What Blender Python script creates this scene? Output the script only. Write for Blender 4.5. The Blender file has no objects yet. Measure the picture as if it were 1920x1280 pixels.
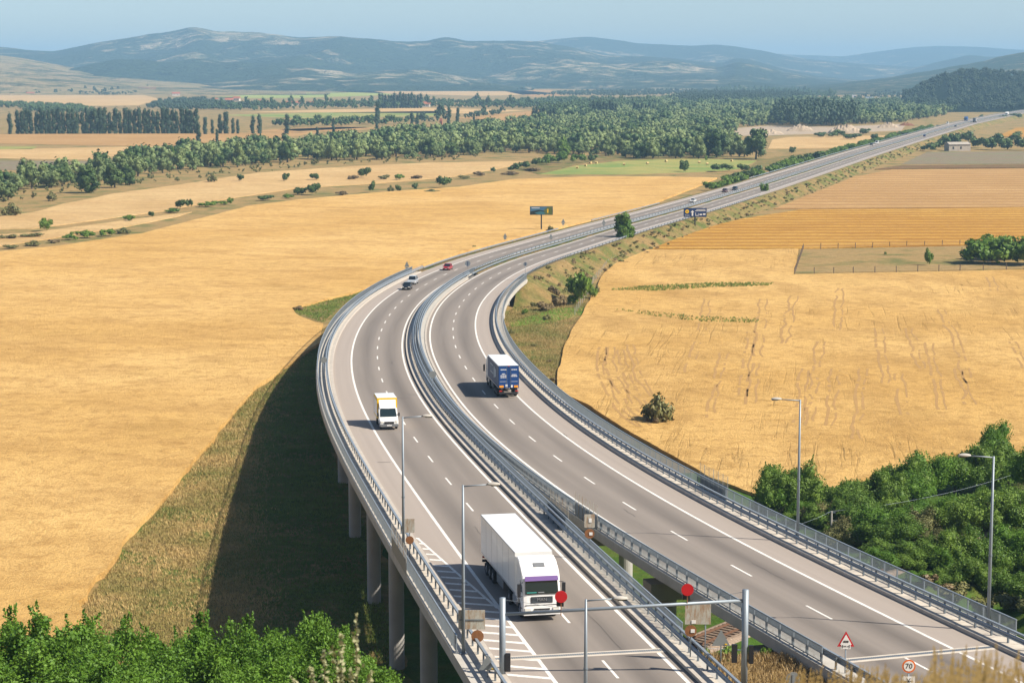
import bpy, bmesh, math, random
import numpy as np
from mathutils import Vector, Matrix
R = math.radians
rng = np.random.RandomState(7)
random.seed(7)
S = bpy.context.scene
COL = S.collection
PI = math.pi

# ------------------------------------------------------------------ camera
F, Y0, HC = 3733.0, 135.0, 50.0          # focal length and horizon row in pixels of a 1920 wide frame, camera height
TH = math.atan((640 - Y0) / F)
cam_d = bpy.data.cameras.new('camera')
cam = bpy.data.objects.new('camera', cam_d)
COL.objects.link(cam)
S.camera = cam
cam_d.sensor_width = 36.0
cam_d.lens = 36.0 * F / 1920.0
cam_d.clip_start = 0.5
cam_d.clip_end = 120000
cam.location = (0, 0, HC)
cam.rotation_euler = (PI / 2 - TH, 0, 0)
cam_d.dof.use_dof = True
cam_d.dof.focus_distance = 190
cam_d.dof.aperture_fstop = 4.5

# ------------------------------------------------------------------ sky, sun, exposure
SUN_EL = R(43.5)
SUN_DIR = Vector((0.945 * math.cos(SUN_EL), -0.327 * math.cos(SUN_EL), math.sin(SUN_EL)))
W = bpy.data.worlds.new('World')
S.world = W
W.use_nodes = True
nt = W.node_tree
sky = nt.nodes.new('ShaderNodeTexSky')
sky.sky_type = 'NISHITA'
sky.sun_disc = False
sky.sun_elevation = SUN_EL
sky.sun_rotation = math.atan2(SUN_DIR.x, SUN_DIR.y)
sky.altitude = 400
sky.air_density = 0.75
sky.dust_density = 0.8
sky.ozone_density = 1.0
bg = nt.nodes['Background']
bg.inputs['Strength'].default_value = 0.08
nt.links.new(sky.outputs[0], bg.inputs['Color'])
sun_d = bpy.data.lights.new('sun', 'SUN')
sun_d.energy = 4.9
sun_d.angle = R(0.53)
sun_d.color = (1.0, 0.93, 0.82)
sun = bpy.data.objects.new('sun', sun_d)
COL.objects.link(sun)
sun.rotation_euler = SUN_DIR.to_track_quat('Z', 'Y').to_euler()
sun.location = (60, -20, 120)
S.view_settings.view_transform = 'Standard'
S.view_settings.look = 'None'
S.view_settings.gamma = 1.0
S.view_settings.use_curve_mapping = False
S.view_settings.exposure = 0.80
S.render.engine = 'CYCLES'
S.cycles.max_bounces = 5
S.cycles.diffuse_bounces = 2
S.cycles.glossy_bounces = 2
S.cycles.transmission_bounces = 3
S.cycles.transparent_max_bounces = 6
S.cycles.volume_bounces = 0
S.cycles.use_denoising = True

# ------------------------------------------------------------------ helpers: projection onto the real ground
def zroad(Y):
    return float(np.interp(Y, [80, 100, 130, 180, 250, 330, 400, 460, 520, 620, 900, 4000],
                           [15.9, 15.5, 14.5, 12.6, 9.9, 7.6, 5.8, 4.5, 3.6, 3.0, 3.0, 3.0]))
ZY = np.linspace(80, 4000, 1961)
_zz = np.array([zroad(v) for v in ZY])
_k = np.exp(-0.5 * (np.arange(-25, 26) / 9.0) ** 2); _k /= _k.sum()
_zz = np.convolve(np.pad(_zz, 25, mode='edge'), _k, 'valid')
def zr(Y):
    return float(np.interp(Y, ZY, _zz))
def ray(px, py):
    x = (px - 960) / F; y = (640 - py) / F
    return np.array([x, math.cos(TH) + y * math.sin(TH), -math.sin(TH) + y * math.cos(TH)])
def at(px, py, z=0.0):
    d = ray(px, py)
    if callable(z):
        Y = 200.0
        for i in range(80):
            t = (z(Y) - HC) / d[2]
            Y = 0.5 * Y + 0.5 * t * d[1]
    else:
        t = (z - HC) / d[2]
    return Vector((d[0] * t, d[1] * t, HC + d[2] * t))
def at_depth(px, py, Y):
    d = ray(px, py); t = Y / d[1]
    return Vector((d[0] * t, Y, HC + d[2] * t))
def pxs(Y):
    return F / Y            # photo pixels for a metre at that distance
def smooth(a, b, v):
    t = np.clip((np.asarray(v, float) - a) / (b - a), 0, 1)
    return t * t * (3 - 2 * t)

# value noise on arrays
_perm = np.random.RandomState(3).rand(256, 256)
def vnoise(x, y):
    x = np.asarray(x, float); y = np.asarray(y, float)
    xi = np.floor(x).astype(int); yi = np.floor(y).astype(int)
    fx = x - xi; fy = y - yi
    fx = fx * fx * (3 - 2 * fx); fy = fy * fy * (3 - 2 * fy)
    g = lambda a, b: _perm[a & 255, b & 255]
    return ((g(xi, yi) * (1 - fx) + g(xi + 1, yi) * fx) * (1 - fy) + (g(xi, yi + 1) * (1 - fx) + g(xi + 1, yi + 1) * fx) * fy)
def fbm(x, y, o=4):
    s = 0; a = 0.5; t = 0
    for i in range(o):
        s = s + a * vnoise(np.asarray(x) * 2 ** i + 17.3 * i, np.asarray(y) * 2 ** i + 5.1 * i); t += a; a *= 0.5
    return s / t

# railway line under the bridges
RA, RB = np.array([13.0, 152.0]), np.array([39.0, 185.0])
RD_ = (RB - RA) / np.linalg.norm(RB - RA)
def rail_dist(x, y):
    return (np.asarray(x) - RA[0]) * RD_[1] - (np.asarray(y) - RA[1]) * RD_[0]
def zt(x, y):
    x = np.asarray(x, float); y = np.asarray(y, float)
    z = -2.6 * (1 - smooth(165, 265, y)) * (1 - smooth(-6, 6, x - (118 - y) * 0.05))
    rd = np.abs(rail_dist(x, y))
    emb = 4.6 * (1 - smooth(3.2, 13, rd)) * smooth(-14, 4, x)
    rise = 3.0 * smooth(20, 60, x) * (1 - smooth(185, 245, y))
    z = np.where(np.maximum(emb, rise) > 0, np.maximum(z, np.maximum(emb, rise) + np.minimum(z, 0) * (1 - smooth(0, 1.5, np.maximum(emb, rise)))), z)
    hill_l = np.where(y < 96, 48.2 - 0.37 * y, np.maximum(12.7 - (y - 96) * 0.36, -9))
    hill_r = np.where(y < 103, 48.4 - 0.31 * y, 16.5)
    hill_r = np.where(y >= 103, 16.5 - 2.2 * smooth(103, 109, y), hill_r)
    hill_r = np.where(y > 119, np.maximum(14.3 - (y - 119) * 0.62, -9), hill_r)
    hill_r2 = np.where(y < 96, 48.2 - 0.34 * y, np.maximum(15.6 - (y - 96) * 0.16, -9))
    m = smooth(-4, 1.5, x - (118 - y) * 0.35); m2 = smooth(36, 46, x)
    hill = (hill_l * (1 - m) + hill_r * m) * (1 - m2) + hill_r2 * m2
    z = np.maximum(z, hill)
    z = z + 0.35 * (fbm(x / 9.0, y / 9.0, 3) - 0.5) * smooth(1500, 300, y) if False else z
    return z
def ztf(x, y):
    return float(zt(x, y))
def on_ground(px, py):
    d = ray(px, py)
    t = 60.0; lo = None
    for i in range(4000):
        p = d * t
        if HC + p[2] <= ztf(p[0], p[1]):
            break
        t += max(0.25, t * 0.004)
    return Vector((p[0], p[1], ztf(p[0], p[1])))

# ------------------------------------------------------------------ helpers: meshes
class MB:
    def __init__(s): s.v = []; s.f = []; s.m = []
    def add(s, vs, fs, mi=0):
        o = len(s.v); s.v.extend([tuple(v) for v in vs])
        for f in fs: s.f.append(tuple(i + o for i in f)); s.m.append(mi)
        return s
    def box(s, c, d, rz=0, mi=0, mat=None):
        x, y, z = d[0] / 2, d[1] / 2, d[2] / 2
        vs = [Vector((a * x, b * y, e * z)) for a in (-1, 1) for b in (-1, 1) for e in (-1, 1)]
        if mat is not None: vs = [mat @ v for v in vs]
        if rz: vs = [Matrix.Rotation(rz, 3, 'Z') @ v for v in vs]
        vs = [v + Vector(c) for v in vs]
        return s.add(vs, [(0, 1, 3, 2), (4, 6, 7, 5), (0, 4, 5, 1), (2, 3, 7, 6), (0, 2, 6, 4), (1, 5, 7, 3)], mi)
    def tube(s, pts, r, n=8, mi=0, cap=True):
        pts = [Vector(p) for p in pts]; o = len(s.v)
        rs = r if isinstance(r, (list, tuple)) else [r] * len(pts)
        for i, p in enumerate(pts):
            t = (pts[min(i + 1, len(pts) - 1)] - pts[max(i - 1, 0)]).normalized()
            up = Vector((0, 0, 1)) if abs(t.z) < 0.9 else Vector((1, 0, 0))
            a = t.cross(up).normalized(); b = a.cross(t)
            for k in range(n):
                w = 2 * PI * k / n
                s.v.append(tuple(p + (a * math.cos(w) + b * math.sin(w)) * rs[i]))
        for i in range(len(pts) - 1):
            for k in range(n):
                k2 = (k + 1) % n
                s.f.append((o + i * n + k, o + i * n + k2, o + (i + 1) * n + k2, o + (i + 1) * n + k)); s.m.append(mi)
        if cap:
            s.f.append(tuple(o + k for k in range(n))[::-1]); s.m.append(mi)
            s.f.append(tuple(o + (len(pts) - 1) * n + k for k in range(n))); s.m.append(mi)
        return s
    def loft(s, secs, mi=0, cap=True, closed=True):
        n = len(secs[0]); o = len(s.v)
        for q in secs: s.v.extend([tuple(p) for p in q])
        for i in range(len(secs) - 1):
            for k in range(n if closed else n - 1):
                k2 = (k + 1) % n
                s.f.append((o + i * n + k, o + i * n + k2, o + (i + 1) * n + k2, o + (i + 1) * n + k)); s.m.append(mi)
        if cap and closed:
            s.f.append(tuple(o + k for k in range(n))[::-1]); s.m.append(mi)
            s.f.append(tuple(o + (len(secs) - 1) * n + k for k in range(n))); s.m.append(mi)
        return s
    def disc(s, c, nrm, r, n=20, th=0.02, mi=0):
        c = Vector(c); nrm = Vector(nrm).normalized()
        return s.tube([c - nrm * th / 2, c + nrm * th / 2], r, n, mi)
    def mesh(s, name, mats=None, smooth_=False):
        me = bpy.data.meshes.new(name)
        me.from_pydata(s.v, [], s.f)
        if mats:
            for m in (mats if isinstance(mats, (list, tuple)) else [mats]): me.materials.append(m)
            if any(s.m): me.polygons.foreach_set('material_index', s.m)
        if smooth_: me.polygons.foreach_set('use_smooth', [True] * len(s.f))
        me.update()
        return me
def link(name, me, parent=None, loc=None, rot=None):
    o = bpy.data.objects.new(name, me); COL.objects.link(o)
    if parent is not None: o.parent = parent
    if loc is not None: o.location = loc
    if rot is not None: o.rotation_euler = rot
    return o
def obj(name, mb, mat, parent=None, smooth_=False, bevel=0, **k):
    me = mb.mesh(name, mat, smooth_)
    bm = bmesh.new(); bm.from_mesh(me); bmesh.ops.recalc_face_normals(bm, faces=bm.faces)
    if bevel: bmesh.ops.bevel(bm, geom=list(bm.edges), offset=bevel, segments=2, affect='EDGES', clamp_overlap=True)
    bm.to_mesh(me); bm.free()
    if smooth_ and bevel: pass
    return link(name, me, parent, **k)
def tag(o, label=None, cat=None, group=None, kind=None):
    if label: o['label'] = label
    if cat: o['category'] = cat
    if group: o['group'] = group
    if kind: o['kind'] = kind
    return o
def thing(name, label, cat, loc=(0, 0, 0), rz=0, group=None):
    o = bpy.data.objects.new(name, None); COL.objects.link(o)
    o.empty_display_size = 0.5
    o.location = loc; o.rotation_euler = (0, 0, rz)
    return tag(o, label, cat, group)
def dup(o, loc, rz=0, sc=None, label=None, group=None):
    c = o.copy(); COL.objects.link(c); c.location = loc; c.rotation_euler = (0, 0, rz)
    if sc is not None: c.scale = sc if hasattr(sc, '__len__') else (sc, sc, sc)
    if label: c['label'] = label
    if group: c['group'] = group
    def rec(a, b):
        for ch in a.children:
            d = ch.copy(); COL.objects.link(d); d.parent = b; rec(ch, d)
    rec(o, c)
    return c
def np_mesh(name, V, Fq, mats, mi=None, smooth_=False):
    V = np.asarray(V, np.float32); Fq = np.asarray(Fq, np.int32)
    me = bpy.data.meshes.new(name); k = Fq.shape[1]
    me.vertices.add(len(V)); me.vertices.foreach_set('co', V.ravel())
    me.loops.add(Fq.size); me.loops.foreach_set('vertex_index', Fq.ravel())
    me.polygons.add(len(Fq)); me.polygons.foreach_set('loop_start', np.arange(0, Fq.size, k, dtype=np.int32))
    if mi is not None: me.polygons.foreach_set('material_index', np.asarray(mi, np.int32))
    if smooth_: me.polygons.foreach_set('use_smooth', np.ones(len(Fq), bool))
    for m in (mats if isinstance(mats, (list, tuple)) else [mats]): me.materials.append(m)
    me.update(calc_edges=True); me.validate()
    return me

# ------------------------------------------------------------------ helpers: materials
def new_mat(name):
    m = bpy.data.materials.new(name); m.use_nodes = True
    n = m.node_tree; b = n.nodes['Principled BSDF']
    return m, n, b
def N(n, t, **k):
    x = n.nodes.new(t)
    for a, v in k.items():
        if a.startswith('_'): x.inputs[a[1:].replace('__', ' ')].default_value = v
        else: setattr(x, a, v)
    return x
def plain(name, col, rough=0.6, metal=0.0, var=0.12, scale=3.0, bump=0.0, spec=0.4, coat=0.0):
    m, n, b = new_mat(name)
    tc = N(n, 'ShaderNodeTexCoord'); no = N(n, 'ShaderNodeTexNoise'); no.inputs['Scale'].default_value = scale; no.inputs['Detail'].default_value = 6
    n.links.new(tc.outputs['Object'], no.inputs['Vector'])
    mx = N(n, 'ShaderNodeMix', data_type='RGBA')
    n.links.new(no.outputs['Fac'], mx.inputs[0])
    mx.inputs[6].default_value = tuple(max(0, c * (1 - var)) for c in col) + (1,)
    mx.inputs[7].default_value = tuple(min(1, c * (1 + var)) for c in col) + (1,)
    n.links.new(mx.outputs[2], b.inputs['Base Color'])
    b.inputs['Roughness'].default_value = rough; b.inputs['Metallic'].default_value = metal
    b.inputs['Specular IOR Level'].default_value = spec; b.inputs['Coat Weight'].default_value = coat
    if bump:
        bp = N(n, 'ShaderNodeBump'); bp.inputs['Strength'].default_value = bump; bp.inputs['Distance'].default_value = 0.05
        n.links.new(no.outputs['Fac'], bp.inputs['Height']); n.links.new(bp.outputs[0], b.inputs['Normal'])
    return m
def ramp(n, stops, inp):
    r = N(n, 'ShaderNodeValToRGB'); e = r.color_ramp.elements
    while len(e) < len(stops): e.new(0.5)
    for i, (p, c) in enumerate(stops):
        e[i].position = p; e[i].color = (tuple(c) + (1,)) if len(c) == 3 else c
    n.links.new(inp, r.inputs[0]); return r
def noise(n, vec, scale, detail=5, rough=0.55, dist=0.0):
    t = N(n, 'ShaderNodeTexNoise'); t.inputs['Scale'].default_value = scale; t.inputs['Detail'].default_value = detail
    t.inputs['Roughness'].default_value = rough; t.inputs['Distortion'].default_value = dist
    n.links.new(vec, t.inputs['Vector']); return t.outputs['Fac']
def mixc(n, fac, a, b, mode='MIX'):
    mx = N(n, 'ShaderNodeMix', data_type='RGBA', blend_type=mode)
    if isinstance(fac, (int, float)): mx.inputs[0].default_value = fac
    else: n.links.new(fac, mx.inputs[0])
    for v, i in ((a, 6), (b, 7)):
        if isinstance(v, tuple): mx.inputs[i].default_value = v + (1,) if len(v) == 3 else v
        else: n.links.new(v, mx.inputs[i])
    return mx.outputs[2]
def math_(n, op, a, b=None):
    x = N(n, 'ShaderNodeMath', operation=op)
    for v, i in ((a, 0), (b, 1)):
        if v is None: continue
        if isinstance(v, (int, float)): x.inputs[i].default_value = v
        else: n.links.new(v, x.inputs[i])
    return x.outputs[0]
def mapped(n, scale=(1, 1, 1), rot=(0, 0, 0), src='Object'):
    tc = N(n, 'ShaderNodeTexCoord'); mp = N(n, 'ShaderNodeMapping')
    mp.inputs['Scale'].default_value = scale; mp.inputs['Rotation'].default_value = rot
    n.links.new(tc.outputs[src], mp.inputs['Vector']); return mp.outputs['Vector']
def bump(n, b, h, strength, dist):
    bp = N(n, 'ShaderNodeBump'); bp.inputs['Strength'].default_value = strength; bp.inputs['Distance'].default_value = dist
    n.links.new(h, bp.inputs['Height']); n.links.new(bp.outputs[0], b.inputs['Normal'])

def wheat_mat(name, light, mid, dark, rows=None, tram=False, rot=0.0):
    m, n, b = new_mat(name)
    v = mapped(n); mp_ = N(n, 'ShaderNodeMapping'); mp_.inputs['Scale'].default_value = (0.6, 1.1, 1); n.links.new(mapped(n, (1, 1, 1), (0, 0, rot)), mp_.inputs['Vector']); vs = mp_.outputs[0]
    big = noise(n, v, 0.012, 4); med = noise(n, vs, 0.075, 8, 0.70, 0.5); fine = noise(n, v, 0.42, 8, 0.74, 0.5); vf = noise(n, v, 2.6, 4, 0.75)
    c = mixc(n, ramp(n, [(0.40, (0, 0, 0)), (0.60, (1, 1, 1))], big).outputs[0], mid, light)
    c = mixc(n, math_(n, 'MULTIPLY', ramp(n, [(0.44, (0, 0, 0)), (0.68, (1, 1, 1))], med).outputs[0], 0.5), c, dark)
    c = mixc(n, math_(n, 'MULTIPLY', ramp(n, [(0.47, (0, 0, 0)), (0.66, (1, 1, 1))], fine).outputs[0], 0.6), c, dark)
    c = mixc(n, math_(n, 'MULTIPLY', ramp(n, [(0.48, (0, 0, 0)), (0.66, (1, 1, 1))], vf).outputs[0], 0.5), c, dark)
    c = mixc(n, math_(n, 'MULTIPLY', ramp(n, [(0.55, (0, 0, 0)), (0.75, (1, 1, 1))], noise(n, v, 0.03, 8, 0.7)).outputs[0], 0.35), c, (dark[0] * 1.05, dark[1] * 1.25, dark[2] * 1.1))
    hh = math_(n, 'ADD', math_(n, 'MULTIPLY', fine, 0.6), math_(n, 'MULTIPLY', vf, 0.4))
    if rows:
        wv = N(n, 'ShaderNodeTexWave', wave_type='BANDS', bands_direction='Y'); wv.inputs['Scale'].default_value = rows
        wv.inputs['Distortion'].default_value = 2.5; wv.inputs['Detail'].default_value = 4; wv.inputs['Detail Scale'].default_value = 0.4
        n.links.new(mapped(n, (0.25, 1, 1), (0, 0, rot)), wv.inputs['Vector'])
        rfac = ramp(n, [(0.25, (1, 1, 1)), (0.6, (0, 0, 0))], wv.outputs['Fac']).outputs[0]
        c = mixc(n, math_(n, 'MULTIPLY', rfac, 0.6), c, dark)
        hh = math_(n, 'SUBTRACT', hh, math_(n, 'MULTIPLY', rfac, 0.8))
    if tram:
        mpa = N(n, 'ShaderNodeMapping'); mpa.inputs['Scale'].default_value = (1, 0.045, 1); n.links.new(mapped(n, (1, 1, 1), (0, 0, R(8.5))), mpa.inputs['Vector']); v2 = mpa.outputs[0]
        t1 = noise(n, v2, 0.9, 6, 0.65, 0.8)
        gate = ramp(n, [(0.42, (0, 0, 0)), (0.62, (1, 1, 1))], noise(n, v, 0.022, 3)).outputs[0]
        tf = math_(n, 'MULTIPLY', ramp(n, [(0.56, (0, 0, 0)), (0.68, (1, 1, 1))], t1).outputs[0], gate)
        c = mixc(n, math_(n, 'MULTIPLY', tf, 0.3), c, tuple(x * 0.8 for x in dark))
        hh = math_(n, 'SUBTRACT', hh, math_(n, 'MULTIPLY', tf, 0.25))
    n.links.new(c, b.inputs['Base Color']); b.inputs['Roughness'].default_value = 0.9; b.inputs['Specular IOR Level'].default_value = 0.1
    bump(n, b, hh, 0.8, 0.7)
    return m
def ground_mat(name, dry, dry2, green, gbias=0.5, sc=0.06, fine=0.9, bumpd=0.5):
    m, n, b = new_mat(name); v = mapped(n)
    a = noise(n, v, sc, 7, 0.62, 0.4); f = noise(n, v, fine, 6, 0.75); a2 = noise(n, mapped(n, (1, 1.7, 1)), sc * 4.3, 6, 0.65)
    c = mixc(n, ramp(n, [(0.35, (0, 0, 0)), (0.62, (1, 1, 1))], a2).outputs[0], dry, dry2)
    c = mixc(n, ramp(n, [(gbias - 0.07, (0, 0, 0)), (gbias + 0.1, (1, 1, 1))], a).outputs[0], c, green)
    c = mixc(n, math_(n, 'MULTIPLY', ramp(n, [(0.45, (0, 0, 0)), (0.75, (1, 1, 1))], f).outputs[0], 0.55), c, tuple(x * 0.45 for x in dry2))
    n.links.new(c, b.inputs['Base Color']); b.inputs['Roughness'].default_value = 0.95; b.inputs['Specular IOR Level'].default_value = 0.1
    bump(n, b, f, 0.7, bumpd)
    return m
def leaf_mat(name, a, c, hue=0.5, trans=0.0, patch=0.0):
    m, n, b = new_mat(name)
    g = N(n, 'ShaderNodeNewGeometry'); oi = N(n, 'ShaderNodeObjectInfo')
    f = math_(n, 'ADD', math_(n, 'MULTIPLY', g.outputs['Random Per Island'], 0.6), math_(n, 'MULTIPLY', oi.outputs['Random'], 0.4))
    if patch:
        pn = noise(n, g.outputs['Position'], patch, 5, 0.6)
        f = math_(n, 'ADD', math_(n, 'MULTIPLY', f, 0.45), math_(n, 'MULTIPLY', ramp(n, [(0.38, (0, 0, 0)), (0.62, (1, 1, 1))], pn).outputs[0], 0.6))
    co = mixc(n, f, a, c)
    n.links.new(co, b.inputs['Base Color']); b.inputs['Roughness'].default_value = 0.55; b.inputs['Specular IOR Level'].default_value = 0.25
    if trans:
        tr = N(n, 'ShaderNodeBsdfTranslucent'); mx = N(n, 'ShaderNodeMixShader'); mx.inputs[0].default_value = trans
        n.links.new(mixc(n, 0.5, co, (0.25, 0.38, 0.04)), tr.inputs[0])
        n.links.new(b.outputs[0], mx.inputs[1]); n.links.new(tr.outputs[0], mx.inputs[2])
        n.links.new(mx.outputs[0], n.nodes['Material Output'].inputs['Surface'])
    return m

M = {}
M['wheat'] = wheat_mat('ripe_wheat', (0.66, 0.425, 0.158), (0.58, 0.355, 0.115), (0.30, 0.160, 0.045), rot=R(14))
M['wheat_r'] = wheat_mat('ripe_wheat_trodden', (0.65, 0.415, 0.150), (0.57, 0.345, 0.108), (0.26, 0.14, 0.038), tram=True, rot=R(80))
M['wheat_pale'] = wheat_mat('stubble_pale', (0.60, 0.41, 0.19), (0.53, 0.345, 0.15), (0.31, 0.19, 0.075), rot=R(5))
M['stubble'] = wheat_mat('stubble_rows', (0.56, 0.33, 0.07), (0.50, 0.275, 0.05), (0.27, 0.12, 0.02), rows=0.028, rot=R(-3))
M['stubble_tan'] = wheat_mat('stubble_tan', (0.50, 0.31, 0.125), (0.44, 0.265, 0.10), (0.30, 0.165, 0.06), rows=0.018, rot=R(-2))
M['ground'] = ground_mat('dry_grass_ground', (0.36, 0.245, 0.10), (0.27, 0.18, 0.07), (0.12, 0.135, 0.04), 0.56)
M['ground_dark'] = ground_mat('earth_under_bridge', (0.16, 0.11, 0.06), (0.12, 0.085, 0.05), (0.07, 0.10, 0.03), 0.52, 0.12)
M['verge'] = ground_mat('verge_grass', (0.32, 0.21, 0.085), (0.20, 0.14, 0.055), (0.105, 0.125, 0.03), 0.50, 0.11)
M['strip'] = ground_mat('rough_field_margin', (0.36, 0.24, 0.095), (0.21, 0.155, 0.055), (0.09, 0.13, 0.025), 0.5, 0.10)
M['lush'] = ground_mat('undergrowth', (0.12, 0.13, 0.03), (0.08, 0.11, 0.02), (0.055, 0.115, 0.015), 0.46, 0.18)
M['green'] = ground_mat('green_grass', (0.16, 0.21, 0.035), (0.10, 0.17, 0.025), (0.10, 0.21, 0.02), 0.45, 0.15)
M['crop_green'] = ground_mat('green_crop', (0.36, 0.31, 0.10), (0.28, 0.27, 0.08), (0.17, 0.24, 0.06), 0.5, 0.02)
M['crop_lime'] = ground_mat('lime_crop', (0.36, 0.36, 0.09), (0.32, 0.32, 0.08), (0.26, 0.33, 0.07), 0.5, 0.01)
M['fallow'] = ground_mat('fallow_grey', (0.24, 0.19, 0.115), (0.20, 0.155, 0.10), (0.20, 0.19, 0.10), 0.55, 0.05)
M['brown'] = ground_mat('brown_weeds', (0.21, 0.125, 0.055), (0.15, 0.09, 0.04), (0.16, 0.13, 0.05), 0.58, 0.1)
M['gravel'] = ground_mat('bare_gravel', (0.46, 0.37, 0.27), (0.36, 0.275, 0.19), (0.30, 0.23, 0.14), 0.6, 0.05)
M['redearth'] = ground_mat('red_earth', (0.25, 0.115, 0.06), (0.19, 0.085, 0.045), (0.15, 0.13, 0.05), 0.62, 0.2)
M['ballast'] = ground_mat('ballast', (0.40, 0.31, 0.24), (0.29, 0.215, 0.16), (0.22, 0.15, 0.11), 0.6, 0.4, 3.5, 0.25)
M['concrete'] = plain('concrete', (0.42, 0.39, 0.34), 0.85, var=0.22, scale=0.9, bump=0.15)
M['concrete_dk'] = plain('pier_concrete', (0.36, 0.34, 0.31), 0.85, var=0.25, scale=0.6, bump=0.15)
M['slab'] = plain('slab_concrete', (0.50, 0.44, 0.36), 0.85, var=0.28, scale=1.3, bump=0.2)
M['slab2'] = plain('slab_concrete_worn', (0.42, 0.37, 0.31), 0.85, var=0.30, scale=1.3, bump=0.2)
M['steel'] = plain('galvanised_steel', (0.245, 0.282, 0.315), 0.5, 0.3, var=0.14, scale=1.2)
M['steel_d'] = plain('galvanised_steel_dull', (0.165, 0.195, 0.225), 0.5, 0.3, var=0.15, scale=1.2)
M['rust'] = plain('rusty_metal', (0.26, 0.11, 0.04), 0.8, 0.1, var=0.4, scale=4.0)
M['rustwhite'] = plain('stained_panel', (0.52, 0.45, 0.33), 0.7, 0.0, var=0.35, scale=2.5)
def stained(name):
    m, n, b = new_mat(name)
    f = noise(n, mapped(n, (3.0, 3.0, 0.6)), 1.4, 6, 0.7, 0.4); g = noise(n, mapped(n), 9, 4, 0.7)
    c = mixc(n, ramp(n, [(0.45, (0, 0, 0)), (0.68, (1, 1, 1))], f).outputs[0], (0.46, 0.44, 0.37), (0.30, 0.15, 0.055))
    c = mixc(n, ramp(n, [(0.5, (0, 0, 0)), (0.8, (0.5, 0.5, 0.5))], g).outputs[0], c, (0.2, 0.17, 0.12))
    n.links.new(c, b.inputs['Base Color']); b.inputs['Roughness'].default_value = 0.75; return m
M['rustwhite'] = stained('stained_panel_rust')
M['sidegrey'] = plain('faded_print', (0.30, 0.36, 0.42), 0.5)
M['teal'] = plain('teal_display', (0.03, 0.20, 0.17), 0.4)
M['track'] = plain('trampled_straw', (0.34, 0.195, 0.062), 0.95, var=0.4, scale=1.5)
M['tar'] = plain('tar_mark', (0.10, 0.088, 0.078), 0.9, var=0.3, scale=2)
M['black'] = plain('black_plastic', (0.018, 0.018, 0.02), 0.5)
M['rubber'] = plain('tyre_rubber', (0.022, 0.022, 0.023), 0.85)
M['alloy'] = plain('wheel_alloy', (0.42, 0.42, 0.43), 0.35, 0.7)
M['chassis'] = plain('chassis_black', (0.03, 0.03, 0.033), 0.7)
M['white'] = plain('white_paint', (0.80, 0.79, 0.76), 0.32, var=0.03, scale=1.0, coat=0.3)
M['whiteside'] = plain('white_panel', (0.74, 0.73, 0.70), 0.38, var=0.07, scale=0.35, coat=0.2)
M['bluepaint'] = plain('blue_tarpaulin', (0.012, 0.045, 0.12), 0.5, var=0.15, scale=0.6)
M['bluedoor'] = plain('blue_door_paint', (0.010, 0.055, 0.20), 0.4, var=0.1, scale=0.7)
M['yellow'] = plain('yellow_paint', (0.82, 0.50, 0.012), 0.4, var=0.06, scale=0.7)
M['greybump'] = plain('grey_bumper', (0.16, 0.165, 0.17), 0.6)
M['purple'] = plain('purple_visor', (0.17, 0.10, 0.27), 0.3, var=0.06)
M['lamp_w'] = plain('headlamp_glass', (0.72, 0.70, 0.62), 0.12, spec=0.8, var=0.05)
M['lamp_r'] = plain('red_lens', (0.45, 0.02, 0.015), 0.2)
M['lamp_o'] = plain('orange_marker', (0.85, 0.33, 0.02), 0.4)
M['redsign'] = plain('red_sign_face', (0.52, 0.012, 0.018), 0.4, var=0.05)
M['signwhite'] = plain('white_sign_face', (0.78, 0.76, 0.72), 0.45, var=0.04)
M['signback'] = plain('grey_sign_back', (0.27, 0.29, 0.29), 0.5, 0.3, var=0.12)
M['signblack'] = plain('black_lettering', (0.02, 0.02, 0.02), 0.5)
M['orangering'] = plain('orange_ring', (0.72, 0.16, 0.03), 0.45)
M['text'] = plain('white_lettering', (0.75, 0.75, 0.75), 0.5)
M['boardblue'] = plain('billboard_blue', (0.010, 0.035, 0.13), 0.5, var=0.08)
M['wood'] = plain('weathered_wood', (0.16, 0.115, 0.08), 0.9, var=0.3, scale=5)
M['railsteel'] = plain('rusty_rail', (0.16, 0.085, 0.05), 0.6, 0.4, var=0.3)
M['sleeper'] = plain('old_sleeper', (0.12, 0.085, 0.065), 0.9, var=0.3)
M['roof'] = plain('red_roof_tiles', (0.36, 0.12, 0.06), 0.85, var=0.25, scale=0.8)
M['plaster'] = plain('pale_plaster', (0.60, 0.54, 0.45), 0.85, var=0.15)
M['oldwall'] = plain('weathered_wall', (0.34, 0.30, 0.25), 0.9, var=0.3, scale=0.6)
M['trunk'] = plain('bark', (0.10, 0.075, 0.05), 0.9, var=0.3, scale=6)
M['bale'] = plain('straw_bale', (0.52, 0.38, 0.16), 0.9, var=0.2, scale=4)
def glass(name, col, rough=0.06):
    m, n, b = new_mat(name); b.inputs['Base Color'].default_value = col + (1,); b.inputs['Roughness'].default_value = rough
    b.inputs['Specular IOR Level'].default_value = 0.8; return m
M['glass'] = glass('dark_glass', (0.012, 0.022, 0.024))
M['glass_car'] = glass('car_glass', (0.010, 0.014, 0.018))
def line_mat():
    m, n, b = new_mat('road_paint'); v = mapped(n); a = noise(n, v, 6, 6, 0.75); a2 = noise(n, v, 0.6, 4)
    c = mixc(n, ramp(n, [(0.40, (1, 1, 1)), (0.74, (0, 0, 0))], a).outputs[0], (0.42, 0.39, 0.35), (0.80, 0.77, 0.70))
    c = mixc(n, ramp(n, [(0.45, (0, 0, 0)), (0.8, (0.5, 0.5, 0.5))], a2).outputs[0], c, (0.48, 0.45, 0.40))
    n.links.new(c, b.inputs['Base Color']); b.inputs['Roughness'].default_value = 0.7; return m
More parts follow.
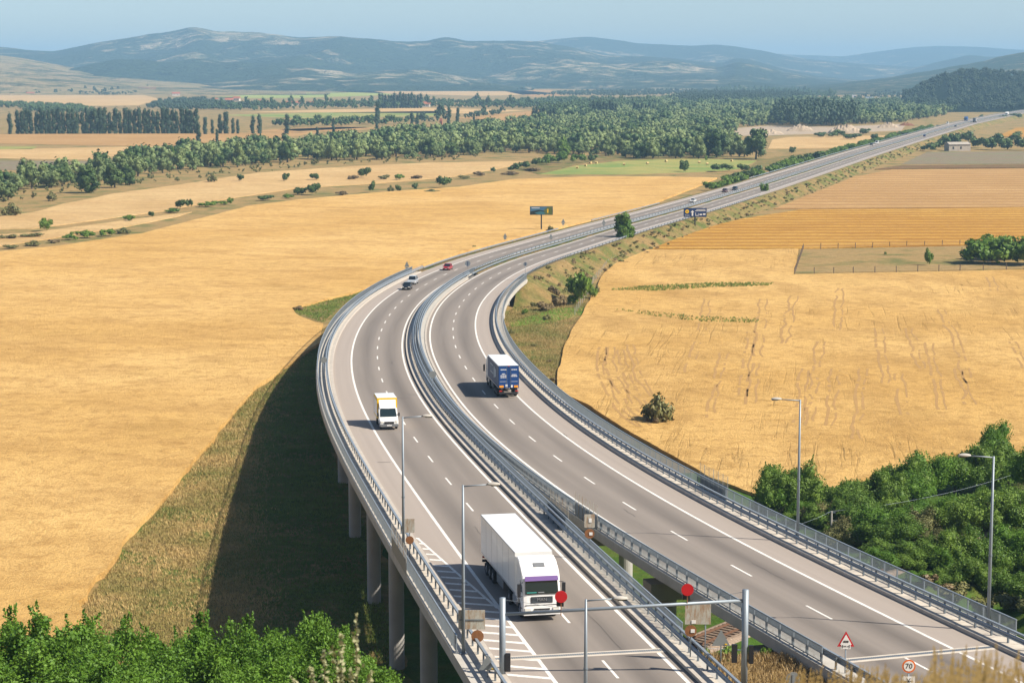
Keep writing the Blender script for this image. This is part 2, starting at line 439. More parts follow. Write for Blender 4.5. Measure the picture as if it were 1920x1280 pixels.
M['line'] = line_mat()
def asphalt_mat(name, base, track, amp):
    # worn wheel tracks and streaks run with the road: the UV map holds metres across (u) and along (v)
    m, n, b = new_mat(name); v = mapped(n)
    uv = N(n, 'ShaderNodeUVMap'); uv.uv_map = 'UVMap'
    sp = N(n, 'ShaderNodeSeparateXYZ'); n.links.new(uv.outputs[0], sp.inputs[0])
    mp = N(n, 'ShaderNodeMapping'); mp.inputs['Scale'].default_value = (1.6, 0.014, 1); n.links.new(uv.outputs[0], mp.inputs['Vector'])
    streak = noise(n, mp.outputs[0], 1.0, 6, 0.6)
    mp2 = N(n, 'ShaderNodeMapping'); mp2.inputs['Scale'].default_value = (0.45, 0.011, 1); n.links.new(uv.outputs[0], mp2.inputs['Vector'])
    pat = noise(n, mp2.outputs[0], 1.0, 5, 0.55)
    u = math_(n, 'ABSOLUTE', sp.outputs[0])
    ph = math_(n, 'MULTIPLY', math_(n, 'SUBTRACT', u, 0.0), 2 * PI / 3.75)
    tr = math_(n, 'SUBTRACT', 0.5, math_(n, 'MULTIPLY', math_(n, 'COSINE', ph), 0.5))     # lane centres
    fac = math_(n, 'MULTIPLY', math_(n, 'MULTIPLY', tr, ramp(n, [(0.32, (0.15, 0.15, 0.15)), (0.66, (1, 1, 1))], pat).outputs[0]), amp)
    c = mixc(n, fac, base, track)
    c = mixc(n, math_(n, 'MULTIPLY', ramp(n, [(0.42, (0, 0, 0)), (0.75, (1, 1, 1))], streak).outputs[0], 0.32), c, tuple(x * 0.66 for x in base))
    fine = noise(n, v, 9.0, 5, 0.8); spots = noise(n, v, 0.8, 8, 0.75)
    c = mixc(n, ramp(n, [(0.30, (0.22, 0.22, 0.22)), (0.7, (0, 0, 0))], fine).outputs[0], c, tuple(x * 0.5 for x in base))
    c = mixc(n, ramp(n, [(0.66, (0, 0, 0)), (0.76, (0.35, 0.35, 0.35))], spots).outputs[0], c, tuple(x * 0.55 for x in base))
    n.links.new(c, b.inputs['Base Color']); b.inputs['Roughness'].default_value = 0.85; b.inputs['Specular IOR Level'].default_value = 0.25
    bump(n, b, fine, 0.25, 0.02)
    return m
M['lane'] = asphalt_mat('worn_asphalt', (0.252, 0.215, 0.182), (0.118, 0.101, 0.087), 0.85)
M['shoulder'] = asphalt_mat('pale_asphalt', (0.355, 0.300, 0.254), (0.29, 0.245, 0.207), 0.35)
L = {}
L['willow'] = leaf_mat('willow_leaves', (0.075, 0.112, 0.030), (0.215, 0.262, 0.090), patch=0.03)
L['dark'] = leaf_mat('dark_leaves', (0.028, 0.062, 0.014), (0.105, 0.155, 0.036))
L['poplar'] = leaf_mat('poplar_leaves', (0.020, 0.042, 0.020), (0.058, 0.090, 0.036))
L['bright'] = leaf_mat('acacia_leaves', (0.045, 0.120, 0.010), (0.150, 0.270, 0.030), trans=0.28)
L['bush'] = leaf_mat('bush_leaves', (0.042, 0.105, 0.011), (0.185, 0.275, 0.040), trans=0.2)
L['olive'] = leaf_mat('olive_leaves', (0.085, 0.100, 0.028), (0.19, 0.17, 0.06))
L['brownleaf'] = leaf_mat('dry_leaves', (0.12, 0.085, 0.04), (0.23, 0.165, 0.075))
L['pale'] = leaf_mat('pale_shrub_leaves', (0.30, 0.30, 0.15), (0.52, 0.50, 0.30), trans=0.25)
L['drygrass'] = leaf_mat('dry_grass_blades', (0.36, 0.23, 0.085), (0.62, 0.44, 0.20), trans=0.25)
L['bankgrass'] = leaf_mat('bank_grass_blades', (0.20, 0.135, 0.055), (0.46, 0.32, 0.15), patch=0.35)
L['tuft'] = leaf_mat('grass_tuft', (0.13, 0.15, 0.03), (0.56, 0.38, 0.16), patch=0.08)
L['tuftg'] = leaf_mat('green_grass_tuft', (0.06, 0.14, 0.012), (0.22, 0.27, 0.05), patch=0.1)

# ------------------------------------------------------------------ ground
def grow(a, b, step, k):
    out = [a]; s = step
    while out[-1] < b: out.append(out[-1] + s); s *= k
    return out
xs = sorted(set([-v for v in grow(60, 11000, 3, 1.16)] + list(np.arange(-58, 110, 2.0)) + grow(110, 11000, 3, 1.16)))
ys = sorted(set([-v for v in grow(8, 3000, 6, 1.5)] + list(np.arange(-6, 250, 2.0)) + grow(250, 15500, 3, 1.12)))
gx, gy = np.meshgrid(xs, ys)
gz = zt(gx, gy)
nx, ny = len(xs), len(ys)
idx = np.arange(nx * ny).reshape(ny, nx)
q = np.stack([idx[:-1, :-1], idx[:-1, 1:], idx[1:, 1:], idx[1:, :-1]], -1).reshape(-1, 4)
V = np.stack([gx.ravel(), gy.ravel(), gz.ravel()], 1)
ground = tag(link('ground', np_mesh('ground', V, q, M['ground'], smooth_=True)), kind='structure')

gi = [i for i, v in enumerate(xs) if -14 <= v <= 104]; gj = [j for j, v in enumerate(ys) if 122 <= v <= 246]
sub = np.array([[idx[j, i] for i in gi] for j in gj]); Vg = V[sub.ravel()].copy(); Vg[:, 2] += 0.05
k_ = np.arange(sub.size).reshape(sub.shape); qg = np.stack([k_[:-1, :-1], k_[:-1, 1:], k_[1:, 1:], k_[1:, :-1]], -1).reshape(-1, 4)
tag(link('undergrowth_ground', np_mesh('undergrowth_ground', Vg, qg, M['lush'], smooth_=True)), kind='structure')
def sheet(name, pts, z, mat, skirt=0.0, kind='structure', wob=0.0, drape=False, step=None):
    """a field: the polygon of ground points, raised by the height of what grows on it, with an uneven rim"""
    P = [Vector((p[0], p[1], 0)) for p in pts]
    Q = []
    for i, p in enumerate(P):
        r = P[(i + 1) % len(P)]; d = (r - p).length; st = step or max(1.5, p.y / 130.0)
        n = max(1, min(160, int(d / st)))
        nr = Vector((-(r - p).y, (r - p).x, 0)).normalized()
        for k in range(n):
            t = k / n; c = p.lerp(r, t)
            w = wob * (float(fbm(c.x / (st * 4), c.y / (st * 4), 3)) - 0.5) * 2
            Q.append(c + nr * w)
    from mathutils.geometry import delaunay_2d_cdt
    n = len(Q); inner = []
    if drape:
        poly = [(c.x, c.y) for c in Q]
        def inside(px, py):
            r = False; j = n - 1
            for i in range(n):
                a, b = poly[i], poly[j]
                if (a[1] > py) != (b[1] > py) and px < (b[0] - a[0]) * (py - a[1]) / (b[1] - a[1]) + a[0]: r = not r
                j = i
            return r
        for gy_ in np.arange(110, 275, 4.0):
            for gx_ in np.arange(-130, 10, 4.0):
                if inside(gx_, gy_): inner.append(Vector((gx_, gy_)))
    cv, ce, cf, _, _, _ = delaunay_2d_cdt([Vector((c.x, c.y)) for c in Q] + inner, [(i, (i + 1) % n) for i in range(n)], [tuple(range(n))], 1, 1e-4)
    bm = bmesh.new()
    top = [bm.verts.new((c.x, c.y, z + (ztf(c.x, c.y) if drape else 0))) for c in cv]
    for f in cf: bm.faces.new([top[i] for i in f])
    bmesh.ops.recalc_face_normals(bm, faces=bm.faces)
    if sum(fc.normal.z for fc in bm.faces) < 0: bmesh.ops.reverse_faces(bm, faces=bm.faces)
    if skirt:
        for e in [e for e in bm.edges if len(e.link_faces) == 1]:
            a, b = e.verts
            c = bm.verts.new((a.co.x, a.co.y, a.co.z - skirt)); d = bm.verts.new((b.co.x, b.co.y, b.co.z - skirt))
            bm.faces.new((b, a, c, d))
    me = bpy.data.meshes.new(name); bm.to_mesh(me); bm.free(); me.materials.append(mat)
    return tag(link(name, me), kind=kind)
def field(name, px, mat, z=0.35, wob=0.0, skirt=None, step=None, drape=False):
    return sheet(name, [(on_ground(a, b) if drape and b > 700 else at(a, b, z)) for a, b in px], z, mat, skirt=z + 0.1 if skirt is None else skirt, wob=wob, step=step, drape=drape)

field('wheat_field', [(-60, 476), (0, 471), (110, 460), (265, 437), (380, 408), (470, 385), (560, 374), (700, 361), (860, 350), (960, 336),
      (1100, 331), (1250, 331), (1345, 333), (1262, 366), (1180, 396), (1100, 415), (1000, 436), (860, 472), (765, 505), (712, 530), (660, 548),
      (590, 566), (545, 577), (560, 592), (605, 606), (604, 640), (520, 705), (470, 742), (420, 800), (350, 893), (250, 1012), (190, 1092), (150, 1142),
      (140, 1210), (-60, 1235)], M['wheat'], 0.7, wob=0.8, drape=True)
field('wheat_field', [(1045, 690), (1042, 730), (1100, 757), (1165, 800), (1330, 893), (1425, 928), (1560, 915), (1640, 890), (1790, 850), (1990, 840),
      (1990, 503), (1800, 508), (1486, 514), (1497, 466), (1340, 468), (1215, 467), (1168, 482), (1130, 512), (1106, 560), (1078, 606), (1060, 640)], M['wheat_r'], 0.45, wob=0.5)
field('stubble_field', [(1215, 466), (1300, 432), (1390, 410), (1500, 393), (1990, 388), (1990, 455), (1700, 461), (1497, 465)], M['stubble'], 0.3, wob=0.3)
field('stubble_field', [(1450, 391), (1535, 358), (1600, 332), (1672, 318), (1990, 315), (1990, 387), (1500, 391)], M['stubble_tan'], 0.35, wob=0.5)
field('stubble_field', [(-60, 431), (60, 428), (180, 412), (300, 396), (430, 372), (560, 352), (700, 344), (850, 331), (960, 311), (985, 302), (800, 305),
      (640, 313), (480, 324), (330, 347), (220, 362), (120, 382), (60, 398), (-60, 412)], M['wheat_pale'], 0.25, wob=1.0)
field('stubble_field', [(-60, 470), (60, 452), (160, 436), (240, 424), (330, 406), (360, 397), (250, 411), (150, 424), (60, 436), (-60, 443)], M['wheat_pale'], 0.25, wob=0.3)
field('stubble_field', [(1440, 279), (1448, 262), (1480, 257), (1660, 254), (1640, 262), (1560, 277)], M['wheat_pale'], 0.3)
field('stubble_field', [(1868, 256), (1905, 240), (1990, 233), (1990, 258)], M['stubble'], 0.3)
field('fallow_field', [(1690, 308), (1738, 285), (1990, 283), (1990, 307)], M['fallow'], 0.15)
field('weed_strip', [(1640, 317), (1690, 310), (1990, 308), (1990, 314), (1760, 315)], M['brown'], 0.5, wob=1.0)
field('grass_paddock', [(1490, 512), (1500, 468), (1700, 463), (1990, 457), (1990, 502), (1800, 506)], M['ground'], 0.12)
field('hay_meadow', [(1010, 327), (1080, 311), (1160, 302), (1290, 297), (1420, 301), (1390, 316), (1330, 322), (1180, 327)], M['crop_green'], 0.08)
None and field('green_strip', [(1140, 548), (1200, 542), (1320, 536), (1450, 536), (1440, 541), (1330, 544), (1230, 551), (1150, 553)], M['green'], 0.95, wob=0.8)
# wheel tracks and trampled lines in the right wheat field
fieldR = bpy.data.objects['wheat_field.001']; rs_ = np.random.RandomState(12)
def track(px, w=0.4, skip=0.25):
    P = [at(a, b, 0.465) for a, b in px]; Q = []
    for a, b in zip(P[:-1], P[1:]):
        n = max(2, int((b - a).length / 1.2)); Q += [a.lerp(b, k / n) for k in range(n)]
    mb = MB(); ph = rs_.uniform(0, 99); L_, R_ = [], []
    for k, a in enumerate(Q):
        d = (Q[min(k + 1, len(Q) - 1)] - Q[max(k - 1, 0)]).normalized(); nn = Vector((-d.y, d.x, 0))
        j = nn * (float(fbm(k / 7.0 + ph, ph, 2)) - 0.5) * 1.2; ww = w * (0.45 + 0.9 * float(fbm(k / 3.0, ph + 5, 2)))
        L_.append(a + j - nn * ww / 2); R_.append(a + j + nn * ww / 2)
    for k in range(len(Q) - 1):
        if float(fbm(k / 4.0 + 40, ph + 9, 2)) < 0.28 + skip * 0.5: continue
        mb.add([L_[k], R_[k], R_[k + 1], L_[k + 1]], [(0, 1, 2, 3)])
    if mb.f: obj('wheel_track', mb, M['track'], fieldR)
for px in ([(1122, 650), (1119, 690), (1133, 735), (1160, 772), (1195, 802)], [(1140, 650), (1139, 690), (1155, 730), (1182, 767), (1220, 800)], [(1157, 655), (1166, 700), (1184, 737), (1204, 762)], [(1175, 645), (1190, 700), (1215, 745)],
           [(1502, 690), (1497, 740), (1488, 795)], [(1532, 640), (1522, 720), (1510, 800)], [(1560, 690), (1552, 760), (1545, 800)], [(1402, 620), (1393, 680), (1384, 745)], [(1425, 560), (1414, 650), (1400, 760)], [(1482, 555), (1472, 600), (1462, 645)], [(1698, 615), (1708, 650), (1722, 692)], [(1848, 518), (1860, 546)], [(1890, 640), (1903, 665), (1918, 692)],
           [(1612, 690), (1606, 760), (1598, 825)], [(1640, 615), (1648, 660), (1655, 720)], [(1350, 660), (1338, 720), (1320, 790)], [(1300, 640), (1285, 700)], [(1760, 580), (1790, 650), (1812, 720)], [(1790, 690), (1815, 760)], [(1680, 700), (1690, 780)], [(1570, 540), (1562, 620)], [(1320, 560), (1310, 620)], [(1735, 640), (1748, 700), (1760, 770)]):
    track(px, 0.5, 0.06)
    track([(a + 9 + b * 0.006, b) for a, b in px], 0.4, 0.15)
# the valley floor beyond the river
for nm, px, mt in [
    ('stubble_field', [(-80, 268), (-80, 252), (300, 250), (600, 248), (470, 268), (250, 274)], 'stubble_tan'),
    ('stubble_field', [(-80, 296), (-80, 282), (300, 274), (380, 276), (180, 300)], 'wheat_pale'),
    ('crop_field', [(-80, 281), (-80, 275), (70, 275), (60, 280)], 'crop_green'),
    ('fallow_field', [(-80, 320), (-80, 301), (180, 302), (240, 296), (160, 318)], 'fallow'),
    ('stubble_field', [(450, 246), (640, 236), (720, 241), (560, 249)], 'stubble_tan'),
    ('crop_field', [(520, 243), (640, 238), (700, 239), (560, 246)], 'crop_green'),
    ('crop_field', [(400, 216), (560, 212), (850, 208), (820, 218), (560, 222)], 'crop_green'),
    ('stubble_field', [(440, 211), (600, 206), (800, 202), (990, 207), (900, 213), (560, 211)], 'wheat_pale'),
    ('stubble_field', [(850, 222), (1000, 208), (1020, 214), (960, 226)], 'stubble_tan'),
    ('stubble_field', [(-80, 200), (-80, 180), (60, 177), (260, 176), (300, 186), (260, 198)], 'wheat_pale'),
    ('fallow_field', [(270, 200), (300, 186), (440, 182), (420, 196)], 'fallow'),
    ('crop_field', [(250, 164), (480, 158), (600, 160), (490, 168), (330, 168)], 'crop_lime'),
    ('stubble_field', [(330, 174), (490, 168), (560, 168), (500, 176)], 'wheat_pale'),
    ('crop_field', [(380, 184), (560, 172), (700, 171), (740, 178), (560, 184)], 'crop_lime'),
    ('stubble_field', [(600, 171), (640, 164), (830, 163), (960, 168), (1050, 176), (900, 180), (740, 176)], 'wheat_pale'),
    ('stubble_field', [(940, 170), (1030, 168), (1060, 180), (1000, 182)], 'stubble_tan'),
    ('stubble_field', [(1470, 161), (1560, 156), (1680, 152), (1700, 158), (1560, 163)], 'wheat_pale'),
    ('stubble_field', [(1800, 204), (1820, 193), (1990, 190), (1990, 204)], 'wheat_pale'),
    ('stubble_field', [(1520, 167), (1570, 165), (1570, 168), (1520, 170)], 'wheat_pale'),
    ('bare_ground', [(1370, 255), (1385, 240), (1440, 236), (1560, 238), (1700, 232), (1690, 245), (1560, 250), (1440, 254)], 'gravel'),
    ('dry_riverbed', [(470, 271), (560, 262), (640, 258), (650, 262), (560, 270), (500, 277)], 'gravel'),
    ('grass_strip', [(960, 312), (1000, 300), (1070, 294), (1300, 290), (1440, 297), (1560, 280), (1640, 262), (1560, 288), (1400, 320), (1420, 300), (1290, 296), (1160, 301), (1080, 309), (1010, 327)], 'verge'),
]:
    field(nm, px, M[mt], 0.12, skirt=0.1)

# ------------------------------------------------------------------ the two carriageways as curves on the ground
PLO = [(1042, 1279), (1000, 1227), (960, 1172), (934, 1137), (905, 1102), (872, 1057), (840, 1012), (795, 945), (760, 900), (730, 855), (702.5, 812.5), (680, 770), (662.5, 724), (656, 682), (657.5, 655), (666, 630), (677.5, 605), (694, 584), (715, 564), (740, 546), (792.5, 517.5), (830, 502.5), (877.5, 485), (937.5, 467.5)]
PRO = [(1895, 1270), (1787, 1217), (1752, 1201), (1690, 1171), (1590, 1120), (1515, 1085), (1440, 1045), (1390, 1019), (1335, 990), (1272, 956), (1210, 920), (1147, 880), (1085, 840), (1035, 802), (997, 772), (970, 745), (911, 675), (897, 650), (890, 625), (889, 600), (894, 580), (905, 560), (925, 540), (955, 517), (990, 500), (1030, 484)]
PMED = [(1152, 426), (1282, 391), (1400, 356), (1508, 322), (1617, 287), (1725, 255), (1806, 232), (1887, 215), (1960, 203)]
def curve(pts, ext):
    P = np.array([[p[0], p[1]] for p in pts])
    d0 = P[0] - P[2]; d0 /= np.linalg.norm(d0)
    P = np.vstack([[P[0] + d0 * ext], P])
    s = np.r_[0, np.cumsum(np.linalg.norm(np.diff(P, axis=0), axis=1))]
    t = np.arange(0, s[-1], 2.0)
    c = np.c_[np.interp(t, s, P[:, 0]), np.interp(t, s, P[:, 1])]
    for sg in (9,):
        k = np.exp(-0.5 * (np.arange(-3 * sg, 3 * sg + 1) / sg) ** 2); k /= k.sum()
        for a in range(2):
            head = 2 * c[0, a] - c[1:3 * sg + 1, a][::-1]; tail = 2 * c[-1, a] - c[-3 * sg - 1:-1, a][::-1]
            c[:, a] = np.convolve(np.r_[head, c[:, a], tail], k, 'valid')
    s = np.r_[0, np.cumsum(np.linalg.norm(np.diff(c, axis=0), axis=1))]
    return s, c
med = [at(a, b, zr) for a, b in PMED]
def offset(P, d):
    P = np.array([[p[0], p[1]] for p in P]); T = np.gradient(P, axis=0); T /= np.linalg.norm(T, axis=1)[:, None]
    return P + np.c_[T[:, 1], -T[:, 0]] * d
class Carriageway:
    """e = metres outward from the outer edge line (0), lanes lie at -7.5..0"""
    def __init__(s, pts, far, sg):
        s.sg = sg
        p = [(q.x, q.y) for q in (at(a, b, zr) for a, b in pts)] + [tuple(q) for q in offset(far, sg * 9.6)]
        s.s, s.c = curve(p, 26)
        s.T = np.gradient(s.c, axis=0); s.T /= np.linalg.norm(s.T, axis=1)[:, None]
        s.len = s.s[-1]
    def frame(s, t):
        x = np.interp(t, s.s, s.c[:, 0]); y = np.interp(t, s.s, s.c[:, 1])
        tx = np.interp(t, s.s, s.T[:, 0]); ty = np.interp(t, s.s, s.T[:, 1])
        return x, y, tx, ty
    def p(s, t, e, h=0.0):
        x, y, tx, ty = s.frame(t)
        return Vector((x + ty * e * s.sg, y - tx * e * s.sg, zr(y) + h))
    def s_at_y(s, Y):
        return float(np.interp(Y, s.c[:, 1], s.s))
    def locate(s, v):
        d = (s.c[:, 0] - v[0]) ** 2 + (s.c[:, 1] - v[1]) ** 2; i = int(d.argmin())
        tx, ty = s.T[i]; dx, dy = v[0] - s.c[i, 0], v[1] - s.c[i, 1]
        return s.s[i] + dx * tx + dy * ty, (dx * ty - dy * tx) * s.sg
    def head(s, t):
        x, y, tx, ty = s.frame(t); return math.atan2(ty, tx)
    def slope(s, t):
        return (s.p(t + 4, 0).z - s.p(t - 4, 0).z) / 8.0
LC = Carriageway(PLO, med, -1)
RC = Carriageway(PRO, med, 1)
LEND, REND = LC.s_at_y(452), RC.s_at_y(432)
STA, RSTA = LC.s_at_y(117.5), RC.s_at_y(119.0)
def stations(c, a, b, step=2.0, far=None):
    out = [a]
    while out[-1] < b - 1e-6:
        y = c.p(out[-1], 0).y
        out.append(min(b, out[-1] + step * max(1.0, y / 300.0)))
    return out
def strip(c, a, b, e0, e1, h, step=2.0, n=1):
    """a flat ribbon with a UV map in metres across / along"""
    st = stations(c, a, b, step); mb = MB(); uv = []
    ee = np.linspace(e0, e1, n + 1)
    for t in st:
        for e in ee:
            mb.v.append(tuple(c.p(t, e, h))); uv.append((e, t))
    w = n + 1
    for i in range(len(st) - 1):
        for k in range(n):
            mb.f.append((i * w + k, i * w + k + 1, (i + 1) * w + k + 1, (i + 1) * w + k)); mb.m.append(0)
    return mb, uv
def strip_obj(name, c, a, b, e0, e1, h, mat, parent=None, step=2.0, n=1):
    mb, uv = strip(c, a, b, e0, e1, h, step, n)
    me = mb.mesh(name, mat)
    bm = bmesh.new(); bm.from_mesh(me); bmesh.ops.recalc_face_normals(bm, faces=bm.faces)
    if sum(f.normal.z for f in bm.faces) < 0: bmesh.ops.reverse_faces(bm, faces=bm.faces)
    lay = bm.loops.layers.uv.new('UVMap')
    for f in bm.faces:
        for l in f.loops: l[lay].uv = uv[l.vert.index]
    bm.to_mesh(me); bm.free()
    return link(name, me, parent)
def sweep(c, a, b, prof, step=2.0, closed=True):
    st = stations(c, a, b, step)
    return MB().loft([[c.p(t, e, h) for e, h in prof] for t in st], closed=closed, cap=closed)

roads = {}
for c, nm, st0 in ((LC, 'inbound', 0), (RC, 'outbound', 0)):
    rd = strip_obj('road', c, 0, c.len, -8.16, 0.12, 0.0, M['lane'], n=4)
    tag(rd, kind='structure'); roads[c.sg] = rd
    strip_obj('hard_shoulder', c, 0, c.len, 0.12, 2.75, 0.0, M['shoulder'], rd)
    for nmk, e in (('edge_line', 0.0), ('edge_line', -7.5)):
        strip_obj(nmk, c, 0, c.len, e - 0.125, e + 0.125, 0.006, M['line'], rd)

# lane dashes, one object each where they show as marks of their own
def dash_mesh(c, t, ln=4.0, w=0.17):
    mb = MB()
    pts = [[c.p(t + ln * k / 3, -3.75 + s_ * w / 2, 0.007) for s_ in (-1, 1)] for k in range(4)]
    for k in range(3): mb.add([pts[k][0], pts[k][1], pts[k + 1][1], pts[k + 1][0]], [(0, 1, 2, 3)])
    return mb
for c, ref in ((LC, (722.5, 737)), (RC, (903, 735))):
    s0, e0 = c.locate(at(ref[0], ref[1], zr)); s0 -= 2.0
    far = MB()
    for k in range(-12, 190):
        t = s0 + k * 13.45
        if t < 1 or t > c.len - 6: continue
        if c.p(t, 0).y < 640: obj('lane_dash', dash_mesh(c, t), M['line'], roads[c.sg])
        else:
            m2 = dash_mesh(c, t, 4.0, 0.2); far.add(m2.v, m2.f)
    tag(obj('far_lane_dashes', far, M['line'], roads[c.sg]), kind='stuff')

# the hatched wedge on the inbound hard shoulder
sa, ea = LC.locate(at(779, 1009, zr)); sb, eb = LC.locate(at(932, 1140, zr))
mb = MB(); prev = None
for k in range(13):
    t = sb + (sa - sb) * k / 12; e = 0.12 + (2.3 - 0.12) * k / 12
    cur = (LC.p(t, e - 0.1, 0.008), LC.p(t, e + 0.1, 0.008))
    if prev: mb.add([prev[0], prev[1], cur[1], cur[0]], [(0, 1, 2, 3)])
    prev = cur
obj('wedge_line', mb, M['line'], roads[-1])
t = sa - 1.5
while t > 14:
    lim = 0.12 + 2.2 * max(0.0, (t - sb) / (sa - sb))
    e1 = 2.45
    if e1 - lim > 0.25:
        sl = 0.55
        q = [LC.p(t + (lim - 0) * sl, lim, 0.0075), LC.p(t + e1 * sl, e1, 0.0075), LC.p(t + 0.5 + e1 * sl, e1, 0.0075), LC.p(t + 0.5 + lim * sl, lim, 0.0075)]
        obj('hatch_stripe', MB().add(q, [(0, 1, 2, 3)]), M['line'], roads[-1])
    t -= 2.05

# tar and skid marks
for c, px, py, ln, w, skew in ((LC, 757, 746, 1.6, 0.10, 1), (LC, 735, 680, 3.0, 0.14, 0), (LC, 720, 866, 1.2, 0.1, 1), (LC, 645, 790, 5.0, 0.06, 0), (LC, 900, 1000, 6.0, 0.05, 0), (LC, 985, 1100, 9.0, 0.04, 0), (RC, 1180, 960, 3.5, 0.06, 0), (RC, 1060, 815, 2.5, 0.07, 0), (RC, 1440, 1070, 6.0, 0.05, 0), (LC, 1130, 1180, 12.0, 0.04, 0), (RC, 985, 700, 3.0, 0.08, 0)):
    s1, e1 = c.locate(at(px, py, zr)); q = []
    for k in range(6):
        u = k / 5.0; wv = 0.05 * math.sin(k * 2.1 + px)
        if skew: a_ = [c.p(s1 + d_, e1 + ln * (u - 0.5) + wv, 0.009) for d_ in (-w, w)]
        else: a_ = [c.p(s1 + ln * (u - 0.5), e1 + wv + d_, 0.009) for d_ in (-w / 2, w / 2)]
        q.append(a_)
    obj('tar_mark', MB().loft(q, closed=False), M['tar'], roads[c.sg])
for c, t_ in ((LC, LEND), (RC, REND)):
    obj('deck_joint', MB().loft([[c.p(t_ - 0.15, e_, 0.009), c.p(t_ + 0.15, e_, 0.009)] for e_ in np.linspace(-8.1, 2.7, 6)], closed=False), M['tar'], roads[c.sg])

# ------------------------------------------------------------------ embankment beyond the viaducts, and the planted median
def embank(c, a, sign, name, mat, top_e, cut=None):
    rows = []
    for t in stations(c, a, c.len, 3.0):
        z = zr(c.p(t, 0).y)
        row = []
        for u in (0.0, 0.18, 0.4, 0.62, 0.82, 1.0, 1.12):
            e = top_e + u * (z + 0.2) * 1.9
            p = c.p(t, e); h = z - 0.06 - (z + 0.06) * min(1.0, u)
            p.z = h if u <= 1 else -0.3
            p.z += 0.25 * (float(fbm(p.x / 3.5, p.y / 3.5, 3)) - 0.5) * (1 if 0 < u < 1 else 0)
            row.append(p)
        rows.append([c.p(t, 2.74, -0.03)] + [c.p(t, top_e, -0.05)] + row[1:])
    # the end slope towards the valley, under the deck
    first = rows[0]
    end = []
    for k in range(1, 6):
        u = k / 5.0; r2 = []
        for p in first:
            d = Vector((-c.frame(a)[2], -c.frame(a)[3], 0)) * (u * (p.z - 0.0 + 1.0) * 1.25)
            r2.append(Vector((p.x + d.x, p.y + d.y, (p.z - 1.2 * min(1, u * 4)) * (1 - u) - 0.25 * u if p.z > 0 else p.z)))
        end.append(r2)
    secs = end[::-1] + rows
    return tag(obj(name, MB().loft(secs, closed=False), mat, smooth_=True), kind='structure')
embank(LC, LEND - 1, -1, 'embankment', M['verge'], 4.4)
emb_r = embank(RC, REND - 1, 1, 'embankment', M['verge'], 4.4)
mb = MB()
secs = []
for t in stations(LC, LEND - 2, LC.len - 5, 4.0):
    a = LC.p(t, -8.15, -0.02)
    sR, eR = RC.locate(a)
    b = RC.p(sR, -8.15, -0.02)
    m_ = a.lerp(b, 0.5)
    secs.append([a, a.lerp(b, 0.25) + Vector((0, 0, 0.12)), m_ + Vector((0, 0, 0.16)), a.lerp(b, 0.75) + Vector((0, 0, 0.12)), b])
tag(obj('median_strip', mb.loft(secs, closed=False), M['verge']), kind='structure')
# body below the median and roads at the valley end so that nothing is hollow
secs = []
for t in stations(LC, LEND - 1, LC.len - 5, 6.0):
    a = LC.p(t, 2.7, -0.1); sR, eR = RC.locate(a); b = RC.p(min(sR, RC.len - 1), 2.7, -0.1)
    secs.append([a, b, Vector((b.x, b.y, -0.5)), Vector((a.x, a.y, -0.5))])
tag(obj('embankment_core', MB().loft(secs), M['ground_dark']), kind='structure')

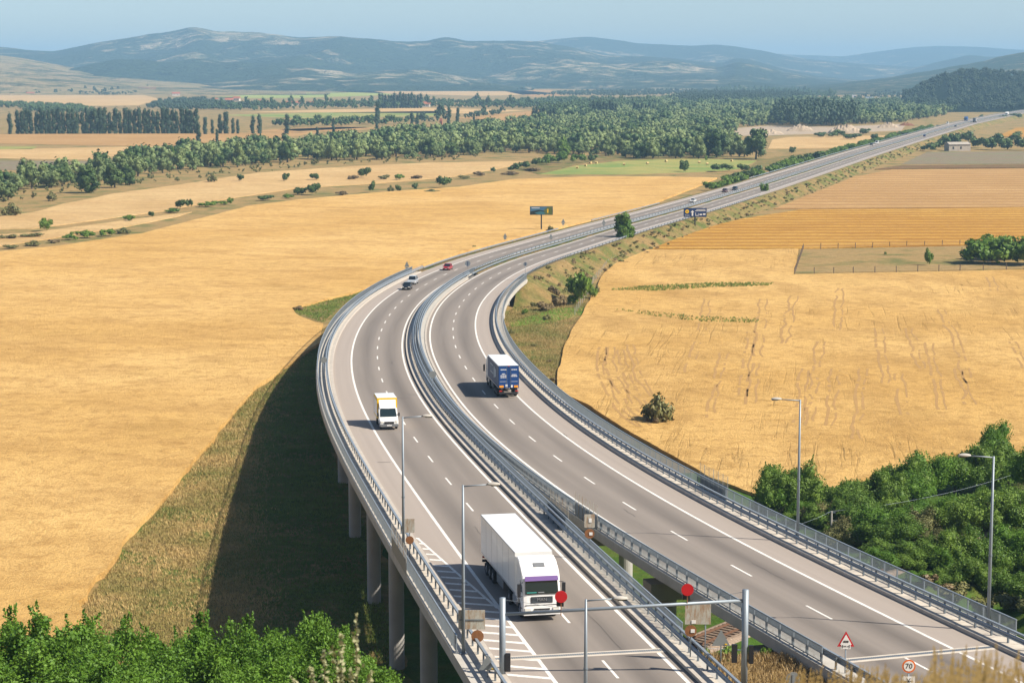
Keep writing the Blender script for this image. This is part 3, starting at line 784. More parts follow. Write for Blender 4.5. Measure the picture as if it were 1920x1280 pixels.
# ------------------------------------------------------------------ the two viaducts
DECK = [(4.75, 0.17), (2.78, 0.17), (2.78, -0.03), (-8.17, -0.03), (-8.17, 0.17), (-9.55, 0.17), (-9.55, -0.48), (-7.9, -0.75), (-7.4, -1.7), (1.9, -1.7), (2.7, -0.75), (4.75, -0.48)]
def viaduct(c, aj, b, label, ys_piers, slab_sides):
    a = 2.0
    o = thing('viaduct', label, 'viaduct', c.p(a, 0))
    inv = o.location.copy()
    def part(name, mb, mat, parent=o, **k):
        if parent is o: mb.v = [tuple(Vector(v) - inv) for v in mb.v]
        return obj(name, mb, mat, parent, **k)
    part('deck', sweep(c, a, b, DECK, 2.0), M['concrete'])
    for e in (4.76, -9.56):
        sgn = 1 if e > 0 else -1
        part('edge_beam', sweep(c, a + 0.02, b - 0.02, [(e, 0.20), (e + 0.16 * sgn, 0.20), (e + 0.16 * sgn, -0.55), (e, -0.55)]), M['concrete'])
    # kerb stones along both walkways: paler, a step up from the asphalt
    for e0, e1 in ((2.60, 3.02), (-8.36, -8.05)):
        part('kerb', sweep(c, a + 0.01, b, [(e0, 0.015), (e1, 0.015), (e1, 0.24), (e0 + 0.04 * (1 if e0 > 0 else 0), 0.24)]), M['slab2'])
    for y in ys_piers:
        t = c.s_at_y(y)
        if t < aj - 3 or t > b + 3: continue
        x, yy, tx, ty = c.frame(t); rz = math.atan2(ty, tx) - PI / 2
        mid = c.p(t, -2.75); zb = mid.z - 1.72
        pr = MB().box((mid.x, mid.y, zb - 0.62), (12.6, 1.9, 1.3), rz)
        pier = part('pier_head', pr, M['concrete_dk'])
        for e in (2.0, -7.4):
            p = c.p(t, e); g = ztf(p.x, p.y) - 0.4
            cb = MB().tube([(p.x, p.y, g), (p.x, p.y, zb - 1.25)], 0.68, 20)
            cb.v = [tuple(Vector(v) - inv) for v in cb.v]
            obj('column', cb, M['concrete_dk'], pier, smooth_=False)
    # loose walkway slabs
    for e0, e1, big in slab_sides:
        t = a + 0.5; cnt = 0; rest = MB()
        while t < b - 1.2:
            ln = 0.98
            j = random.uniform(-0.012, 0.012)
            vs = []
            for h in (0.172, 0.225 + j):
                vs += [c.p(t, e0, h), c.p(t, e1, h), c.p(t + ln - 0.035, e1, h), c.p(t + ln - 0.035, e0, h)]
            fs = [(4, 5, 6, 7), (0, 4, 7, 3), (1, 2, 6, 5), (0, 1, 5, 4), (3, 7, 6, 2)]
            if cnt < 110:
                part('walkway_slab', MB().add(vs, fs), M['slab'] if random.random() < 0.6 else M['slab2']); cnt += 1
            else: rest.add(vs, fs)
            t += ln
        tag(part('far_walkway_slabs', rest, M['slab']), kind='stuff')
    # expansion joint across the carriageway
    jt = part('expansion_joint', sweep(c, aj - 1.0, aj - 0.02, [(-8.0, 0.0), (2.7, 0.0), (2.7, 0.012), (-8.0, 0.012)], 1.0), M['slab'])
    mb = MB()
    for k in range(76):
        e = -7.9 + k * 0.14
        q0 = c.p(aj - 0.5, e, 0.02); x, yy, tx, ty = c.frame(a)
        mb.box(q0, (0.085, 0.34, 0.02), math.atan2(ty, tx) - PI / 2)
    mb.v = [tuple(Vector(v) - inv) for v in mb.v]
    tag(obj('joint_teeth', mb, M['steel_d'], jt), kind='stuff')
    return o
viaduct(LC, STA, LEND, 'curved concrete viaduct carrying the inbound carriageway above its own long shadow', [128, 150, 172, 192.5, 217, 242, 266, 290, 314, 338, 362, 386, 410, 434], [(3.03, 4.0, 1), (-8.37, -8.98, 1)])
viaduct(RC, RSTA, REND, 'curved concrete viaduct carrying the outbound carriageway beside the wheat on the right', [128, 148, 168, 190, 213, 237, 261, 285, 309, 333, 357, 381, 405], [(3.03, 4.0, 1)])

# ------------------------------------------------------------------ crash barriers and railings
WB = [(0.0, 0.42), (0.06, 0.47), (0.06, 0.53), (0.0, 0.58), (0.06, 0.63), (0.06, 0.70), (0.0, 0.75), (-0.025, 0.75), (0.03, 0.685), (0.03, 0.645), (-0.03, 0.58), (0.03, 0.515), (0.03, 0.485), (-0.025, 0.42)]
def barrier(c, a, b, e, face, label, base=0.17, top=True, post=2.0, group='crash barriers'):
    """face = +1 when the beam looks towards smaller e (traffic side)"""
    o = thing('crash_barrier', label, 'crash barrier', c.p(a, e, base), group=None)
    inv = o.location.copy()
    def put(name, mb, mat, kind=None):
        mb.v = [tuple(Vector(v) - inv) for v in mb.v]
        return tag(obj(name, mb, mat, o), kind=kind)
    put('beam', sweep(c, a, b, [(e - face * u, base + h) for u, h in WB], 1.6), M['steel'])
    if top: put('top_rail', sweep(c, a, b, [(e + face * 0.12, base + 0.84), (e + face * 0.28, base + 0.84), (e + face * 0.28, base + 0.96), (e + face * 0.12, base + 0.96)], 1.6), M['steel'])
    mb = MB(); t = a + 0.3
    while t < b:
        y = c.p(t, e).y
        x, yy, tx, ty = c.frame(t); rz = math.atan2(ty, tx) - PI / 2
        p = c.p(t, e + face * 0.14, base + (0.43 if top else 0.36)); mb.box(p, (0.10, 0.12, 0.86 if top else 0.74), rz)
        p = c.p(t, e + face * 0.05, base + 0.58); mb.box(p, (0.20, 0.10, 0.16), rz)
        t += post * (1 if y < 500 else 2)
    put('posts', mb, M['steel_d'], 'stuff')
    return o
def railing(c, a, b, e, label, base=0.2, h=1.12):
    o = thing('railing', label, 'railing', c.p(a, e, base))
    inv = o.location.copy()
    def put(name, mb, mat, kind=None):
        mb.v = [tuple(Vector(v) - inv) for v in mb.v]
        return tag(obj(name, mb, mat, o), kind=kind)
    w = 0.035
    put('hand_rail', sweep(c, a, b, [(e - 0.045, base + h - 0.05), (e + 0.045, base + h - 0.05), (e + 0.045, base + h + 0.02), (e - 0.045, base + h + 0.02)]), M['steel'])
    put('bottom_rail', sweep(c, a, b, [(e - 0.025, base + 0.12), (e + 0.025, base + 0.12), (e + 0.025, base + 0.17), (e - 0.025, base + 0.17)]), M['steel'])
    posts = MB(); bars = MB(); t = a + 0.05; k = 0
    while t < b:
        x, yy, tx, ty = c.frame(t); rz = math.atan2(ty, tx) - PI / 2
        if k % 14 == 0: posts.box(c.p(t, e, base + h / 2 - 0.03), (0.06, 0.08, h - 0.06), rz)
        else: bars.box(c.p(t, e, base + 0.15 + (h - 0.2) / 2), (0.022, 0.03, h - 0.22), rz)
        t += 0.143; k += 1
    put('posts', posts, M['steel'], 'stuff'); put('balusters', bars, M['steel'], 'stuff')
    return o
barrier(LC, 6, LEND + 6, 3.35, 1, 'steel crash barrier along the outer edge of the inbound viaduct')
barrier(LC, 6, LEND + 4, -9.02, -1, 'double steel crash barrier on the inner edge of the inbound viaduct')
barrier(RC, 6, REND + 6, 3.35, 1, 'steel crash barrier on the outer edge of the outbound viaduct beside wheat')
barrier(RC, 6, REND + 8, -9.02, -1, 'steel crash barrier on the inner edge of the outbound viaduct')
railing(LC, STA + 0.5, LEND, 4.72, 'grey vertical bar railing on the outer rim of the inbound viaduct')
railing(LC, STA + 0.8, LEND, -9.5, 'grey vertical bar railing on the inner rim of the inbound viaduct')
railing(RC, RSTA + 0.5, REND, 4.72, 'grey vertical bar railing on the outbound viaduct rim beside the wheat')
railing(RC, RSTA - 1.5, REND, -9.5, 'grey vertical bar railing on the inner rim of the outbound viaduct')
barrier(LC, LEND + 6.4, LC.s_at_y(592), 3.35, 1, 'low steel barrier on the embankment after the inbound viaduct', 0.0, False)
barrier(LC, LC.s_at_y(628), LC.s_at_y(712), 3.35, 1, 'short steel barrier between the road signs near the left billboard', 0.0, False)
barrier(LC, LC.s_at_y(880), LC.len - 20, 3.35, 1, 'long steel barrier beside the roadside hedge up the straight', 0.0, False)
barrier(LC, LEND + 4.4, LC.len - 20, -8.45, -1, 'steel median barrier on the inbound side beyond the viaduct', 0.0, False)
barrier(RC, REND + 8.4, RC.len - 20, -8.45, -1, 'steel median barrier on the outbound side beyond the viaduct', 0.0, False)
barrier(RC, REND + 6.4, RC.s_at_y(760), 3.35, 1, 'steel barrier above the grassy embankment on the outbound side', 0.0, False)

# ------------------------------------------------------------------ hills and mountains
def hill_mat(name, forest, forest2, clear, clear2, amount, sc=1.0):
    m, n, b = new_mat(name); v = mapped(n)
    big = noise(n, v, 0.0011 * sc, 7, 0.6, 0.5); mid = noise(n, mapped(n, (1, 0.7, 1)), 0.011 * sc, 6, 0.65, 0.4); fine = noise(n, v, 0.035 * sc, 4, 0.7)
    f = mixc(n, ramp(n, [(0.35, (0, 0, 0)), (0.65, (1, 1, 1))], fine).outputs[0], forest, forest2)
    k = math_(n, 'ADD', math_(n, 'MULTIPLY', big, 0.55), math_(n, 'MULTIPLY', mid, 0.45))
    cc = mixc(n, ramp(n, [(0.4, (0, 0, 0)), (0.6, (1, 1, 1))], mid).outputs[0], clear2, clear)
    c = mixc(n, ramp(n, [(amount - 0.02, (0, 0, 0)), (amount + 0.07, (1, 1, 1))], k).outputs[0], f, cc)
    n.links.new(c, b.inputs['Base Color']); b.inputs['Roughness'].default_value = 0.95; b.inputs['Specular IOR Level'].default_value = 0.05
    bump(n, b, math_(n, 'ADD', fine, mid), 1.0, 30)
    return m
HM = hill_mat('mountain_forest', (0.018, 0.034, 0.016), (0.05, 0.072, 0.03), (0.46, 0.36, 0.22), (0.20, 0.21, 0.09), 0.545)
HM2 = hill_mat('mountain_forest_far', (0.022, 0.04, 0.02), (0.05, 0.07, 0.03), (0.42, 0.33, 0.20), (0.18, 0.19, 0.09), 0.55)
HM3 = hill_mat('hill_scrub', (0.03, 0.055, 0.02), (0.07, 0.10, 0.035), (0.36, 0.27, 0.13), (0.17, 0.18, 0.06), 0.53, 3.0)
HM4 = hill_mat('hill_fields', (0.06, 0.08, 0.03), (0.12, 0.12, 0.05), (0.46, 0.33, 0.16), (0.30, 0.26, 0.10), 0.45, 1.6)
HM5 = hill_mat('knoll_wood', (0.012, 0.028, 0.012), (0.03, 0.05, 0.02), (0.05, 0.08, 0.03), (0.04, 0.06, 0.025), 0.6, 5.0)
CT = math.cos(TH)
def mountain(name, sil, Yf, Yc, Yb, mat, rough=0.25, nsc=900.0, jag=1.2, rows=70, step=6, prof=1.25, seed=0, x0=-260, x1=2180):
    X = np.arange(max(x0, sil[0][0]), min(x1, sil[-1][0]) + 1, step); py = np.interp(X, [a for a, b in sil], [b for a, b in sil])
    k = np.array([1, 2, 3, 4, 3, 2, 1.0]); k /= k.sum()
    py = np.convolve(np.pad(py, 3, mode='edge'), k, 'valid')
    py = py + jag * (fbm(X / 23.0 + seed * 9.1, X * 0 + seed, 4) - 0.5) * 2
    zc = HC + (Y0 - py) * Yc / F
    u = np.r_[np.linspace(0, 1, rows), np.linspace(1.02, 1 + (Yb - Yc) / (Yc - Yf), 12)]
    UU, XX = np.meshgrid(u, X, indexing='ij'); ZC = np.broadcast_to(zc, UU.shape)
    YY = Yf + (Yc - Yf) * UU
    wx = (XX - 960) / F * CT * YY
    pr = np.where(UU <= 1, np.abs(UU) ** prof, 1 - (UU - 1) / (u[-1] - 1))
    n = fbm(wx / nsc + seed * 3.3, YY / (nsc * 1.2) + seed, 5)
    rid = 1 - np.abs(2 * fbm(wx / (nsc * 0.6) + seed, YY / (nsc * 1.8), 4) - 1)
    env = np.sin(np.clip(UU, 0, 1) * PI) ** 0.8
    Z = ZC * pr + np.maximum(ZC, 30) * rough * env * ((n - 0.5) * 1.3 + (rid - 0.75) * 0.9)
    # nothing in front may stand above the crest as seen along the slope
    lim = HC + (zc[None, :] - HC) * YY / Yc - 1.0
    Z = np.where(UU < 1, np.minimum(Z, lim - (1 - UU) * 6), Z)
    Z = np.where(UU <= 0, -2, Z); Z[-1, :] = -5
    Z[:, 0] = -5; Z[:, -1] = -5
    r, c = UU.shape; idx = np.arange(r * c).reshape(r, c)
    q = np.stack([idx[:-1, :-1], idx[:-1, 1:], idx[1:, 1:], idx[1:, :-1]], -1).reshape(-1, 4)
    return tag(link(name, np_mesh(name, np.stack([wx.ravel(), YY.ravel(), Z.ravel()], 1), q, mat, smooth_=True)), kind='structure')
mountain('mountain', [(-600, 92), (-260, 84), (-100, 86), (0, 89), (60, 95), (100, 98), (180, 82), (260, 69), (330, 60), (365, 52), (400, 60), (480, 62), (560, 72), (640, 70), (760, 80), (800, 79), (835, 70), (880, 79), (960, 78), (1010, 80), (1080, 92), (1130, 104), (1200, 106), (1290, 113), (1350, 119), (1380, 110), (1410, 113), (1470, 130), (1540, 143), (1620, 150), (1760, 152)], 5200, 9000, 11000, HM, 0.45, 800, 1.4, 90, 5)
mountain('mountain', [(880, 120), (960, 85), (1020, 77), (1105, 70), (1150, 76), (1200, 83), (1260, 86), (1300, 87), (1345, 84), (1400, 92), (1440, 98), (1480, 108), (1560, 116), (1640, 122), (1720, 126), (1900, 132)], 9300, 11500, 13000, HM2, 0.3, 1000, 0.8, 40, 6, seed=2)
mountain('mountain', [(1380, 128), (1440, 101), (1500, 104), (1580, 107), (1640, 98), (1700, 91), (1750, 87), (1830, 89), (1920, 95), (2000, 98), (2180, 104), (2500, 110)], 12000, 14800, 17000, HM2, 0.25, 1400, 0.6, 40, 6, seed=4)
mountain('hill', [(1660, 150), (1700, 132), (1750, 118), (1790, 110), (1820, 103), (1850, 108), (1900, 106), (1990, 96), (2200, 80), (2500, 80)], 7800, 10200, 11600, HM2, 0.3, 700, 1.0, 40, 6, seed=5)
mountain('hill', [(1380, 166), (1460, 163), (1560, 157), (1640, 149), (1700, 140), (1760, 130), (1830, 118), (1880, 106), (1940, 94), (2180, 66), (2500, 60)], 4300, 6200, 7400, HM3, 0.22, 380, 1.6, 50, 5, seed=6)
mountain('knoll', [(1690, 178), (1715, 172), (1738, 160), (1766, 145), (1800, 139), (1850, 137), (1900, 143), (1960, 141), (2180, 124), (2500, 120)], 2500, 3150, 3700, HM5, 0.12, 120, 2.2, 50, 5, seed=7)
mountain('hill', [(-600, 76), (-260, 88), (0, 104), (60, 113), (140, 127), (220, 136), (300, 143), (370, 149), (420, 155), (520, 160), (640, 163), (760, 165)], 4300, 6800, 8200, HM4, 0.12, 500, 1.0, 50, 5, prof=1.1, seed=8)
mountain('hill', [(240, 158), (270, 146), (295, 137), (320, 137), (345, 146), (370, 154), (420, 158)], 5800, 6250, 6600, HM5, 0.1, 120, 1.2, 24, 4, seed=9)

# ------------------------------------------------------------------ trees and shrubs
def cube_sphere():
    vs = {}; V = []; Fc = []
    def vid(p):
        k = tuple(np.round(p, 4))
        if k not in vs: vs[k] = len(V); V.append(np.array(p) / np.linalg.norm(p))
        return vs[k]
    for ax in range(3):
        for s_ in (-1, 1):
            g = [[None] * 3 for _ in range(3)]
            for i in range(3):
                for j in range(3):
                    p = [0, 0, 0]; p[ax] = s_; p[(ax + 1) % 3] = i - 1; p[(ax + 2) % 3] = j - 1; g[i][j] = vid(p)
            for i in range(2):
                for j in range(2):
                    f = (g[i][j], g[i + 1][j], g[i + 1][j + 1], g[i][j + 1]); Fc.append(f if s_ > 0 else f[::-1])
    return np.array(V), np.array(Fc)
CSV, CSF = cube_sphere()
def leaf_quads(rs, P, D, size, flat=1.5, aspect=0.6):
    """a kite-shaped leaf spray at every point P, roughly facing D"""
    n = len(P)
    nr = D * flat + rs.normal(0, 0.55, (n, 3)); nr /= np.linalg.norm(nr, axis=1)[:, None] + 1e-9
    a = np.cross(nr, rs.normal(0, 1, (n, 3))); a /= np.linalg.norm(a, axis=1)[:, None] + 1e-9
    b = np.cross(nr, a); s = size * rs.uniform(0.6, 1.4, (n, 1))
    V = np.stack([P - a * s, P - b * s * aspect + a * s * 0.1, P + a * s + nr * s * 0.15, P + b * s * aspect + a * s * 0.1], 1).reshape(-1, 3)
    return V, np.arange(n * 4).reshape(n, 4)
def crown_geo(rs, rx, rz, zc, ncl, nleaf, lsize, core=True, shape='round', clr=(0.28, 0.45), flat=1.5, shell=(0.68, 1.12), shoots=0):
    Vs = []; Fs = []; o = 0
    C = rs.normal(0, 1, (ncl, 3)); C /= np.linalg.norm(C, axis=1)[:, None]; C *= rs.uniform(0.25, 0.78, (ncl, 1))
    if shape == 'poplar': C = np.c_[C[:, :2] * 0.45, np.linspace(-0.92, 0.92, ncl)]; C[:, :2] *= (1.15 - 0.75 * np.abs(C[:, 2:]) ** 1.5)
    if shape == 'dome': C[:, 2] = np.abs(C[:, 2]) * 1.1 - 0.35
    rad = rs.uniform(clr[0], clr[1], ncl) * (0.85 if shape != 'poplar' else 1.25)
    for c, r in zip(C, rad):
        cc = np.array([c[0] * rx, c[1] * rx, zc + c[2] * rz]); rr = np.array([r * rx, r * rx, r * (rx + rz) / 2])
        if core:
            k = 0.74 + rs.uniform(-0.22, 0.1, (len(CSV), 1))
            Vs.append(CSV * rr * k + cc); Fs.append(CSF + o); o += len(CSV)
        n = max(3, int(nleaf / ncl))
        D = rs.normal(0, 1, (n, 3)); D[:, 2] += 0.35; D /= np.linalg.norm(D, axis=1)[:, None]
        P = cc + D * rr * rs.uniform(shell[0], shell[1], (n, 1))
        v, f = leaf_quads(rs, P, D, lsize, flat)
        Vs.append(v); Fs.append(f + o); o += len(v)
    for k in range(shoots):
        c = C[rs.randint(ncl)]; d = np.array([c[0], c[1], abs(c[2]) + 0.5]) + rs.normal(0, 0.35, 3); d /= np.linalg.norm(d)
        p0 = np.array([c[0] * rx, c[1] * rx, zc + c[2] * rz]) + d * rx * 0.22; ln = rx * rs.uniform(0.10, 0.24); n = 34
        t_ = np.linspace(0, 1, n)[:, None]
        P = p0 + d * ln * t_ + rs.normal(0, lsize * 0.9, (n, 3)) * (1.15 - t_)
        v, f = leaf_quads(rs, P, np.tile(d, (n, 1)), lsize * 0.95, 0.4)
        Vs.append(v); Fs.append(f + o); o += len(v)
    return np.vstack(Vs), np.vstack(Fs)
def trunk_geo(h, r, limbs, rs, rx, zc):
    mb = MB(); mb.tube([(0, 0, -0.3), (r * 0.4, 0, h * 0.5), (0, r * 0.5, h)], [r * 1.3, r, r * 0.6], 7, cap=False)
    for k in range(limbs):
        a = k * 2.4 + rs.uniform(0, 1); d = rs.uniform(0.35, 0.75) * rx
        mb.tube([(0, 0, h * rs.uniform(0.6, 0.98)), (math.cos(a) * d * 0.5, math.sin(a) * d * 0.5, h * 1.05), (math.cos(a) * d, math.sin(a) * d, zc + rs.uniform(-0.1, 0.4) * rx)], [r * 0.5, r * 0.35, r * 0.12], 5, cap=False)
    return np.array(mb.v), np.array(mb.f)
def tree_mesh(name, seed, rx, rz, zc, ncl, nleaf, lsize, leaf, trunk=(0, 0, 0), **k):
    """crown and trunk in one mesh, for trees too small in view to show parts"""
    rs = np.random.RandomState(seed)
    v, f = crown_geo(rs, rx, rz, zc, ncl, nleaf, lsize, **k)
    mi = np.zeros(len(f), int)
    if trunk[0]:
        tv, tf = trunk_geo(trunk[0], trunk[1], trunk[2], rs, rx, zc)
        f = np.vstack([f, tf + len(v)]); v = np.vstack([v, tv]); mi = np.r_[mi, np.ones(len(tf), int)]
    return np_mesh(name, v, f, [leaf, M['trunk']], mi)
def tree_thing(name, label, cat, seed, rx, rz, zc, ncl, nleaf, lsize, leaf, trunk, group=None, **k):
    rs = np.random.RandomState(seed)
    o = thing(name, label, cat, group=group)
    v, f = crown_geo(rs, rx, rz, zc, ncl, nleaf, lsize, **k)
    link('crown', np_mesh('crown', v, f, leaf), o)
    tv, tf = trunk_geo(trunk[0], trunk[1], trunk[2], rs, rx, zc)
    link('trunk', np_mesh('trunk', tv, tf, M['trunk']), o)
    return o
def inpoly(px, py, poly):
    c = False; j = len(poly) - 1
    for i in range(len(poly)):
        a, b = poly[i], poly[j]
        if (a[1] > py) != (b[1] > py) and px < (b[0] - a[0]) * (py - a[1]) / (b[1] - a[1]) + a[0]: c = not c
        j = i
    return c
def spots(poly_px, spacing, seed, z=0.0, jitter=0.42):
    """points on the ground inside a patch of land, about that far apart"""
    P = [at(a, b, z) for a, b in poly_px]; W_ = [(p.x, p.y) for p in P]
    x0, x1 = min(p[0] for p in W_), max(p[0] for p in W_); y0, y1 = min(p[1] for p in W_), max(p[1] for p in W_)
    rs = np.random.RandomState(seed); out = []
    nx_, ny_ = int((x1 - x0) / spacing) + 1, int((y1 - y0) / spacing) + 1
    for i in range(nx_):
        for j in range(ny_):
            x = x0 + (i + 0.5 * (j % 2) + rs.uniform(-jitter, jitter)) * spacing; y = y0 + (j + rs.uniform(-jitter, jitter)) * spacing
            if inpoly(x, y, W_): out.append((x, y))
    return out
def scatter_stuff(name, pts, protos, leaf, label, seed, smin=0.75, smax=1.25, zf=None):
    """one joined mesh for a wood that reads as a mass"""
    rs = np.random.RandomState(seed); Vs = []; Fs = []; o = 0
    for x, y in pts:
        v, f = protos[rs.randint(len(protos))]
        a = rs.uniform(0, 2 * PI); s = rs.uniform(smin, smax); ca, sa_ = math.cos(a) * s, math.sin(a) * s
        z = zf(x, y) if zf else 0.0
        Vs.append(np.c_[v[:, 0] * ca - v[:, 1] * sa_ + x, v[:, 0] * sa_ + v[:, 1] * ca + y, v[:, 2] * s * rs.uniform(0.85, 1.15) + z])
        Fs.append(f + o); o += len(v)
    ob = link(name, np_mesh(name, np.vstack(Vs), np.vstack(Fs), leaf))
    return tag(ob, label, 'woodland', kind='stuff')

# -- river woodland: the nearest trees stand singly, the wood behind them is one mass
WOOD = [(-60, 372), (30, 362), (100, 352), (180, 342), (260, 331), (340, 322), (430, 316), (520, 307), (560, 303), (640, 301), (760, 299), (900, 291), (980, 286), (1040, 290), (1090, 292), (1180, 297), (1260, 298), (1340, 296), (1400, 294),
        (1370, 262), (1385, 240), (1440, 234), (1560, 236), (1690, 230), (1760, 220), (1790, 206), (1700, 196), (1560, 193), (1450, 186), (1300, 186), (1150, 196), (1080, 214), (1000, 232), (940, 240), (820, 251), (700, 262), (640, 272), (560, 280), (480, 277), (400, 288), (330, 296), (260, 310), (180, 322), (100, 334), (40, 344), (-60, 352)]
will = [tree_mesh('willow_tree', 100 + i, 4.8, 4.4, 4.0, 18, 1300, 0.32, L['willow'], (2.2, 0.3, 3), clr=(0.26, 0.44)) for i in range(5)]
darkt = [tree_mesh('broadleaf_tree', 140 + i, 4.8, 5.0, 4.6, 18, 1300, 0.32, L['dark'], (2.6, 0.3, 3), clr=(0.26, 0.44)) for i in range(3)]
wp = spots(WOOD, 9.6, 11, jitter=0.7)
wp.sort(key=lambda p: p[1])
# keep the individuals to the front rows, where whole crowns show
front = []; rest = []; seen = {}
for p in wp:
    b = int(p[0] / p[1] * F / 14)
    k = seen.get(b, 0)
    if k < 2 and len(front) < 285: front.append(p); seen[b] = k + 1
    else: rest.append(p)
rs = np.random.RandomState(5)
for x, y in front:
    dk = rs.rand() < 0.2
    me = darkt[rs.randint(3)] if dk else will[rs.randint(5)]
    s = rs.choice([0.5, 0.7, 0.9, 1.1, 1.35]) * rs.uniform(0.85, 1.15)
    o = link('broadleaf_tree' if dk else 'willow_tree', me, None, (x, y, 0), (0, 0, rs.uniform(0, 6.28))); o.scale = (s * rs.uniform(0.9, 1.15), s, s * rs.uniform(0.85, 1.15))
    u = x / y * F + 960
    wh = ['at the left edge of the picture', 'below the long poplar row', 'left of the meadow corner bushes', 'behind the meadow corner bushes', 'behind the hay meadow', 'beside the broad dark trees and gravel pit'][int(np.searchsorted([230, 520, 900, 1110, 1300], u))]
    tag(o, ('dark green rounded tree of the river wood, ' if dk else 'grey-green willow of the river wood, ') + wh, 'tree', 'trees of the river wood, ' + wh)
def proto(seed, rx, rz, zc, ncl, nl, ls, **k):
    return crown_geo(np.random.RandomState(seed), rx, rz, zc, ncl, nl, ls, **k)
PW = [proto(300 + i, 4.9, 4.4, 3.9, 8, 96, 0.55, flat=1.9) for i in range(5)]
PT = [proto(320 + i, 4.8, 7.5, 7.6, 9, 90, 0.8, flat=2.0) for i in range(4)]
PP = [proto(340 + i, 2.8, 9.0, 9.4, 7, 90, 0.8, shape='poplar', flat=2.0) for i in range(4)]
r1 = [p for i, p in enumerate(rest) if i % 5]; r2 = [p for i, p in enumerate(rest) if i % 5 == 0]
scatter_stuff('river_woodland', r1, PW, L['willow'], 'grey-green willow woodland along the river, merging into one mass', 21, 0.55, 1.55)
scatter_stuff('river_woodland', r2, PW, L['dark'], 'darker green trees scattered through the river woodland', 22, 0.6, 1.8)
# tall stand and plantations behind
scatter_stuff('tall_woodland', spots([(1450, 232), (1480, 240), (1600, 236), (1610, 226), (1560, 216), (1470, 215)], 9, 31), PT, L['poplar'], 'tall dark tree stand above the gravel pit', 31, 1.1, 1.6)
scatter_stuff('tall_woodland', spots([(1260, 196), (1300, 200), (1420, 196), (1520, 190), (1500, 182), (1300, 182)], 11, 32), PT, L['poplar'], 'dark plantation block in the middle of the valley', 32, 0.9, 1.2)
scatter_stuff('tall_woodland', spots([(1000, 216), (1040, 222), (1100, 214), (1200, 208), (1240, 204), (1200, 197), (1080, 205)], 13, 33), PT, L['dark'], 'dark trees left of the valley plantation', 33, 0.8, 1.2)
bands = [
    [(-60, 181), (30, 178), (140, 178), (220, 180), (300, 172), (240, 168), (120, 170), (40, 162), (-60, 166)],
    [(-60, 196), (60, 200), (170, 207), (90, 208), (-60, 201)], [(270, 204), (330, 208), (400, 207), (480, 206), (380, 190), (320, 190)],
    [(370, 206), (460, 209), (640, 205), (820, 203), (990, 205), (1010, 200), (860, 194), (640, 196), (450, 199)],
    [(500, 164), (620, 167), (800, 163), (930, 168), (1000, 172), (990, 166), (860, 159), (640, 160)],
    [(490, 238), (560, 240), (700, 236), (780, 234), (760, 230), (600, 232)], [(760, 228), (850, 226), (930, 216), (960, 214), (900, 222), (800, 232)],
    [(900, 200), (1010, 205), (1100, 200), (1180, 190), (1060, 188), (960, 193)], [(1000, 180), (1180, 182), (1320, 178), (1330, 172), (1120, 172)],
    [(1330, 174), (1500, 180), (1560, 186), (1570, 178), (1480, 170), (1340, 168)], [(1600, 186), (1700, 190), (1850, 188), (1990, 180), (1990, 168), (1800, 172), (1640, 172)],
    [(1560, 224), (1700, 218), (1800, 210), (1810, 200), (1700, 192), (1620, 194), (1560, 200)], [(1820, 190), (1990, 188), (1990, 180), (1830, 182)],
    [(40, 212), (180, 214), (170, 206), (60, 207)],
]
for i, bpx in enumerate(bands):
    P = spots(bpx, 15 if i not in (3, 10, 11) else 12.5, 50 + i)
    if len(P) > 420: P = [P[k] for k in np.random.RandomState(i).permutation(len(P))[:420]]
    names = ['far_woodland', 'far_woodland']
    lb = ['wooded slope below the left foothills', 'hedge of trees on the far left plain', 'scrubby wood on the low rise behind the poplars', 'leafy village trees around the red roofs', 'tree belt at the foot of the mountain', 'bushy tree line behind the poplar row', 'tree line across the middle of the plain', 'tree belt right of the village', 'distant tree belt below the mountain centre', 'trees in front of the far silos', 'wood at the foot of the dark knoll', 'wood left of the far motorway straight', 'tree line above the far right field', 'low wood at far left'][i]
    scatter_stuff('far_woodland', P, PW if i % 3 else PW + PT[:1], L['dark'] if i % 2 else L['poplar'], lb, 70 + i, 0.7, 1.4)
PB = [proto(360 + i, 1.5, 1.3, 1.1, 4, 40, 0.35, flat=1.6) for i in range(4)]
scatter_stuff('plain_scrub', spots([(-60, 372), (180, 342), (430, 318), (560, 305), (900, 293), (900, 300), (600, 312), (450, 328), (200, 358), (-60, 395)], 9, 95, jitter=0.9)[::2], PB, L['olive'], 'low scrub along the foot of the river woodland', 95, 0.5, 1.5)
scatter_stuff('plain_scrub', spots([(1450, 345), (1560, 310), (1660, 285), (1760, 262), (1700, 290), (1600, 322), (1500, 352), (1300, 420), (1200, 458), (1210, 445)], 7, 97, jitter=0.95), PB, L['olive'], 'scrub tufts on the outbound verge', 97, 0.3, 1.0)
# woods on the knoll
kp = []
rs = np.random.RandomState(91)
dg = bpy.context.evaluated_depsgraph_get
knoll = bpy.data.objects['knoll']
from mathutils.bvhtree import BVHTree
bv = BVHTree.FromPolygons([v.co for v in knoll.data.vertices], [tuple(p.vertices) for p in knoll.data.polygons])
def zk(x, y):
    h = bv.ray_cast(Vector((x, y, 900)), Vector((0, 0, -1)))
    return h[0].z if h[0] is not None else 0.0
while len(kp) < 900:
    y = rs.uniform(2520, 3250); x = (rs.uniform(1690, 1990) - 960) / F * y
    u = x / y * F + 960
    if 1745 < u < 1772 and 2600 < y < 2950: continue
    if zk(x, y) > 1: kp.append((x, y))
scatter_stuff('knoll_woodland', kp, PW, L['poplar'], 'dark pine wood covering the knoll on the right', 92, 0.8, 1.5, zk)

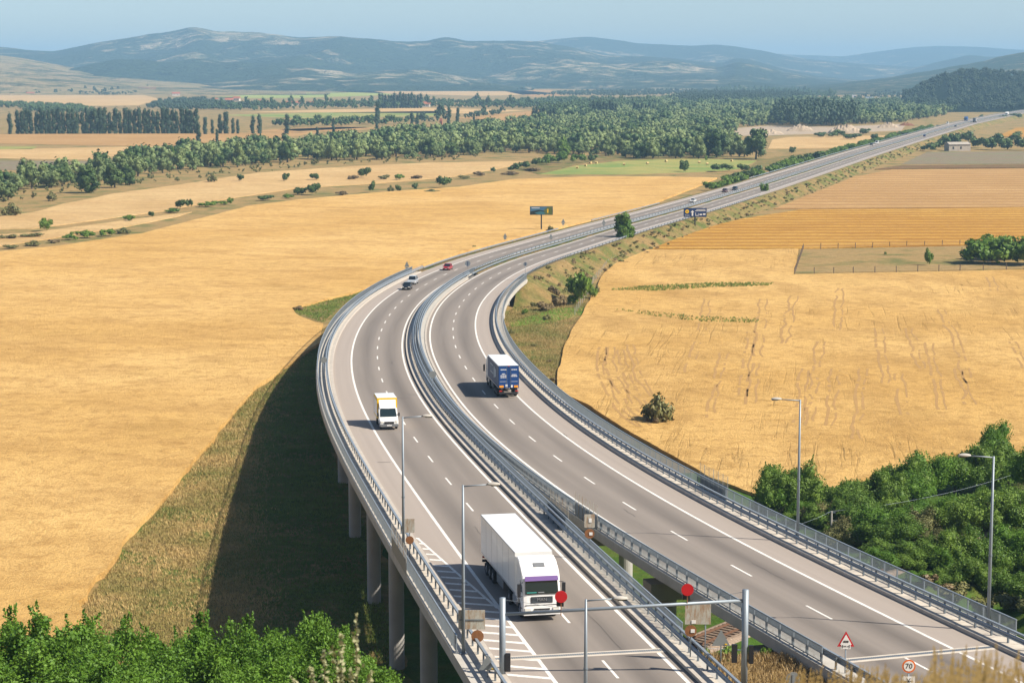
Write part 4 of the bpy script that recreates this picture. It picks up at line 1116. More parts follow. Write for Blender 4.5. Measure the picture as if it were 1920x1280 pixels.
# -- the poplar row on the left plain
pop = [tree_mesh('poplar_tree', 200 + i, 3.9, 10.0, 10.2, 13, 700, 0.5, L['poplar'], (3.0, 0.35, 0), shape='poplar') for i in range(5)]
rs = np.random.RandomState(8)
def poplar(px, py, h, label, group=None):
    p = at(px, py, 0); me = pop[rs.randint(5)]; s = h / 20.5
    o = link('poplar_tree', me, None, p, (0, 0, rs.uniform(0, 6.28))); o.scale = (s * rs.uniform(1.15, 1.6), s * 1.3, s)
    tag(o, label, 'tree', group); return o
poplar(19, 252, 16, 'single poplar left of the long poplar row')
xx = 34.0
while xx < 372:
    if not (78 < xx < 82): poplar(xx, 251.5 - xx * 0.002, rs.uniform(16.5, 20.5), 'dark poplar in the left half of the long dense row' if xx < 200 else 'dark poplar in the right half of the long dense row', 'poplars of the long row')
    xx += rs.uniform(7, 10.5)
for px, py, h, lb in [(385, 252, 13, 'loose poplar just right of the dense row'), (398, 251, 11, 'shorter poplar right of the dense row'), (413, 251, 15, 'poplar at the left of the second poplar clump'), (424, 251, 17, 'tall poplar in the second poplar clump'), (437, 251, 12, 'short poplar right of the second clump'), (446, 251, 11, 'small poplar between the second and third clumps'), (474, 251, 14, 'left poplar of the third clump'), (487, 251, 15, 'right poplar of the third clump'), (538, 251, 15, 'poplar standing alone right of the third clump'), (625, 248, 11, 'poplar beside the green crop strip'), (706, 242, 13, 'poplar behind the crop strips in mid plain'), (772, 236, 12, 'left poplar of the mid plain pair group'), (783, 236, 11, 'second poplar of the mid plain group'), (842, 233, 16, 'left one of two tall poplars in the plain'), (858, 233, 15, 'right one of two tall poplars in the plain'), (889, 230, 9, 'small poplar right of the two tall ones'), (372, 268, 13, 'bushy poplar in front of the poplar row'), (407, 267, 9, 'pale small tree in front of the poplar row'), (595, 263, 9, 'tree beside the dry riverbed'), (708, 232, 20, 'tall poplar above the river wood')]:
    poplar(px, py, h, lb)
for k in range(7): poplar(1000 + k * 6.5, 231, rs.uniform(13, 17), 'poplar in the short row at the edge of the river wood', 'poplars of the short row')
for k in range(9): poplar(1108 + k * 6.0, 222, rs.uniform(15, 19), 'poplar in the stand behind the river wood', 'poplars of the stand behind the wood')
for k in range(6): poplar(1190 + k * 7.0, 220, rs.uniform(13, 17), 'poplar in the second stand behind the river wood', 'poplars of the second stand')
for k in range(15): poplar(712 + k * 5.5, 203, rs.uniform(17, 23), 'poplar in the row beside the village', 'poplars of the village row')

# -- single trees and bushes
bush = [tree_mesh('bush', 400 + i, 1.9, 1.5, 1.35, 10, 900, 0.2, L['bush'], shape='dome', shell=(0.6, 1.3), clr=(0.2, 0.45)) for i in range(5)]
bushd = [tree_mesh('bush', 420 + i, 1.9, 1.6, 1.45, 10, 900, 0.2, L['dark'], shape='dome', shell=(0.6, 1.3), clr=(0.2, 0.45)) for i in range(4)]
busho = [tree_mesh('bush', 440 + i, 1.9, 1.3, 1.1, 10, 900, 0.18, L['olive'], shape='dome', shell=(0.6, 1.3), clr=(0.2, 0.45)) for i in range(3)]
bushb = [tree_mesh('bush', 460 + i, 1.9, 1.2, 1.0, 7, 700, 0.2, L['brownleaf'], shape='dome') for i in range(3)]
def put_bush(p, w, h, kind, label, group=None, name='bush', cat='bush'):
    me = {'b': bush, 'd': bushd, 'o': busho, 'r': bushb}[kind]; me = me[random.randrange(len(me))]
    o = link(name, me, None, p, (0, 0, random.uniform(0, 6.28))); o.scale = (w / 3.8, w / 3.8, h / 2.9)
    return tag(o, label, cat, group)
def bush_px(px, py, wpx, hpx, kind, label, group=None, z=0.0, name='bush', cat='bush'):
    p = at(px, py, z); s = pxs(p.y)
    return put_bush(p, wpx / s, hpx / s, kind, label, group, name, cat)
for px, py, w, h, k, lb in [
    (685, 334, 30, 22, 'd', 'largest dark bush in the pale stubble above the long field'), (590, 338, 26, 14, 'd', 'wide low bush in the stubble left of the largest one'),
    (535, 340, 20, 16, 'd', 'round bush in the stubble between two others'), (450, 341, 18, 16, 'd', 'small round bush near the woodland edge'), (397, 342, 24, 19, 'o', 'olive bush against the woodland edge'),
    (699, 361, 20, 20, 'd', 'left dark bush of the group on the field boundary'), (732, 361, 16, 15, 'o', 'olive bush beside the dark boundary bush'), (746, 361, 14, 16, 'd', 'slim dark bush in the boundary group'), (779, 357, 16, 15, 'd', 'small bush right of the boundary group'),
    (830, 352, 38, 22, 'd', 'wide dark bush at the right end of the boundary'), (590, 366, 32, 25, 'd', 'tall bush on the boundary strip between the fields'), (562, 365, 42, 14, 'd', 'low spreading bush left of the tall boundary bush'),
    (340, 392, 24, 20, 'd', 'dark bush on the hedge bank mid left'), (355, 391, 18, 18, 'd', 'second bush joined to the hedge bank bush'), (86, 434, 35, 27, 'b', 'round green bush standing alone near the left edge'),
    (20, 405, 46, 28, 'o', 'big olive bush at the left edge of the picture'), (98, 377, 26, 20, 'o', 'olive bush on the bare bank at left'), (284, 407, 16, 11, 'd', 'little dark bush on the hedge line'), (244, 415, 30, 13, 'b', 'low green bush on the hedge line'),
    (500, 376, 40, 11, 'd', 'low dark shrub patch on the field boundary'), (432, 384, 16, 15, 'b', 'upright small shrub on the field boundary'), (1282, 322, 30, 22, 'd', 'round dark bush at the edge of the hay meadow'), (1353, 322, 50, 15, 'd', 'wide dark bush right of the hay meadow'), (1393, 323, 30, 17, 'd', 'bush joining the roadside hedge by the meadow'),
    (1485, 288, 20, 13, 'd', 'small bush in the dry grass beside the motorway hedge'), (1740, 498, 20, 30, 'b', 'small thin tree in the fenced paddock'), (1660, 479, 6, 8, 'b', 'tiny bush by the fence in the paddock'),
    (1032, 435, 17, 14, 'o', 'small bush beside the left billboard'), (888, 467, 10, 7, 'd', 'tiny bush behind the inbound barrier'), (925, 325, 14, 12, 'd', 'tiny dark bush near the meadow hedge'),
    (1088, 572, 62, 66, 'b', 'bright green willow shrub at the embankment foot', ), (1008, 524, 22, 30, 'b', 'green shrub on top of the embankment by the viaduct end'),
    (562, 583, 30, 14, 'r', 'brown dry shrub at the tip of the grass patch'), (1240, 794, 74, 64, 'o', 'large olive thicket in the middle of the right wheat field'), (1222, 790, 56, 44, 'o', 'olive bush joined to the left of the wheat field thicket'), (1232, 796, 50, 26, 'r', 'dry brown weeds in front of the wheat field thicket'),
    (1433, 372, 23, 29, 'b', 'small round tree on the outbound verge'), (1324, 303, 8, 12, 'b', 'slim shrub on the verge')]:
    bush_px(px, py, w * 0.95, h * 1.25, k, lb)
for px, py, w, h, k in [(990, 545, 20, 30, 'b'), (985, 558, 24, 24, 'b'), (1012, 560, 34, 30, 'r'), (1035, 565, 36, 34, 'r'), (1022, 582, 36, 20, 'r'), (1045, 545, 26, 24, 'r'), (1110, 560, 18, 24, 'b'), (1072, 572, 24, 20, 'b'), (1118, 552, 14, 18, 'o'), (1000, 577, 16, 14, 'o'), (1025, 600, 18, 12, 'o'), (1060, 535, 22, 24, 'o'), (1075, 520, 18, 18, 'o'), (1000, 530, 16, 20, 'r'), (1050, 575, 30, 26, 'r'), (1095, 520, 16, 16, 'o'), (1130, 495, 20, 18, 'o'), (985, 590, 14, 10, 'b'), (960, 625, 14, 8, 'o'), (1030, 680, 12, 9, 'r'), (1036, 715, 14, 9, 'r'), (1000, 650, 14, 8, 'o')]:
    bush_px(px, py, w * 1.2, h * 1.3, k, 'scrub clump on the slope beside the outbound viaduct end', 'scrub on the embankment')
for px, py, w, h, k in [(60, 445, 60, 9, 'o'), (20, 448, 50, 10, 'o'), (140, 440, 26, 6, 'b'), (160, 441, 30, 8, 'b'), (100, 455, 40, 8, 'r'), (60, 461, 44, 10, 'o'), (20, 466, 40, 8, 'o'), (130, 450, 40, 10, 'b'), (165, 446, 40, 12, 'b'), (200, 443, 40, 13, 'b'), (230, 438, 40, 11, 'o'), (325, 399, 40, 8, 'b'), (385, 388, 40, 9, 'b'), (410, 385, 40, 8, 'b'), (540, 372, 30, 7, 'b'), (640, 366, 40, 8, 'r'), (660, 337, 30, 9, 'r'), (720, 337, 30, 10, 'o'), (750, 338, 26, 11, 'b'), (780, 336, 30, 8, 'r'), (810, 362, 40, 7, 'o'), (870, 336, 30, 8, 'o'), (900, 330, 30, 9, 'r')]:
    bush_px(px, py, w * 0.9, h * 1.4, k, 'low scrubby clump in the hedge line between the left fields', 'hedge line clumps')
for px, py, w, h, k in [(966, 322, 28, 18, 'd'), (985, 318, 30, 20, 'd'), (1010, 312, 30, 20, 'd'), (1030, 309, 34, 24, 'b'), (1055, 306, 34, 26, 'b'), (1085, 305, 34, 22, 'b'), (1110, 303, 26, 17, 'd'), (960, 328, 40, 10, 'r'), (1000, 321, 50, 10, 'r')]:
    bush_px(px, py, w, h, k, 'bush in the clump at the meadow corner', 'meadow corner bushes')
def big_tree(px, py, wpx, hpx, leaf, label, seed, shape='round'):
    p = at(px, py, 0); s = pxs(p.y); w, h = wpx / s, hpx / s
    t = tree_thing('broadleaf_tree', label, 'tree', seed, w / 2 * 1.02, h * 0.52, h * 0.47, 22, 2600, w * 0.035 + 0.12, leaf, (h * 0.35, w * 0.022 + 0.08, 5), shape=shape)
    t.location = p; return t
big_tree(1417, 299, 58, 64, L['dark'], 'large dark round tree left of the motorway hedge', 501)
big_tree(1343, 296, 56, 56, L['dark'], 'broad dark tree beside the largest one', 502)
big_tree(1310, 298, 34, 44, L['willow'], 'grey-green tree left of the two broad dark ones', 503)
big_tree(1200, 298, 34, 42, L['dark'], 'dark conical tree in the shed corner', 504)
big_tree(1055, 296, 34, 44, L['bush'], 'bright upright tree at the woodland edge', 505)
big_tree(165, 362, 48, 54, L['dark'], 'broad dark tree in front of the woodland at left', 506)
big_tree(215, 352, 44, 50, L['dark'], 'second broad tree in front of the left woodland', 507)
big_tree(243, 347, 34, 40, L['dark'], 'third tree beside the two broad ones at left', 508)
big_tree(325, 312, 18, 40, L['bush'], 'tall green tree rising over the left woodland', 509)
big_tree(15, 375, 40, 34, L['willow'], 'willow at the far left edge of the river wood', 510)
big_tree(1170, 466, 50, 74, L['bush'], 'solitary bushy tree at the outbound embankment edge', 511)
# roadside hedge along the inbound straight
t = LC.s_at_y(835); k = 0
while t < LC.s_at_y(1750):
    e = 9.5 + random.uniform(-1.5, 5.0); p = LC.p(t, e); p.z = max(0, zr(p.y) - 2.2 - (e - 8) * 0.2) if False else 0.2
    put_bush(p, random.uniform(7, 11), random.uniform(4.2, 7.0) if k < 46 else random.uniform(4, 5.5), 'b' if random.random() < 0.6 else 'd', 'leafy bush in the hedge along the inbound straight', 'roadside hedge bushes')
    t += 7.5 + t * 0.003; k += 1
# trees and hedge on the right: round the barn, and the thicket in the paddock
for px, py, w, h in [(1750, 284, 30, 24), (1770, 281, 36, 30), (1790, 276, 40, 34), (1830, 278, 40, 26), (1855, 281, 44, 30), (1885, 282, 44, 30), (1915, 282, 44, 30), (1950, 282, 44, 30), (1815, 268, 40, 24), (1735, 283, 20, 14), (1870, 270, 40, 22), (1905, 268, 40, 24)]:
    bush_px(px, py, w, h, 'd', 'dark green tree in the hedge around the old barn', 'trees around the barn', name='hedge_tree', cat='tree')
for px, py, w, h in [(1822, 495, 40, 46), (1846, 494, 44, 54), (1872, 495, 46, 58), (1900, 496, 50, 60), (1935, 497, 50, 62), (1860, 488, 40, 50), (1890, 486, 44, 50)]:
    bush_px(px, py, w * 2.0, h * 1.1, 'b', 'green tree of the thicket at the right end of the paddock', 'paddock thicket', name='thicket_tree', cat='tree')
for px, py, w, h in [(1700, 258, 16, 10), (1840, 222, 14, 8), (1880, 224, 22, 10), (1905, 222, 26, 12), (1760, 240, 14, 8), (1780, 244, 12, 8), (1640, 262, 22, 14), (1600, 262, 40, 16), (1570, 258, 40, 16), (1540, 258, 30, 14), (1620, 252, 30, 14)]:
    bush_px(px, py, w, h, 'd', 'small bush near the far stretch of motorway', 'bushes by the far motorway')

# -- the green thicket beyond the outbound viaduct (near right)
big = [tree_thing('thicket_shrub', 'shrub', 'shrub', 600 + i, 2.6, 2.1, 1.9, 26, 14000, 0.075, L['bush'] if i != 2 else L['bright'], (1.4, 0.09, 4), shape='dome', clr=(0.16, 0.42), flat=0.8, shell=(0.6, 1.25), shoots=30) for i in range(4)]
vine = tree_thing('thicket_shrub', 'shrub', 'shrub', 620, 2.6, 1.8, 1.5, 26, 12000, 0.07, L['olive'], (1.2, 0.08, 4), shape='dome', clr=(0.16, 0.42), flat=0.8, shell=(0.6, 1.25), shoots=30)
used = set()
def put_shrub(src, p, w, h, label, group=None):
    if id(src) not in used: used.add(id(src)); o = src; o.location = p; o['label'] = label
    else: o = dup(src, p, 0, label=label)
    o.rotation_euler = (0, 0, random.uniform(0, 6.28)); o.scale = (w / 5.2, w / 5.2, h / 4.2)
    if group: o['group'] = group
    return o
TH_PTS = [(1455, 965, 100, 120), (1500, 962, 110, 130), (1545, 985, 90, 70), (1610, 985, 110, 100), (1660, 960, 110, 110), (1700, 940, 120, 120), (1745, 930, 120, 110), (1790, 925, 130, 110), (1840, 920, 130, 120), (1890, 915, 130, 120), (1940, 930, 130, 130),
          (1590, 1030, 100, 80), (1640, 1030, 110, 80), (1690, 1015, 110, 70), (1740, 1000, 110, 80), (1800, 1000, 130, 100), (1860, 1000, 140, 110), (1920, 1010, 140, 120), (1650, 1070, 90, 60), (1700, 1068, 90, 50), (1790, 1060, 110, 90), (1840, 1075, 130, 120), (1900, 1080, 140, 120), (1950, 1100, 140, 120), (1810, 1100, 100, 80), (1760, 1098, 70, 40), (1720, 1095, 60, 36), (1880, 1120, 110, 80), (1940, 1130, 120, 80)]
for i, (px, py, w, h) in enumerate(TH_PTS):
    p = on_ground(px, py); s = pxs(p.y)
    src = vine if i in (2, 14, 11) else big[i % 4]
    put_shrub(src, p + Vector((0, 0, -0.2)), w / s, h / s, 'dense green shrub in the thicket beyond the outbound viaduct', 'thicket beyond the viaduct')
rs = np.random.RandomState(77)
for i in range(46):
    u, v_ = rs.uniform(0, 1), rs.uniform(0, 1); px = 1440 + u * 500; py = 935 + v_ * (40 + 150 * u) + (1 - u) * 20
    p = on_ground(px, py); s = pxs(p.y); w = rs.uniform(60, 130)
    q_, e_ = RC.locate(p)
    if e_ < 6.5: continue
    put_shrub(vine if rs.rand() < 0.15 else big[rs.randint(4)], p + Vector((0, 0, -0.3)), w / s, w * rs.uniform(0.5, 0.95) / s, 'dense green shrub in the thicket beyond the outbound viaduct', 'thicket beyond the viaduct')
for i in range(16):
    t_ = RC.s_at_y(rs.uniform(150, 250)); p = RC.p(t_, rs.uniform(6.5, 10)); p.z = ztf(p.x, p.y)
    put_bush(p, rs.uniform(2, 4), rs.uniform(1.0, 2.2), 'orb'[rs.randint(3)], 'low scrub between the outbound viaduct and the wheat', 'scrub along the outbound viaduct')
for i in range(26):
    px, py = rs.uniform(1090, 1300), rs.uniform(1020, 1210); p = on_ground(px, py)
    s1, e1 = LC.locate(p); s2, e2 = RC.locate(p)
    if e1 > -10.2 or e2 > -10.2 or abs(float(rail_dist(p.x, p.y))) < 3: continue
    put_bush(p, rs.uniform(1.2, 2.6), rs.uniform(0.7, 1.6), 'bbo'[rs.randint(3)], 'green undergrowth between the two viaducts', 'undergrowth between the viaducts')
p = on_ground(1868, 880); put_shrub(big[2], p, 95 / pxs(p.y), 110 / pxs(p.y), 'bright round tree rising out of the thicket beside the wheat')
for px, py, w, h in [(1740, 1105, 60, 40), (1790, 1130, 80, 46), (1840, 1145, 70, 40), (1890, 1150, 80, 50), (1930, 1160, 80, 50), (1770, 1120, 60, 36)]:
    p = on_ground(px, py); s = pxs(p.y); put_bush(p, w / s, h / s, 'o' if w > 60 else 'r', 'olive scrub bush below the thicket near the lamp post', 'scrub below the thicket')
for o in [q for q in bpy.data.objects if q.get('group') == 'thicket beyond the viaduct']:
    u = o.location.x / o.location.y * F + 960; far = o.location.y > 195
    wh = ('left of the utility pole' if u < 1560 else ('between the pole and the last lamp post, next to the wheat' if far else 'between the pole and the last lamp post, near the railing')) if u < 1800 else ('around the last lamp post, next to the wheat' if far else 'around the foot of the last lamp post')
    o['label'] = 'dense green thicket shrub ' + wh; o['group'] = 'thicket shrubs ' + wh
# green shrub between the bridge ends
for px, py, w, h in [(1365, 1268, 70, 66), (1405, 1262, 60, 44), (1435, 1235, 36, 30), (1330, 1262, 40, 60)]:
    p = at_depth(px, py, 119.5); s = pxs(p.y); p.z -= 0.0
    put_bush(p, w / s, h / s, 'b', 'flowering green shrub between the two bridge ends', 'shrubs between the bridge ends')
# foreground acacias on the slope at the left
ac = [tree_thing('acacia_tree', 'acacia', 'tree', 700 + i, 2.1, 2.9, 3.6, 70, 42000, 0.055, L['bright'], (3.2, 0.1, 8), clr=(0.14, 0.34), flat=0.5, core=False, shell=(0.4, 1.2), shoots=90) for i in range(3)]
AC_PTS = [(20, 1190, 150, 84), (110, 1150, 170, 88), (215, 1195, 150, 80), (60, 1225, 160, 78), (165, 1230, 160, 76), (290, 1215, 150, 82), (375, 1178, 150, 86), (330, 1240, 150, 76), (450, 1200, 140, 86), (420, 1235, 150, 76), (520, 1225, 130, 80), (575, 1150, 130, 88), (615, 1180, 120, 84), (585, 1215, 140, 78), (660, 1232, 120, 76), (-50, 1200, 150, 82), (480, 1245, 140, 74), (250, 1252, 150, 72), (20, 1165, 120, 92), (70, 1175, 140, 90), (160, 1165, 130, 92), (250, 1180, 130, 90), (320, 1180, 130, 92), (410, 1165, 120, 94), (470, 1180, 120, 92), (560, 1165, 120, 94), (600, 1160, 110, 95), (640, 1200, 110, 92), (690, 1235, 100, 88), (530, 1190, 120, 92)]
for i, (px, py, wpx, Yd) in enumerate(AC_PTS):
    top = at_depth(px, py, Yd); g = ztf(top.x, Yd); h = max(2.5, top.z - g)
    src = ac[i % 3]
    if id(src) not in used: used.add(id(src)); o = src; o.location = (top.x, Yd, g)
    else: o = dup(src, (top.x, Yd, g))
    w = 1.75 * wpx / pxs(Yd)
    o.rotation_euler = (0, 0, random.uniform(0, 6.28)); o.scale = (w / 4.2, w / 4.2, h / 6.1)
    wh = 'at the bottom left corner' if px < 140 else ('below the wheat field edge' if px < 340 else ('below the viaduct shadow edge' if px < 520 else 'beside the pale shrub tips'))
    tag(o, 'leafy green acacia on the near slope ' + wh, 'tree', 'acacias ' + wh)
# the pale shrub tip close to the camera
def sprig(px, top, bottom, Yd, label, seed):
    rs = np.random.RandomState(seed); a = at_depth(px, top, Yd); b = at_depth(px + rs.uniform(-10, 10), bottom, Yd)
    g = ztf(b.x, Yd)
    o = thing('pale_shrub', label, 'shrub', (b.x, Yd, g)); H = a.z - g
    mb = MB(); Vs = []; Fs = []; off = 0
    stems = [((0, 0, 0), (a.x - b.x, 0, H))] + [((0, 0, H * rs.uniform(0.55, 0.8)), (rs.uniform(-0.28, 0.28), rs.uniform(-0.2, 0.2), H * rs.uniform(0.75, 0.93))) for _ in range(6)]
    for s0, s1 in stems:
        mb.tube([s0, Vector(s0).lerp(Vector(s1), 0.5) + Vector((0.01, 0, 0)), s1], [0.012, 0.008, 0.003], 5)
        n = 150; t_ = rs.uniform(0.1 if s0[2] else 0.55, 1, n)[:, None]
        P = np.array(s0) + (np.array(s1) - np.array(s0)) * t_ + rs.normal(0, 0.035, (n, 3)) * (1.3 - t_)
        v, f = leaf_quads(rs, P, rs.normal(0, 1, (n, 3)), 0.022); Vs.append(v); Fs.append(f + off); off += len(v)
    obj('stem', mb, M['trunk'], o); link('leaves', np_mesh('leaves', np.vstack(Vs), np.vstack(Fs), L['pale']), o)
sprig(668, 1152, 1300, 15.0, 'pale blurred shrub tip close to the camera beside the acacias', 41)
sprig(608, 1215, 1310, 15.4, 'shorter pale shrub tip left of the taller one', 42)
sprig(640, 1190, 1310, 15.8, 'pale shrub tip between the two others close up', 43)

# -- grass: tufts on the verges, dry stalks close to the camera
def tufts(name, pts, hmin, hmax, leaf, label, seed, blades=5, w=0.03):
    rs = np.random.RandomState(seed); n = len(pts); P = np.repeat(np.array(pts, float), blades, axis=0)
    P[:, :2] += rs.normal(0, 0.10, (len(P), 2)); m = len(P)
    a = rs.uniform(0, 2 * PI, m); h = rs.uniform(hmin, hmax, m); ln = rs.normal(0, 0.28, (m, 2)) * h[:, None]
    wd = np.stack([np.cos(a), np.sin(a), a * 0], 1) * w * (0.6 + h[:, None])
    tip = P + np.c_[ln, h]; midp = P + np.c_[ln * 0.3, h * 0.55]
    V = np.stack([P, midp + wd, tip, midp - wd], 1).reshape(-1, 3)
    me = np_mesh(name, V, np.arange(m * 4).reshape(m, 4), leaf)
    return tag(link(name, me), label, 'grass', kind='stuff')
rs = np.random.RandomState(66)
def rand_px(poly, n):
    P = [on_ground(a, b) for a, b in poly]; W_ = [(p.x, p.y) for p in P]; out = []
    x0, x1 = min(p[0] for p in W_), max(p[0] for p in W_); y0, y1 = min(p[1] for p in W_), max(p[1] for p in W_)
    while len(out) < n:
        x, y = rs.uniform(x0, x1), rs.uniform(y0, y1)
        if inpoly(x, y, W_): out.append((x, y))
    z = zt(np.array([p[0] for p in out]), np.array([p[1] for p in out]))
    return np.c_[np.array(out), z]
field('grass_strip', [(1045, 690), (1035, 735), (960, 660), (945, 600), (975, 560), (1120, 545), (1106, 560), (1078, 606), (1060, 640)], M['verge'], 0.05, skirt=0.04)
field('grass_patch', [(545, 577), (560, 592), (605, 606), (640, 575), (690, 545), (640, 552), (590, 566)], M['verge'], 0.15, wob=0.5)
field('grass_patch', [(1005, 590), (1040, 578), (1100, 575), (1120, 560), (1090, 590), (1040, 602), (960, 612), (955, 606)], M['green'], 0.09, wob=0.3, skirt=0.05)
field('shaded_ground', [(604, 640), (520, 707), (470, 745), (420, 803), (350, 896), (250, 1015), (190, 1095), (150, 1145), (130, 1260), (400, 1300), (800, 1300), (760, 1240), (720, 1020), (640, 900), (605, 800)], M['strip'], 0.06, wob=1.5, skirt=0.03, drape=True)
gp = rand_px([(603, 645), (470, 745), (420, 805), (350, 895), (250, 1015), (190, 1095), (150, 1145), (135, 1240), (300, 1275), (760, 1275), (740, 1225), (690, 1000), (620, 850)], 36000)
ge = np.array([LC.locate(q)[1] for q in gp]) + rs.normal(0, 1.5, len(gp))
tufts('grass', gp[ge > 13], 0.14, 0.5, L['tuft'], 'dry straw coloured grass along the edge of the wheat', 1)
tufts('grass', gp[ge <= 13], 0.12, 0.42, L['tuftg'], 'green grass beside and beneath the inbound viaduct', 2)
tufts('grass', rand_px([(1150, 585), (1240, 592), (1330, 600), (1425, 604), (1420, 611), (1320, 608), (1230, 599)], 260) + np.array([0, 0, 0.42]), 0.15, 0.55, L['tuftg'], 'second thin green weed line in the right wheat field', 9, w=0.05)
ep = []; ez = {}
for t in stations(RC, REND + 2, RC.s_at_y(1700), 2.2):
    for _ in range(2):
        u = rs.uniform(0.05, 1.15); z0 = zr(RC.p(t, 0).y); p = RC.p(t, 4.6 + u * (z0 + 0.2) * 1.9); ep.append((p.x, p.y)); ez[ep[-1]] = max(0.0, z0 * (1 - u)) - 0.25
PB2 = [proto(380 + i, 1.1, 0.7, 0.5, 5, 70, 0.2, flat=1.0) for i in range(4)]
scatter_stuff('embankment_scrub', ep[::2], PB2, L['olive'], 'olive weeds on the outbound embankment slope', 98, 0.35, 1.1, lambda x, y: ez[(x, y)])
scatter_stuff('embankment_scrub', ep[1::2], PB2, L['brownleaf'], 'brown dry weeds on the outbound embankment slope', 99, 0.35, 1.0, lambda x, y: ez[(x, y)])
tufts('grass', rand_px([(1045, 690), (1035, 735), (960, 660), (945, 600), (975, 560), (1120, 545), (1106, 560), (1078, 606)], 8000), 0.12, 0.45, L['tuft'], 'rough grass between the outbound viaduct and the wheat', 3)
tufts('grass', rand_px([(545, 577), (560, 592), (605, 606), (640, 575), (690, 545), (640, 552)], 1600), 0.2, 0.6, L['tuftg'], 'green grass patch beside the inbound viaduct', 4)
tufts('grass', rand_px([(1140, 548), (1200, 542), (1320, 536), (1450, 536), (1440, 541), (1330, 544), (1230, 551)], 900) + np.array([0, 0, 0.42]), 0.15, 0.6, L['tuftg'], 'green weed strip across the right wheat field', 5, w=0.05)
pts = []
for k in range(6000):
    x, y = rs.uniform(11, 33), rs.uniform(108.5, 119.5)
    q = Vector((x, y, 0)); s1, e1 = LC.locate(q); s2, e2 = RC.locate(q)
    if -9.8 < e1 < 5 or -9.8 < e2 < 5: continue
    pts.append((x, y, ztf(x, y)))
tufts('grass', pts, 0.15, 0.5, L['bankgrass'], 'dry grass on the bank between the two bridge ends', 6, w=0.02)
pts = []
for t in stations(RC, REND, RC.s_at_y(900), 0.35):
    for _ in range(2):
        e = 4.6 + rs.uniform(0, 1) * zr(RC.p(t, 0).y) * 1.9; p = RC.p(t, e); u = (e - 4.4) / (1.9 * (zr(p.y) + 0.2)); p.z = zr(p.y) * (1 - u); pts.append(tuple(p))
tufts('grass', pts, 0.12, 0.45, L['tuft'], 'grass tufts on the outbound embankment slope', 7)
pts = []
for t in stations(LC, LEND, LC.s_at_y(700), 0.3):
    e = -8.9 - rs.uniform(0, 1.6); p = LC.p(t, e, 0.05); pts.append(tuple(p))
tufts('grass', pts, 0.15, 0.45, L['tuftg'], 'green weeds in the motorway median', 8)
def stalks(label, seed, box_px, n, Yr):
    """ripe grass stalks with seed heads near the camera"""
    rs = np.random.RandomState(seed); mb = MB()
    for k in range(n):
        Yd = rs.uniform(*Yr); px = rs.uniform(box_px[0], box_px[1]); u = (px - box_px[0]) / (box_px[1] - box_px[0])
        top = at_depth(px, box_px[2] + rs.beta(2.2, 1.3) * (box_px[3] - box_px[2]) + (1 - min(1, u * 3)) * 40, Yd); g = ztf(top.x, Yd)
        if 1672 < px < 1738 and top.z > at_depth(px, 1266, Yd).z: continue
        ln = rs.normal(0.04, 0.11)
        base = Vector((top.x - ln * 2, Yd, min(g, top.z - 0.5))); m_ = base.lerp(top, 0.6) + Vector((-ln * 0.3, 0, 0)); w = Yd * 0.00010 + 0.0010
        d = Vector((w, 0, 0))
        mb.add([base - d, base + d, m_ + d, top, m_ - d], [(0, 1, 2, 4), (4, 2, 3)])
        hd = (top - m_).normalized() * 0.12
        for j in range(5):
            c = top - hd * (j / 4); ww = 0.004 + 0.003 * math.sin(j * 0.8); mb.add([c - Vector((ww, 0, 0)), c - hd * 0.18, c + Vector((ww, 0, 0)), c + hd * 0.18], [(0, 1, 2, 3)])
    o = obj('grass', mb, L['drygrass']); tag(o, label, 'grass', kind='stuff')
stalks('blurred golden grass stalks close to the camera at bottom right', 3, (1600, 1960, 1202, 1325), 460, (7, 11))
stalks('golden grass stalks low at bottom right of centre', 4, (1420, 1700, 1235, 1310), 300, (9, 14))

# ------------------------------------------------------------------ vehicles
def text_mesh(s_, size, mat, thick=0.004):
    cu = bpy.data.curves.new('lettering', 'FONT'); cu.body = s_; cu.size = size; cu.extrude = thick; cu.align_x = 'CENTER'; cu.align_y = 'CENTER'; cu.resolution_u = 3
    ob = bpy.data.objects.new('tmp', cu); COL.objects.link(ob)
    me = bpy.data.meshes.new_from_object(ob.evaluated_get(bpy.context.evaluated_depsgraph_get()))
    bpy.data.objects.remove(ob); me.materials.clear(); me.materials.append(mat); return me
def wheel(parent, x, y, r, w, mat_rim=None):
    sg = 1 if x > 0 else -1
    t = MB(); prof = [(r * 0.62, -w / 2), (r * 0.93, -w / 2), (r, -w / 2 + 0.05), (r, w / 2 - 0.05), (r * 0.93, w / 2), (r * 0.62, w / 2)]
    n = 18; secs = []
    for k in range(n + 1):
        a = 2 * PI * k / n; secs.append([(x + b, y + math.cos(a) * q, r + math.sin(a) * q) for q, b in prof])
    t.loft(secs, cap=False); o = obj('wheel', t, M['rubber'], parent)
    rm = MB(); rm.disc((x + sg * (w / 2 - 0.06), y, r), (1, 0, 0), r * 0.63, 16, 0.06); rm.disc((x + sg * (w / 2 - 0.02), y, r), (1, 0, 0), r * 0.22, 10, 0.10)
    obj('rim', rm, mat_rim or M['alloy'], o)
    return o
def quad(pts, th=0.02, d=(0, 1, 0)):
    d = Vector(d).normalized() * th
    a = [Vector(p) for p in pts]; b = [p + d for p in a]; n = len(a)
    return MB().add(a + b, [tuple(range(n))[::-1], tuple(range(n, 2 * n))] + [(i, (i + 1) % n, n + (i + 1) % n, n + i) for i in range(n)])
